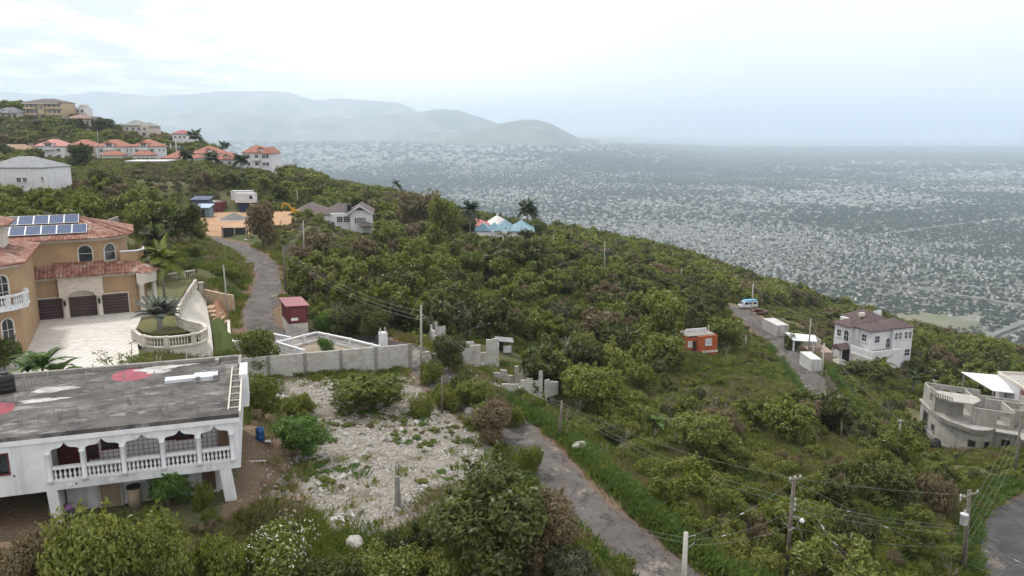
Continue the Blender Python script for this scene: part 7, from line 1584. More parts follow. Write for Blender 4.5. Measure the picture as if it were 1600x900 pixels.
def grow():
    global NT, NS
    q = np.random.default_rng(5); cell = 2.1
    gx, gy = np.meshgrid(np.arange(-330, 330, cell), np.arange(32.5, 520, cell)); n = gx.size
    X = gx.ravel() + q.uniform(-.5, .5, n) * cell * 1.1; Y = gy.ravel() + q.uniform(-.5, .5, n) * cell * 1.1
    u = X / Y; k = (np.abs(u) < .86) & (Y < ridgeY(np.clip(u, -1.05, .92)) + 45); X, Y = X[k], Y[k]; n = len(X)
    Z = H(X, Y); PX, PY = proj(X, Y, Z); P = np.stack([X, Y], 1)
    dens = fbm(X / 22, Y / 22, 31, 3); lush = fbm(X / 30, Y / 30, 77, 4); q1 = q.random(n); q2 = q.random(n); q3 = q.random(n)
    # open grassland right of the lower road; dense bush in the middle and along the ridge
    open_ = np.maximum(sstep(90, 40, Y) * sstep(-.05, .15, X / Y), 0) * .3
    open_ = np.maximum(open_, .45 * ((PX > 860) & (PX < 1240) & (PY > 590) & (PY < 760)) * (q3 < .9))
    open_ = np.maximum(open_, .35 * ((PX > 1240) & (PY > 690)))
    ridge = sstep(.62, .95, Y / ridgeY(np.clip(X / Y, -1.05, .92)))
    tree = (q1 < .10 + .34 * ridge + .2 * (dens > .55)) & (q3 > open_)
    tree &= q.random(n) < .72; rad = np.where(tree, 1.4 + 2.1 * q2 ** 1.8, .5 + 1.15 * q2 ** 1.3)
    hgt = np.where(tree, 2.6 + 3.2 * q2 * (.6 + .6 * dens), .55 + 1.5 * q2 ** 1.3)
    hgt *= 1 - .35 * open_; rad *= 1 - .25 * open_
    keep = (q3 > open_ * .75) & (q3 < 1.0)
    keep &= free(P, np.minimum(rad, 1.6))
    for poly, frac in ((RUB, .0), (DIRT, .02), (DIRT2, 0)):
        ins = inpoly(X, Y, poly); keep &= ~ins
    near_rub = poly_sd(P, RUB) < 2.0; keep &= ~(near_rub & (q3 < .7))
    for x, y, r in spec_pts: keep &= np.hypot(X - x, Y - y) > r * .7
    keep &= ~((Y < 34) & (np.abs(u[k]) < 2)) if False else True
    look = np.where(lush > .60, 'dark', np.where(lush > .47, 'mid', np.where(lush > .36, 'yellow', 'dry'))).astype(object)
    sw = q.random(n); look = np.where(sw < .16, 'dark', np.where(sw < .36, 'mid', np.where(sw < .46, 'yellow', np.where(sw < .57, 'dry', np.where(sw < .60, 'grey', look))))).astype(object)
    look = np.where((open_ > .3) & (q1 > .35), np.where(q2 > .45, 'yellow', np.where(q2 > .2, 'mid', 'dry')), look).astype(object)
    look = np.where((ridge > .3) & (sw > .60) & (look == 'dry'), 'mid', look)
    # clear sight lines that the photo has open: keep growth low in front of things it shows
    for x0, y0, x1, y1, hmax in OPEN:
        hit = (PX > x0) & (PX < x1) & (PY > y0) & (PY < y1)
        hgt = np.where(hit, np.minimum(hgt, hmax), hgt); rad = np.where(hit, np.minimum(rad, hmax * 1.1), rad)
    idx = np.nonzero(keep)[0]
    ang = rad[idx] * hgt[idx] / Y[idx] ** 2; vis = (PX[idx] > -20) & (PX[idx] < 1620) & (PY[idx] < 960)
    order = idx[np.argsort(-ang * vis)]
    solo = set()
    for form, lim in (('tree', 292 - NT), ('shrub', 292 - NS)):
        c = [i for i in order if tree[i] == (form == 'tree')][:lim]; solo.update(c)
        for i in c:
            lod = 0 if Y[i] < 75 else 1 if Y[i] < 210 else 2
            p = (X[i], Y[i], Z[i] - .08); w = where((X[i], Y[i], Z[i] + hgt[i] * .5))
            size = 'large' if rad[i] > 2.6 else 'medium' if rad[i] > 1.4 else 'small'
            lab = f"{size} {WORDS[look[i]]} {'tree' if form == 'tree' else 'bush'} {w}"
            (put_tree if form == 'tree' else put_shrub)(p, rad[i], hgt[i], look[i], int(q2[i] * 500) % 5, lod, q1[i] * 6.28, lab, f"{'trees' if form == 'tree' else 'bushes'} {w}")
    rest = np.array([i for i in idx if i not in solo])
    meshes = []; key = {}
    for form in ('tree', 'shrub'):
        for lk in ('dark', 'mid', 'yellow', 'dry', 'grey'):
            for lod in (0, 1, 2):
                for var in range(5): key[(form == 'tree', lk, lod, var)] = len(meshes); meshes.append(proto(form, lk, lod, var))
    sc = np.stack([rad[rest], rad[rest], np.where(tree[rest], hgt[rest] / 2.1, hgt[rest])], 1)
    ii = np.array([key[(bool(tree[i]), look[i], 0 if Y[i] < 58 else 1 if Y[i] < 170 else 2, int(q2[i] * 500) % 5)] for i in rest])
    rot = np.stack([q.uniform(-.12, .12, len(rest)), q.uniform(-.12, .12, len(rest)), q.uniform(0, 6.28, len(rest))], 1)
    scatter('hillside_scrub', meshes, np.stack([X[rest], Y[rest], Z[rest] - .1], 1), rot, sc, ii, label='dense green and brown scrub covering the whole hillside')
OPEN = [(440,350,600,408,.8),(190,274,275,312,1.0),(700,365,860,385,1.5),(1052,528,1130,600,.9),(1140,480,1300,640,.9),(1290,570,1440,610,1.4),(1430,690,1600,760,1.2),(0,290,90,312,1.2),
        (20,185,110,195,2.0),(640,540,860,612,.7),(400,520,480,545,.6),(590,530,620,560,.5),(320,360,460,400,.8),(420,400,470,520,.8),(330,440,370,520,.4),(60,245,440,288,1.4),(0,180,60,214,1.0),(0,296,80,322,1.0),(1290,560,1450,640,1.1),(1440,680,1600,760,.9),(1500,800,1680,1100,.45),(-80,535,372,645,.45),(300,326,400,345,.6),(306,366,402,424,.5),
        (380,585,660,640,.5),(0,780,420,960,1.0),(640,600,720,640,.6)]
grow()

# ---------------------------------------------------------------- grass, straw, stones: nobody could count them
def tuft(seed, n, h, m, spread=.35, wid=.02):
    r = np.random.default_rng(seed); a = r.uniform(0, 2 * PI, n); b = r.random(n) * spread; p = np.stack([np.cos(a) * b, np.sin(a) * b, np.zeros(n)], 1)
    lean = np.stack([np.cos(a + r.normal(0, .6, n)), np.sin(a + r.normal(0, .6, n)), np.zeros(n)], 1) * (h * r.uniform(.15, .7, n))[:, None]
    side = np.stack([-np.sin(a), np.cos(a), np.zeros(n)], 1) * wid; hh = (h * r.uniform(.55, 1.1, n))[:, None] * np.array([0, 0, 1])
    v = np.stack([p - side, p + side, p + lean * .45 + hh * .7 + side * .7, p + lean + hh], 1).reshape(-1, 3)
    return lmesh('grass_tuft', (v, np.arange(n * 4).reshape(n, 4), r.random(n)), m)
def ground_cover():
    q = np.random.default_rng(9)
    n = 90000; Y = 30 * np.exp(q.random(n) * math.log(150 / 30)); X = (q.random(n) * 2 - 1) * .8 * Y; P = np.stack([X, Y], 1); Z = H(X, Y); PX, PY = proj(X, Y, Z)
    fr = fbm(X / 6, Y / 6, 12, 4); keep = free(P, np.zeros(n), -.1) & ~(inpoly(X, Y, RUB) & (q.random(n) < np.where(poly_sd(P, RUB) > -1.6, .90, .985))) & ~inpoly(X, Y, DIRT2)
    keep &= ~(inpoly(X, Y, DIRT) & (q.random(n) < .93))
    keep &= (PX > -30) & (PX < 1630)
    dr = np.full(n, 99.0)
    for pts, hw in ROADS: dr = np.minimum(dr, pseg(P, pts)[0] - hw)
    verge = (dr < 1.7) & (PX > 780) & (fr > .3)
    keep &= (fr > .35) | verge
    i = np.nonzero(keep)[0]; strw = (fbm(X / 9, Y / 9, 44, 3) > np.where((PX > 860) & (PX < 1260) & (PY > 590) & (PY < 780), .50, .57)) & ~verge
    kind = np.where(strw[i], q.integers(2, 4, len(i)), np.where((verge[i] & (q.random(len(i)) < .62)) | (q.random(len(i)) < .22), q.integers(0, 2, len(i)), q.integers(3, 5, len(i))))
    s = q.uniform(.6, 1.3, len(i)) * np.where(verge[i], 1.25, 1.0); s *= 1 + (Y[i] > 80) * .3
    ms = [tuft(1, 34, .5, LEAF['grass'], .5, .022), tuft(2, 34, .42, LEAF['grass'], .5, .025), tuft(3, 26, .5, LEAF['straw'], .5, .018), tuft(4, 34, .42, LEAF['yellow'], .5, .022), tuft(5, 34, .36, LEAF['mid'], .5, .024)]
    scatter('grass', ms, P_(X[i], Y[i], Z[i] - .03), np.stack([np.zeros(len(i)), np.zeros(len(i)), q.uniform(0, 6.28, len(i))], 1), np.stack([s, s, s], 1), kind, label='grass and dry straw between the bushes')
    # limestone rubble on the cleared lot
    def rock(seed):
        r = np.random.default_rng(seed); import bmesh
        bm = bmesh.new(); bmesh.ops.create_icosphere(bm, subdivisions=1, radius=1)
        for v in bm.verts: v.co = v.co * r.uniform(.7, 1.15); v.co.z *= .62
        me = bpy.data.meshes.new('rock'); bm.to_mesh(me); bm.free(); me.materials.append(ROCKM[seed % 3]); return me
    ROCKM = [mat('pale_limestone', (.51, .495, .475), (.40, .385, .36), 2, bmp=.5, bscale=9), mat('grey_limestone', (.36, .34, .32), (.46, .44, .42), 2, bmp=.5, bscale=9), mat('tan_limestone', (.46, .41, .34), (.34, .29, .24), 2, bmp=.5, bscale=9)]
    b = np.array([tuple(p) for p in RUB]); n = 34000
    X = q.uniform(b[:, 0].min() - 3, b[:, 0].max() + 3, n); Y = q.uniform(b[:, 1].min() - 3, b[:, 1].max() + 3, n); P = np.stack([X, Y], 1)
    sd = poly_sd(P, RUB); pr = sstep(2.2, -1.0, sd) * (.35 + .65 * sstep(.42, .58, fbm(X / 2.8, Y / 2.8, 3, 4)))
    k = (q.random(n) < pr) & free(P, np.zeros(n)); X, Y = X[k], Y[k]; n = len(X)
    s = .05 + .075 * q.random(n) ** 2 + .22 * q.random(n) * (q.random(n) > .965)
    scatter('limestone_rubble', [rock(j) for j in range(6)], P_(X, Y, H(X, Y) + s * .12), q.uniform(0, 6.28, (n, 3)) * [.15, .15, 1], np.stack([s * q.uniform(.8, 1.6, n), s, s * q.uniform(.7, 1.2, n)], 1), q.choice(6, n, p=[.2, .2, .14, .18, .17, .11]), label='broken white limestone strewn over the cleared lot')
    # weeds among the stones
    n = 2200; X = q.uniform(b[:, 0].min(), b[:, 0].max(), n); Y = q.uniform(b[:, 1].min(), b[:, 1].max(), n); P = np.stack([X, Y], 1)
    k = (poly_sd(P, RUB) < 0) & (fbm(X / 4, Y / 4, 61, 3) > .5) & free(P, np.zeros(n)); X, Y = X[k], Y[k]; n = len(X); s = .07 + .34 * q.random(n) ** 2.2
    scatter('weeds', [proto('shrub', 'mid', 1, 0), proto('shrub', 'bright', 1, 1), proto('shrub', 'dry', 1, 2)], P_(X, Y, H(X, Y)), np.stack([n * [0], n * [0], q.uniform(0, 6, n)], 1), np.stack([s * 1.3, s, s * .7], 1), q.choice(3, n, p=[.55, .3, .15]), label='low weeds growing through the white stones')
def P_(x, y, z): return np.stack([x, y, z], 1)
ground_cover()
# bare twigs and dead stems standing out of the bush
def twigs():
    def twig(seed):
        q = random.Random(seed); mb = MB()
        for k in range(7):
            a = q.uniform(0, 6.28); r_ = q.uniform(.1, .45); top = (math.cos(a) * r_, math.sin(a) * r_, q.uniform(.6, 1.0)); mid = (top[0] * .4, top[1] * .4, top[2] * .55); mb.tube([(0, 0, -.1), mid, top], .014, 3, .005)
            for j in range(3): b = a + q.uniform(-1.2, 1.2); mb.tube([mid, (mid[0] + math.cos(b) * .25, mid[1] + math.sin(b) * .25, mid[2] + q.uniform(.1, .35))], .008, 3, .004)
        o = mb.build('twigs', mat(f'dead_wood_{seed}', (.26, .22, .18), (.36, .32, .27), 3)); d = o.data; bpy.data.objects.remove(o); return d
    q = np.random.default_rng(77); n = 1500; Y = 38 + 190 * q.random(n) ** .6; X = (q.random(n) * 2 - 1) * .75 * Y; P = np.stack([X, Y], 1); k = free(P, np.full(n, .5)) & ~inpoly(X, Y, RUB) & (Y < ridgeY(np.clip(X / Y, -1.05, .92))) & (fbm(X / 12, Y / 12, 15, 3) > .47)
    X, Y = X[k], Y[k]; n = len(X); s = q.uniform(1.0, 2.6, n); PX, PY = proj(X, Y, H(X, Y)); k = np.ones(n, bool)
    for x0, y0, x1, y1, hm in OPEN: k &= ~((PX > x0) & (PX < x1) & (PY > y0) & (PY < y1))
    X, Y, s = X[k], Y[k], s[k]; n = len(X)
    scatter('dead_twigs', [twig(1), twig(2), twig(3)], P_(X, Y, H(X, Y)), np.stack([n * [0], n * [0], q.uniform(0, 6, n)], 1), np.stack([s * .8, s * .8, s], 1), q.integers(0, 3, n), label='bare grey twigs and dead stems standing out of the scrub')
twigs()
# ================================================================ the plain: city, trees, sea, mountains, air
def facecol_mat(name):
    m, nt, b, _ = newmat(name); a = N(nt, 'Attribute', attribute_name='col'); L(nt, a.outputs['Color'], b.inputs['Base Color']); b.inputs['Roughness'].default_value = .8; b.inputs['Specular IOR Level'].default_value = .25; return m
CITYM = facecol_mat('city_paint')
ROOFS = np.array([(.30, .295, .29), (.44, .42, .40), (.62, .61, .60), (.20, .195, .19), (.34, .30, .26), (.26, .11, .085), (.20, .23, .26), (.38, .375, .38), (.22, .155, .125)]); RP = np.array([.2, .18, .14, .1, .12, .06, .06, .1, .04])
def boxes(X, Y, Z, sx, sy, h, rot, roofc, wallc, hip):
    n = len(X); c, s = np.cos(rot), np.sin(rot); lx = np.array([-1, 1, 1, -1]) * .5; ly = np.array([-1, -1, 1, 1]) * .5
    px = lx[None] * sx[:, None]; py = ly[None] * sy[:, None]; wx = X[:, None] + px * c[:, None] - py * s[:, None]; wy = Y[:, None] + px * s[:, None] + py * c[:, None]
    v0 = np.stack([wx, wy, np.repeat((Z - 3)[:, None], 4, 1)], 2); v1 = np.stack([wx, wy, np.repeat((Z + h)[:, None], 4, 1)], 2)
    rx = np.array([-.22, .22]); ax = X[:, None] + rx[None] * sx[:, None] * c[:, None]; ay = Y[:, None] + rx[None] * sx[:, None] * s[:, None]; v2 = np.stack([ax, ay, np.repeat((Z + h + hip)[:, None], 2, 1)], 2)
    v = np.concatenate([v0, v1, v2], 1).reshape(-1, 3); q = np.array([[0, 1, 5, 4], [1, 2, 6, 5], [2, 3, 7, 6], [3, 0, 4, 7], [4, 5, 9, 8], [6, 7, 8, 9], [5, 6, 9, 9], [7, 4, 8, 8]])
    f = (np.arange(n)[:, None, None] * 10 + q[None]).reshape(-1, 4); col = np.ones((n, 8, 4)); col[:, :4, :3] = wallc[:, None]; col[:, 4:, :3] = roofc[:, None]
    return v, f, col.reshape(-1, 4)
def poly_mesh(name, v, f, col, m):
    """like npmesh, with degenerate quads turned into triangles"""
    me = bpy.data.meshes.new(name); tri = f[:, 2] == f[:, 3]; tot = np.where(tri, 3, 4); keep = np.ones(f.shape, bool); keep[tri, 3] = False; fl = f[keep]; st = np.concatenate([[0], np.cumsum(tot)[:-1]])
    me.vertices.add(len(v)); me.vertices.foreach_set('co', v.astype(np.float32).ravel()); me.loops.add(len(fl)); me.loops.foreach_set('vertex_index', fl.astype(np.int32)); me.polygons.add(len(f)); me.polygons.foreach_set('loop_start', st.astype(np.int32)); me.update(calc_edges=True)
    me.materials.append(m); a = me.attributes.new('col', 'FLOAT_COLOR', 'FACE'); a.data.foreach_set('color', col.astype(np.float32).ravel()); return me
CROADS = [(np.array([tuple(onz(px, py, SEA + 3.6)) for px, py in pl]), hw) for pl, hw in ((((1500, 552), (1560, 520), (1650, 486)), 9), (((1290, 436), (1400, 446), (1500, 462), (1640, 484)), 8), (((1180, 396), (1330, 372), (1480, 352), (1640, 336)), 8), (((760, 300), (900, 306), (1040, 318), (1200, 340), (1400, 380), (1640, 430)), 7), (((980, 268), (1200, 282), (1420, 300), (1640, 322)), 10))]
for pl, hw in CROADS:
    t_ = np.gradient(pl[:, :2], axis=0); t_ /= np.linalg.norm(t_, axis=1, keepdims=True); nr_ = np.stack([-t_[:, 1], t_[:, 0]], 1) * hw * .55; vs = []
    for p_, n_ in zip(pl, nr_): vs += [(p_[0] - n_[0], p_[1] - n_[1], SEA + 5.2), (p_[0] + n_[0], p_[1] + n_[1], SEA + 5.2)]
    struct(MB().add(vs, [(2 * i, 2 * i + 2, 2 * i + 3, 2 * i + 1) for i in range(len(pl) - 1)]).build('city_road', mat('city_asphalt', (.13, .128, .125), (.18, .175, .17), .02, grit=0, bmp=0)))
def city():
    q = np.random.default_rng(12); B = []; T = []
    def grid(y0, y1, pitch, seed):
        qq = np.random.default_rng(seed); gx, gy = np.meshgrid(np.arange(-.86 * y1, .86 * y1, pitch), np.arange(y0, y1, pitch)); X = gx.ravel(); Y = gy.ravel(); k = np.abs(X / Y) < .86; X, Y = X[k], Y[k]
        an = np.full(len(X), -.5); return X + qq.uniform(-.33, .33, len(X)) * pitch, Y + qq.uniform(-.33, .33, len(X)) * pitch, an, qq
    def dens(PX, PY, X, Y):
        d = .40 + 2.3 * (fbm(X / 620, Y / 620, 41, 4) - .5) + .8 * (fbm(X / 2600, Y / 2600, 47, 3) - .5)
        def el(cx, cy, rx, ry, amt): return amt * np.exp(-(((PX - cx) / rx) ** 2 + ((PY - cy) / ry) ** 2))
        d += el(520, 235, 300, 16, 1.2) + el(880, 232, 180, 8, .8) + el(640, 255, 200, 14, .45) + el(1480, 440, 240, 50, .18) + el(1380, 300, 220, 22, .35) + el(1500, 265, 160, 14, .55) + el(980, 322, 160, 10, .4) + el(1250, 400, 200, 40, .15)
        d -= el(1130, 290, 200, 22, .6) + el(700, 275, 200, 12, .25) + el(1100, 255, 260, 8, .3) + el(1300, 350, 180, 14, .2)
        c_, s_ = math.cos(.5), math.sin(.5); xr = X * c_ - Y * s_; yr = X * s_ + Y * c_; row = np.floor(yr / 62); fy = yr - row * 62; xo = (xr + (row % 2) * 85) % 170; w_ = np.where(Y < 4500, 4.5, 0)
        d = np.where((np.minimum(fy, 62 - fy) < w_) | (np.minimum(xo, 170 - xo) < w_), -5, d)
        PT_ = np.stack([X, Y], 1)
        for pl, hw in CROADS:
            kk = np.abs(X - pl[:, 0].mean()) < 2500; dd = np.full(len(X), 99.0); dd[kk] = pseg(PT_[kk], pl)[0]; d = np.where(dd < hw + 4, -5, d)
        d = np.where(d > -3, d, -5); d -= el(1462, 502, 75, 9, 3.0) + el(1530, 395, 60, 5, 1.2)
        return np.where(d < -1.3, 0, np.clip(d, .04, 1))
    for y0, y1, pit, s0, s1, seed in ((820, 3600, 10.5, 4.2, 7.8, 1), (2000, 7000, 22, 7, 16, 2), (5200, 15500, 60, 14, 38, 3)):
        X, Y, an, qq = grid(y0, y1, pit, seed); Z = plainz(X, Y); PX, PY = proj(X, Y, Z); u = np.clip(X / Y, -1.05, .92)
        ok = (PX > -80) & (PX < 1680) & (Y > ridgeY(u) + 520) & ~((PX > 935) & (PY < 226)) & ~((PX > 1370) & (PY < 229.5)) & (H(X, Y) < Z + 12)
        d = dens(PX, PY, X, Y); r = qq.random(len(X)); fade = sstep(3600, 2000, Y) if y0 < 1000 else sstep(2000, 3600, Y) * sstep(7000, 5200, Y) if y0 < 5000 else sstep(5200, 7000, Y); k = ok & (r < d * fade * (.78 if y0 < 2000 else .85)); n = k.sum()
        ind = (PX[k] > 1230) & (PY[k] > 250) & (PY[k] < 335); big = qq.random(n) < np.where(ind, .35, .04); sx = qq.uniform(s0, s1, n) * np.where(big, 2.4, 1); sy = qq.uniform(s0 * .8, s1 * .75, n) * np.where(big, 1.6, 1); h = qq.uniform(2.8, 5.5, n) * np.where((qq.random(n) < .08), 2.2, 1) * (1 if y0 < 5000 else 1.7)
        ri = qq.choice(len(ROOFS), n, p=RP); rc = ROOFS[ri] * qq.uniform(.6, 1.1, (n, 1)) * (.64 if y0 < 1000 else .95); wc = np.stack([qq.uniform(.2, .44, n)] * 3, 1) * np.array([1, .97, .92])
        sunlit = (PX[k] < 930) & (PY[k] < 250); rc[sunlit] = rc[sunlit] * .3 + .6  # white far-left roofs made paler still: the sun patch is put into their colour
        flat = (qq.random(n) < .35) | big | (y0 > 5000); hip = np.where(flat, .05, qq.uniform(1.0, 2.4, n)); sx *= np.where(ind & big, 1.5, 1); rot = an[k] + qq.choice([0, PI / 2], n) + qq.normal(0, .06, n)
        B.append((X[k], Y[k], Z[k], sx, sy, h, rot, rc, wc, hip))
        tp_ = pit * .86; X, Y, an, qq = grid(y0, y1, tp_, seed + 20); Z = plainz(X, Y); PX, PY = proj(X, Y, Z); u = np.clip(X / Y, -1.05, .92); d = dens(PX, PY, X, Y)
        ok = (PX > -80) & (PX < 1680) & (Y > ridgeY(u) + 420) & ~((PX > 935) & (PY < 226)) & ~((PX > 1370) & (PY < 229.5)) & (H(X, Y) < Z + 40) & ~((np.abs(PX - 1462) < 70) & (np.abs(PY - 502) < 9))
        fade = sstep(3600, 2000, Y) if y0 < 1000 else sstep(2000, 3600, Y) * sstep(7000, 5200, Y) if y0 < 5000 else sstep(5200, 7000, Y); k = ok & (d > 0) & (qq.random(len(X)) < fade * np.clip(.95 - .75 * d, .2, .9)); n = k.sum(); r_ = qq.uniform(.22, .55, n) * tp_; T.append((X[k], Y[k], H(X[k], Y[k]), r_))
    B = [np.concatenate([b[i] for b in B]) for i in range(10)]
    # the nearest visible 290 houses stand as things of their own
    PX, PY = proj(B[0], B[1], B[2]); u = B[0] / B[1]; Yr = ridgeY(np.clip(u, -1.05, .92)); rz = H(u * Yr, Yr) + 6; vis = (B[2] / B[1] > rz / Yr - .0) & (PX > 0) & (PX < 1600)
    o_ = np.argsort(np.where(vis, B[1] / np.maximum(B[3], 8) ** .7, 1e9)); solo = o_[:285]; rest = np.setdiff1d(np.arange(len(PX)), solo)
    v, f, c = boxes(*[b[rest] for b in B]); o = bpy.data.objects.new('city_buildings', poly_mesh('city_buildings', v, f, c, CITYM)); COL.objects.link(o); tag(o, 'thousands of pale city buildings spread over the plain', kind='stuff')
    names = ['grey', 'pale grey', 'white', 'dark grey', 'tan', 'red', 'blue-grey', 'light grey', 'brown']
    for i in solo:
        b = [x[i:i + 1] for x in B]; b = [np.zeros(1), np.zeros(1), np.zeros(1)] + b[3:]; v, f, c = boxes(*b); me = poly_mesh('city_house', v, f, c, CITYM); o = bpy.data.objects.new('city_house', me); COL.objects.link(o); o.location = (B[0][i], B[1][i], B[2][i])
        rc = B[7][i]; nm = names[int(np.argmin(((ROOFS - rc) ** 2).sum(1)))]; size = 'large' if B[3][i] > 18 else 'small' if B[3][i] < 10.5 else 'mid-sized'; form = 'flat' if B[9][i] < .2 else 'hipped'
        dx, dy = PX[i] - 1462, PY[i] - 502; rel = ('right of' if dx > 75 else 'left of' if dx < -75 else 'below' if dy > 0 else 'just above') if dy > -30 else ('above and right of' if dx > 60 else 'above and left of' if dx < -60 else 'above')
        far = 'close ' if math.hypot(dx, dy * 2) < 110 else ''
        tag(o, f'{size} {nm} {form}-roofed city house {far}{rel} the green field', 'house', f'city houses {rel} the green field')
    X, Y, Z, r_ = [np.concatenate([t[i] for t in T]) for i in range(4)]; n = len(X)
    def blob(seed):
        d = leafcloud([(0, 0, .55, .8, .8, .5), (.4, .1, .4, .55, .55, .42), (-.4, .2, .45, .5, .5, .4), (0, -.4, .4, .5, .5, .4)], 90, .42, seed, .1, .75); return lmesh('city_tree_foliage', d, LEAF['city'])
    LEAF['city'] = mat_leaf('leaf_city', (.036, .050, .028), (.06, .075, .038), (.085, .10, .05), .15)
    scatter('city_trees', [blob(1), blob(2), blob(3)], np.stack([X, Y, Z], 1), np.stack([n * [0], n * [0], q.uniform(0, 6, n)], 1), np.stack([r_, r_, r_ * q.uniform(.6, 1.0, n)], 1), q.integers(0, 3, n), label='dark garden trees filling the plain between the houses')
    # the green playing field
    c = [onz(px, py, SEA + 2.6) for px, py in ((1392, 489), (1440, 487), (1532, 503), (1520, 519), (1462, 517), (1402, 505))]
    struct(MB().add([tuple(p) for p in c], [list(range(6))]).build('field', mat('playing_field', (.12, .13, .065), (.17, .16, .09), .02, grit=0, bmp=0)))
city()
# sea, spit, mountains
def sea():
    m, nt, b, _ = newmat('sea_water'); b.inputs['Base Color'].default_value = (.11, .15, .17, 1); b.inputs['Roughness'].default_value = .6; b.inputs['Specular IOR Level'].default_value = .08
    bump(nt, b, noise(nt, coords(nt), .05, 4), .2, 1.0)
    sh = [onz(px, py, SEA + 4.5) for px, py in ((930, 222.5), (1080, 224), (1240, 225.5), (1370, 226.5), (1400, 227), (1500, 228), (1600, 228.5), (1760, 229))]
    far = 72000
    vs = [tuple(p) for p in sh] + [(far * 1.2, sh[-1].y, SEA + 4.5), (far * 1.2, far, SEA + 4.5), (sh[0].x / sh[0].y * far, far, SEA + 4.5)]
    struct(MB().add(vs, [list(range(len(vs)))]).build('sea', m, uv=False))
    s = MB()
    for pl, w in ((((1330, 221.8), (1400, 222.2), (1480, 222.6), (1560, 223.4), (1720, 225)), 160), ):
        p = [onz(*k, SEA + 5) for k in pl]
        for a, b_ in zip(p[:-1], p[1:]): s.add([(a.x, a.y - w, SEA + 6), (b_.x, b_.y - w, SEA + 6), (b_.x, b_.y + w, SEA + 6), (a.x, a.y + w, SEA + 6), (a.x, a.y, SEA + 16), (b_.x, b_.y, SEA + 16)], [(0, 1, 5, 4), (3, 4, 5, 2), (0, 4, 3), (1, 2, 5)])
    struct(s.build('land_spit', mat('spit_scrub', (.09, .09, .06), (.3, .27, .2), .004, grit=0, bmp=0)))
sea()
def hills(name, prof, Yd, depth, seed, m, amp=.42):
    """a range whose crest runs through the given skyline, with spurs and gullies"""
    px = np.array([p[0] for p in prof], float); cr = np.array([tuple(W(p[0], p[1], Yd)) for p in prof]); xs = np.linspace(cr[0, 0], cr[-1, 0], 220); cz = np.interp(xs, cr[:, 0], cr[:, 2])
    base = SEA - 20; t = np.linspace(-1.15, 1.0, 70); X = xs[:, None] + 0 * t[None]; w = 1 - np.abs(t); Y = Yd + t[None] * depth + 0 * X; e = np.clip(np.minimum(np.arange(220), 219 - np.arange(220)) / 22.0, 0, 1)
    rid = 1 - np.abs(2 * fbm(X / (depth * .28) + seed, Y / (depth * .5), seed, 5) - 1); hh = (cz[:, None] - base); f_ = np.clip(1.05 - np.abs(t[None]) ** 1.15, 0, 1.0)
    Z = base + hh * np.clip(f_ * (1 - amp * 2 * np.minimum(np.abs(t[None]) * 2.2, 1) * (1 - rid)) + .03 * (rid - .7) * (np.abs(t[None]) < .5), 0, None) - 30 * (np.abs(t[None]) > .98)
    n, k = X.shape; i = np.arange(n * k).reshape(n, k); struct(npmesh(name, np.stack([X.ravel(), Y.ravel(), Z.ravel()], 1), np.stack([i[:-1, :-1], i[1:, :-1], i[1:, 1:], i[:-1, 1:]], -1).reshape(-1, 4), m, smooth=True))
HM = mat('mountain_forest', (.03, .042, .025), (.15, .135, .09), .0007, (.30, .25, .19), .0022, .75, grit=0, bmp=0)
hills('mountains', [(-200, 150), (-60, 140), (60, 148), (100, 150), (150, 142), (200, 148), (250, 150), (300, 148), (350, 143), (410, 142), (450, 144), (490, 158), (530, 154), (580, 158), (625, 161), (660, 178), (700, 186), (760, 205), (800, 212)], 16500, 4500, 4, HM)
hills('mountains', [(150, 200), (230, 186), (300, 178), (380, 176), (440, 182), (500, 186), (560, 184), (620, 178), (680, 171), (715, 172), (750, 183), (790, 197), (840, 210), (880, 216)], 12500, 2800, 9, HM)
hills('hill', [(655, 222), (690, 216), (720, 209), (750, 203), (775, 195), (800, 189), (820, 187), (842, 188), (860, 193), (880, 203), (900, 214), (915, 221), (925, 226)], 9000, 1500, 15, mat('hill_scrub', (.085, .09, .055), (.15, .13, .09), .004, (.25, .2, .15), .006, .4, grit=0, bmp=0))
# the air between
hz, nt, b, out = newmat('haze_air'); nt.nodes.remove(b); pv = N(nt, 'VolumePrincipled'); pv.inputs['Color'].default_value = (.74, .87, 1.0, 1); pv.inputs['Density'].default_value = 1.05e-4; pv.inputs['Anisotropy'].default_value = .25; pv.inputs['Density Attribute'].default_value = ''
L(nt, pv.outputs[0], out.inputs['Volume'])
o = MB().box(-95000, -400, SEA - 30, 95000, 80000, 900).build('haze', hz, uv=False); tag(o, 'pale haze thickening toward the far plain and mountains', kind='stuff')
# ================================================================ camera, light, render settings
cam = bpy.data.cameras.new('camera'); co_ = bpy.data.objects.new('camera', cam); COL.objects.link(co_)
cam.sensor_width = 36; cam.lens = 36 * F / 1600; cam.clip_start = .5; cam.clip_end = 200000
co_.rotation_euler = (PI / 2 - PITCH, 0, 0); SC.camera = co_
SUN_EL, SUN_AZ = 57, -48     # high, from the left; azimuth from +Y, clockwise
sl = bpy.data.lights.new('sun', 'SUN'); sl.energy = 2.3; sl.angle = R(7); sl.color = (1, .95, .88)
so = bpy.data.objects.new('sun', sl); COL.objects.link(so)
so.rotation_euler = (R(90 - SUN_EL), 0, R(180 - SUN_AZ)); so.location = (0, 0, 60)
wd = bpy.data.worlds.new('World'); SC.world = wd; wd.use_nodes = True; nt = wd.node_tree; nt.nodes.clear()
wo = N(nt, 'OutputWorld'); bg = N(nt, 'Background'); L(nt, bg.outputs[0], wo.inputs[0]); bg.inputs[1].default_value = .13
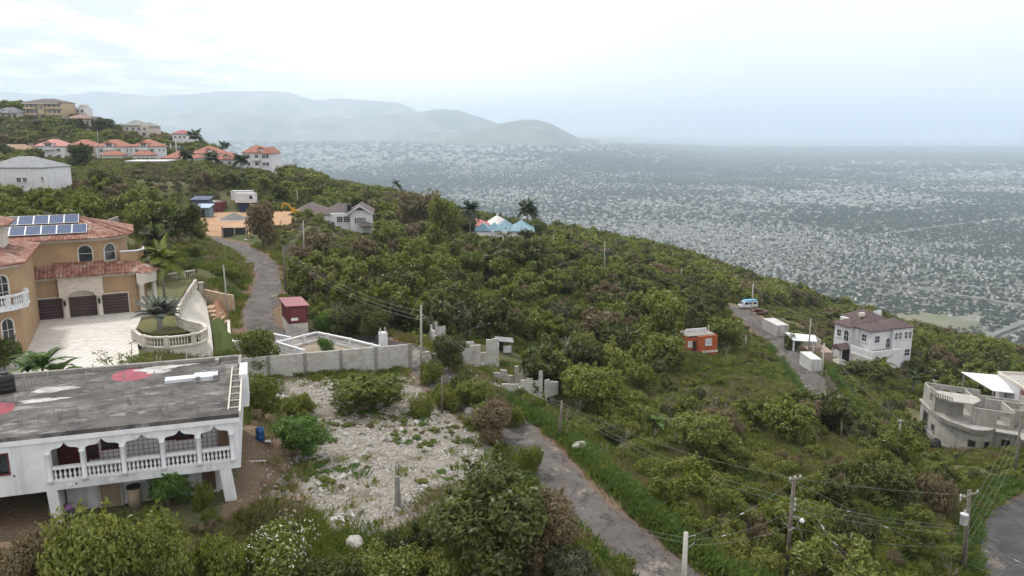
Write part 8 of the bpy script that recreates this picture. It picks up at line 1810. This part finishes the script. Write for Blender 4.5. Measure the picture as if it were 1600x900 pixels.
sky = N(nt, 'TexSky', sky_type='NISHITA', sun_disc=False); sky.sun_elevation = R(SUN_EL); sky.sun_rotation = R(SUN_AZ); sky.altitude = 400; sky.dust_density = 3
tc = N(nt, 'TexCoord'); sp = N(nt, 'SeparateXYZ'); L(nt, tc.outputs['Generated'], sp.inputs[0])
zz = math_(nt, 'ADD', math_(nt, 'MAXIMUM', sp.outputs[2], 0), .10)
cb = N(nt, 'CombineXYZ'); L(nt, math_(nt, 'DIVIDE', sp.outputs[0], zz), cb.inputs[0]); L(nt, math_(nt, 'DIVIDE', sp.outputs[1], zz), cb.inputs[1])
n1 = noise(nt, cb.outputs[0], .75, 7, .55); n2 = noise(nt, cb.outputs[0], 2.2, 6, .6)
def lobe(px, py, inner, outer):  # a bright or dark part of the cloud deck, around a direction of the sky
    d = Vector(ray(px, py)).normalized(); dp = N(nt, 'VectorMath', operation='DOT_PRODUCT'); L(nt, tc.outputs['Generated'], dp.inputs[0]); dp.inputs[1].default_value = d
    return ramp(nt, dp.outputs['Value'], math.cos(R(outer)), math.cos(R(inner)))
cl = mixc(nt, ramp(nt, n1, .36, .62), (6.7, 6.78, 6.9), (9.8, 9.72, 9.62))
cl = mixc(nt, math_(nt, 'MULTIPLY', lobe(620, 90, 3, 30), .9), cl, (11.5, 11.5, 11.4))
cl = mixc(nt, math_(nt, 'MULTIPLY', math_(nt, 'MULTIPLY', lobe(60, 0, 3, 20), ramp(nt, n2, .35, .6)), .75), cl, (4.5, 4.65, 4.9))
cl = mixc(nt, math_(nt, 'MULTIPLY', lobe(1500, 60, 10, 36), .8), cl, (7.2, 7.3, 7.4))
cov = ramp(nt, math_(nt, 'ADD', n1, 0.0), .22, .42)
L(nt, mixc(nt, math_(nt, 'ADD', .9, math_(nt, 'MULTIPLY', cov, .1)), sky.outputs[0], cl), bg.inputs[0])
SC.view_settings.view_transform = 'Standard'; SC.view_settings.look = 'None'; SC.view_settings.exposure = .26; SC.view_settings.gamma = 1; SC.view_settings.use_curve_mapping = False
SC.render.engine = 'CYCLES'; SC.cycles.use_denoising = True; SC.cycles.denoiser = 'OPENIMAGEDENOISE'
SC.cycles.max_bounces = 5; SC.cycles.diffuse_bounces = 2; SC.cycles.glossy_bounces = 2; SC.cycles.transmission_bounces = 2; SC.cycles.volume_bounces = 3; SC.cycles.transparent_max_bounces = 4
SC.cycles.use_adaptive_sampling = True; SC.cycles.adaptive_threshold = .02; SC.cycles.caustics_reflective = False; SC.cycles.caustics_refractive = False
SC.cycles.sample_clamp_indirect = 4
SC.render.use_persistent_data = False
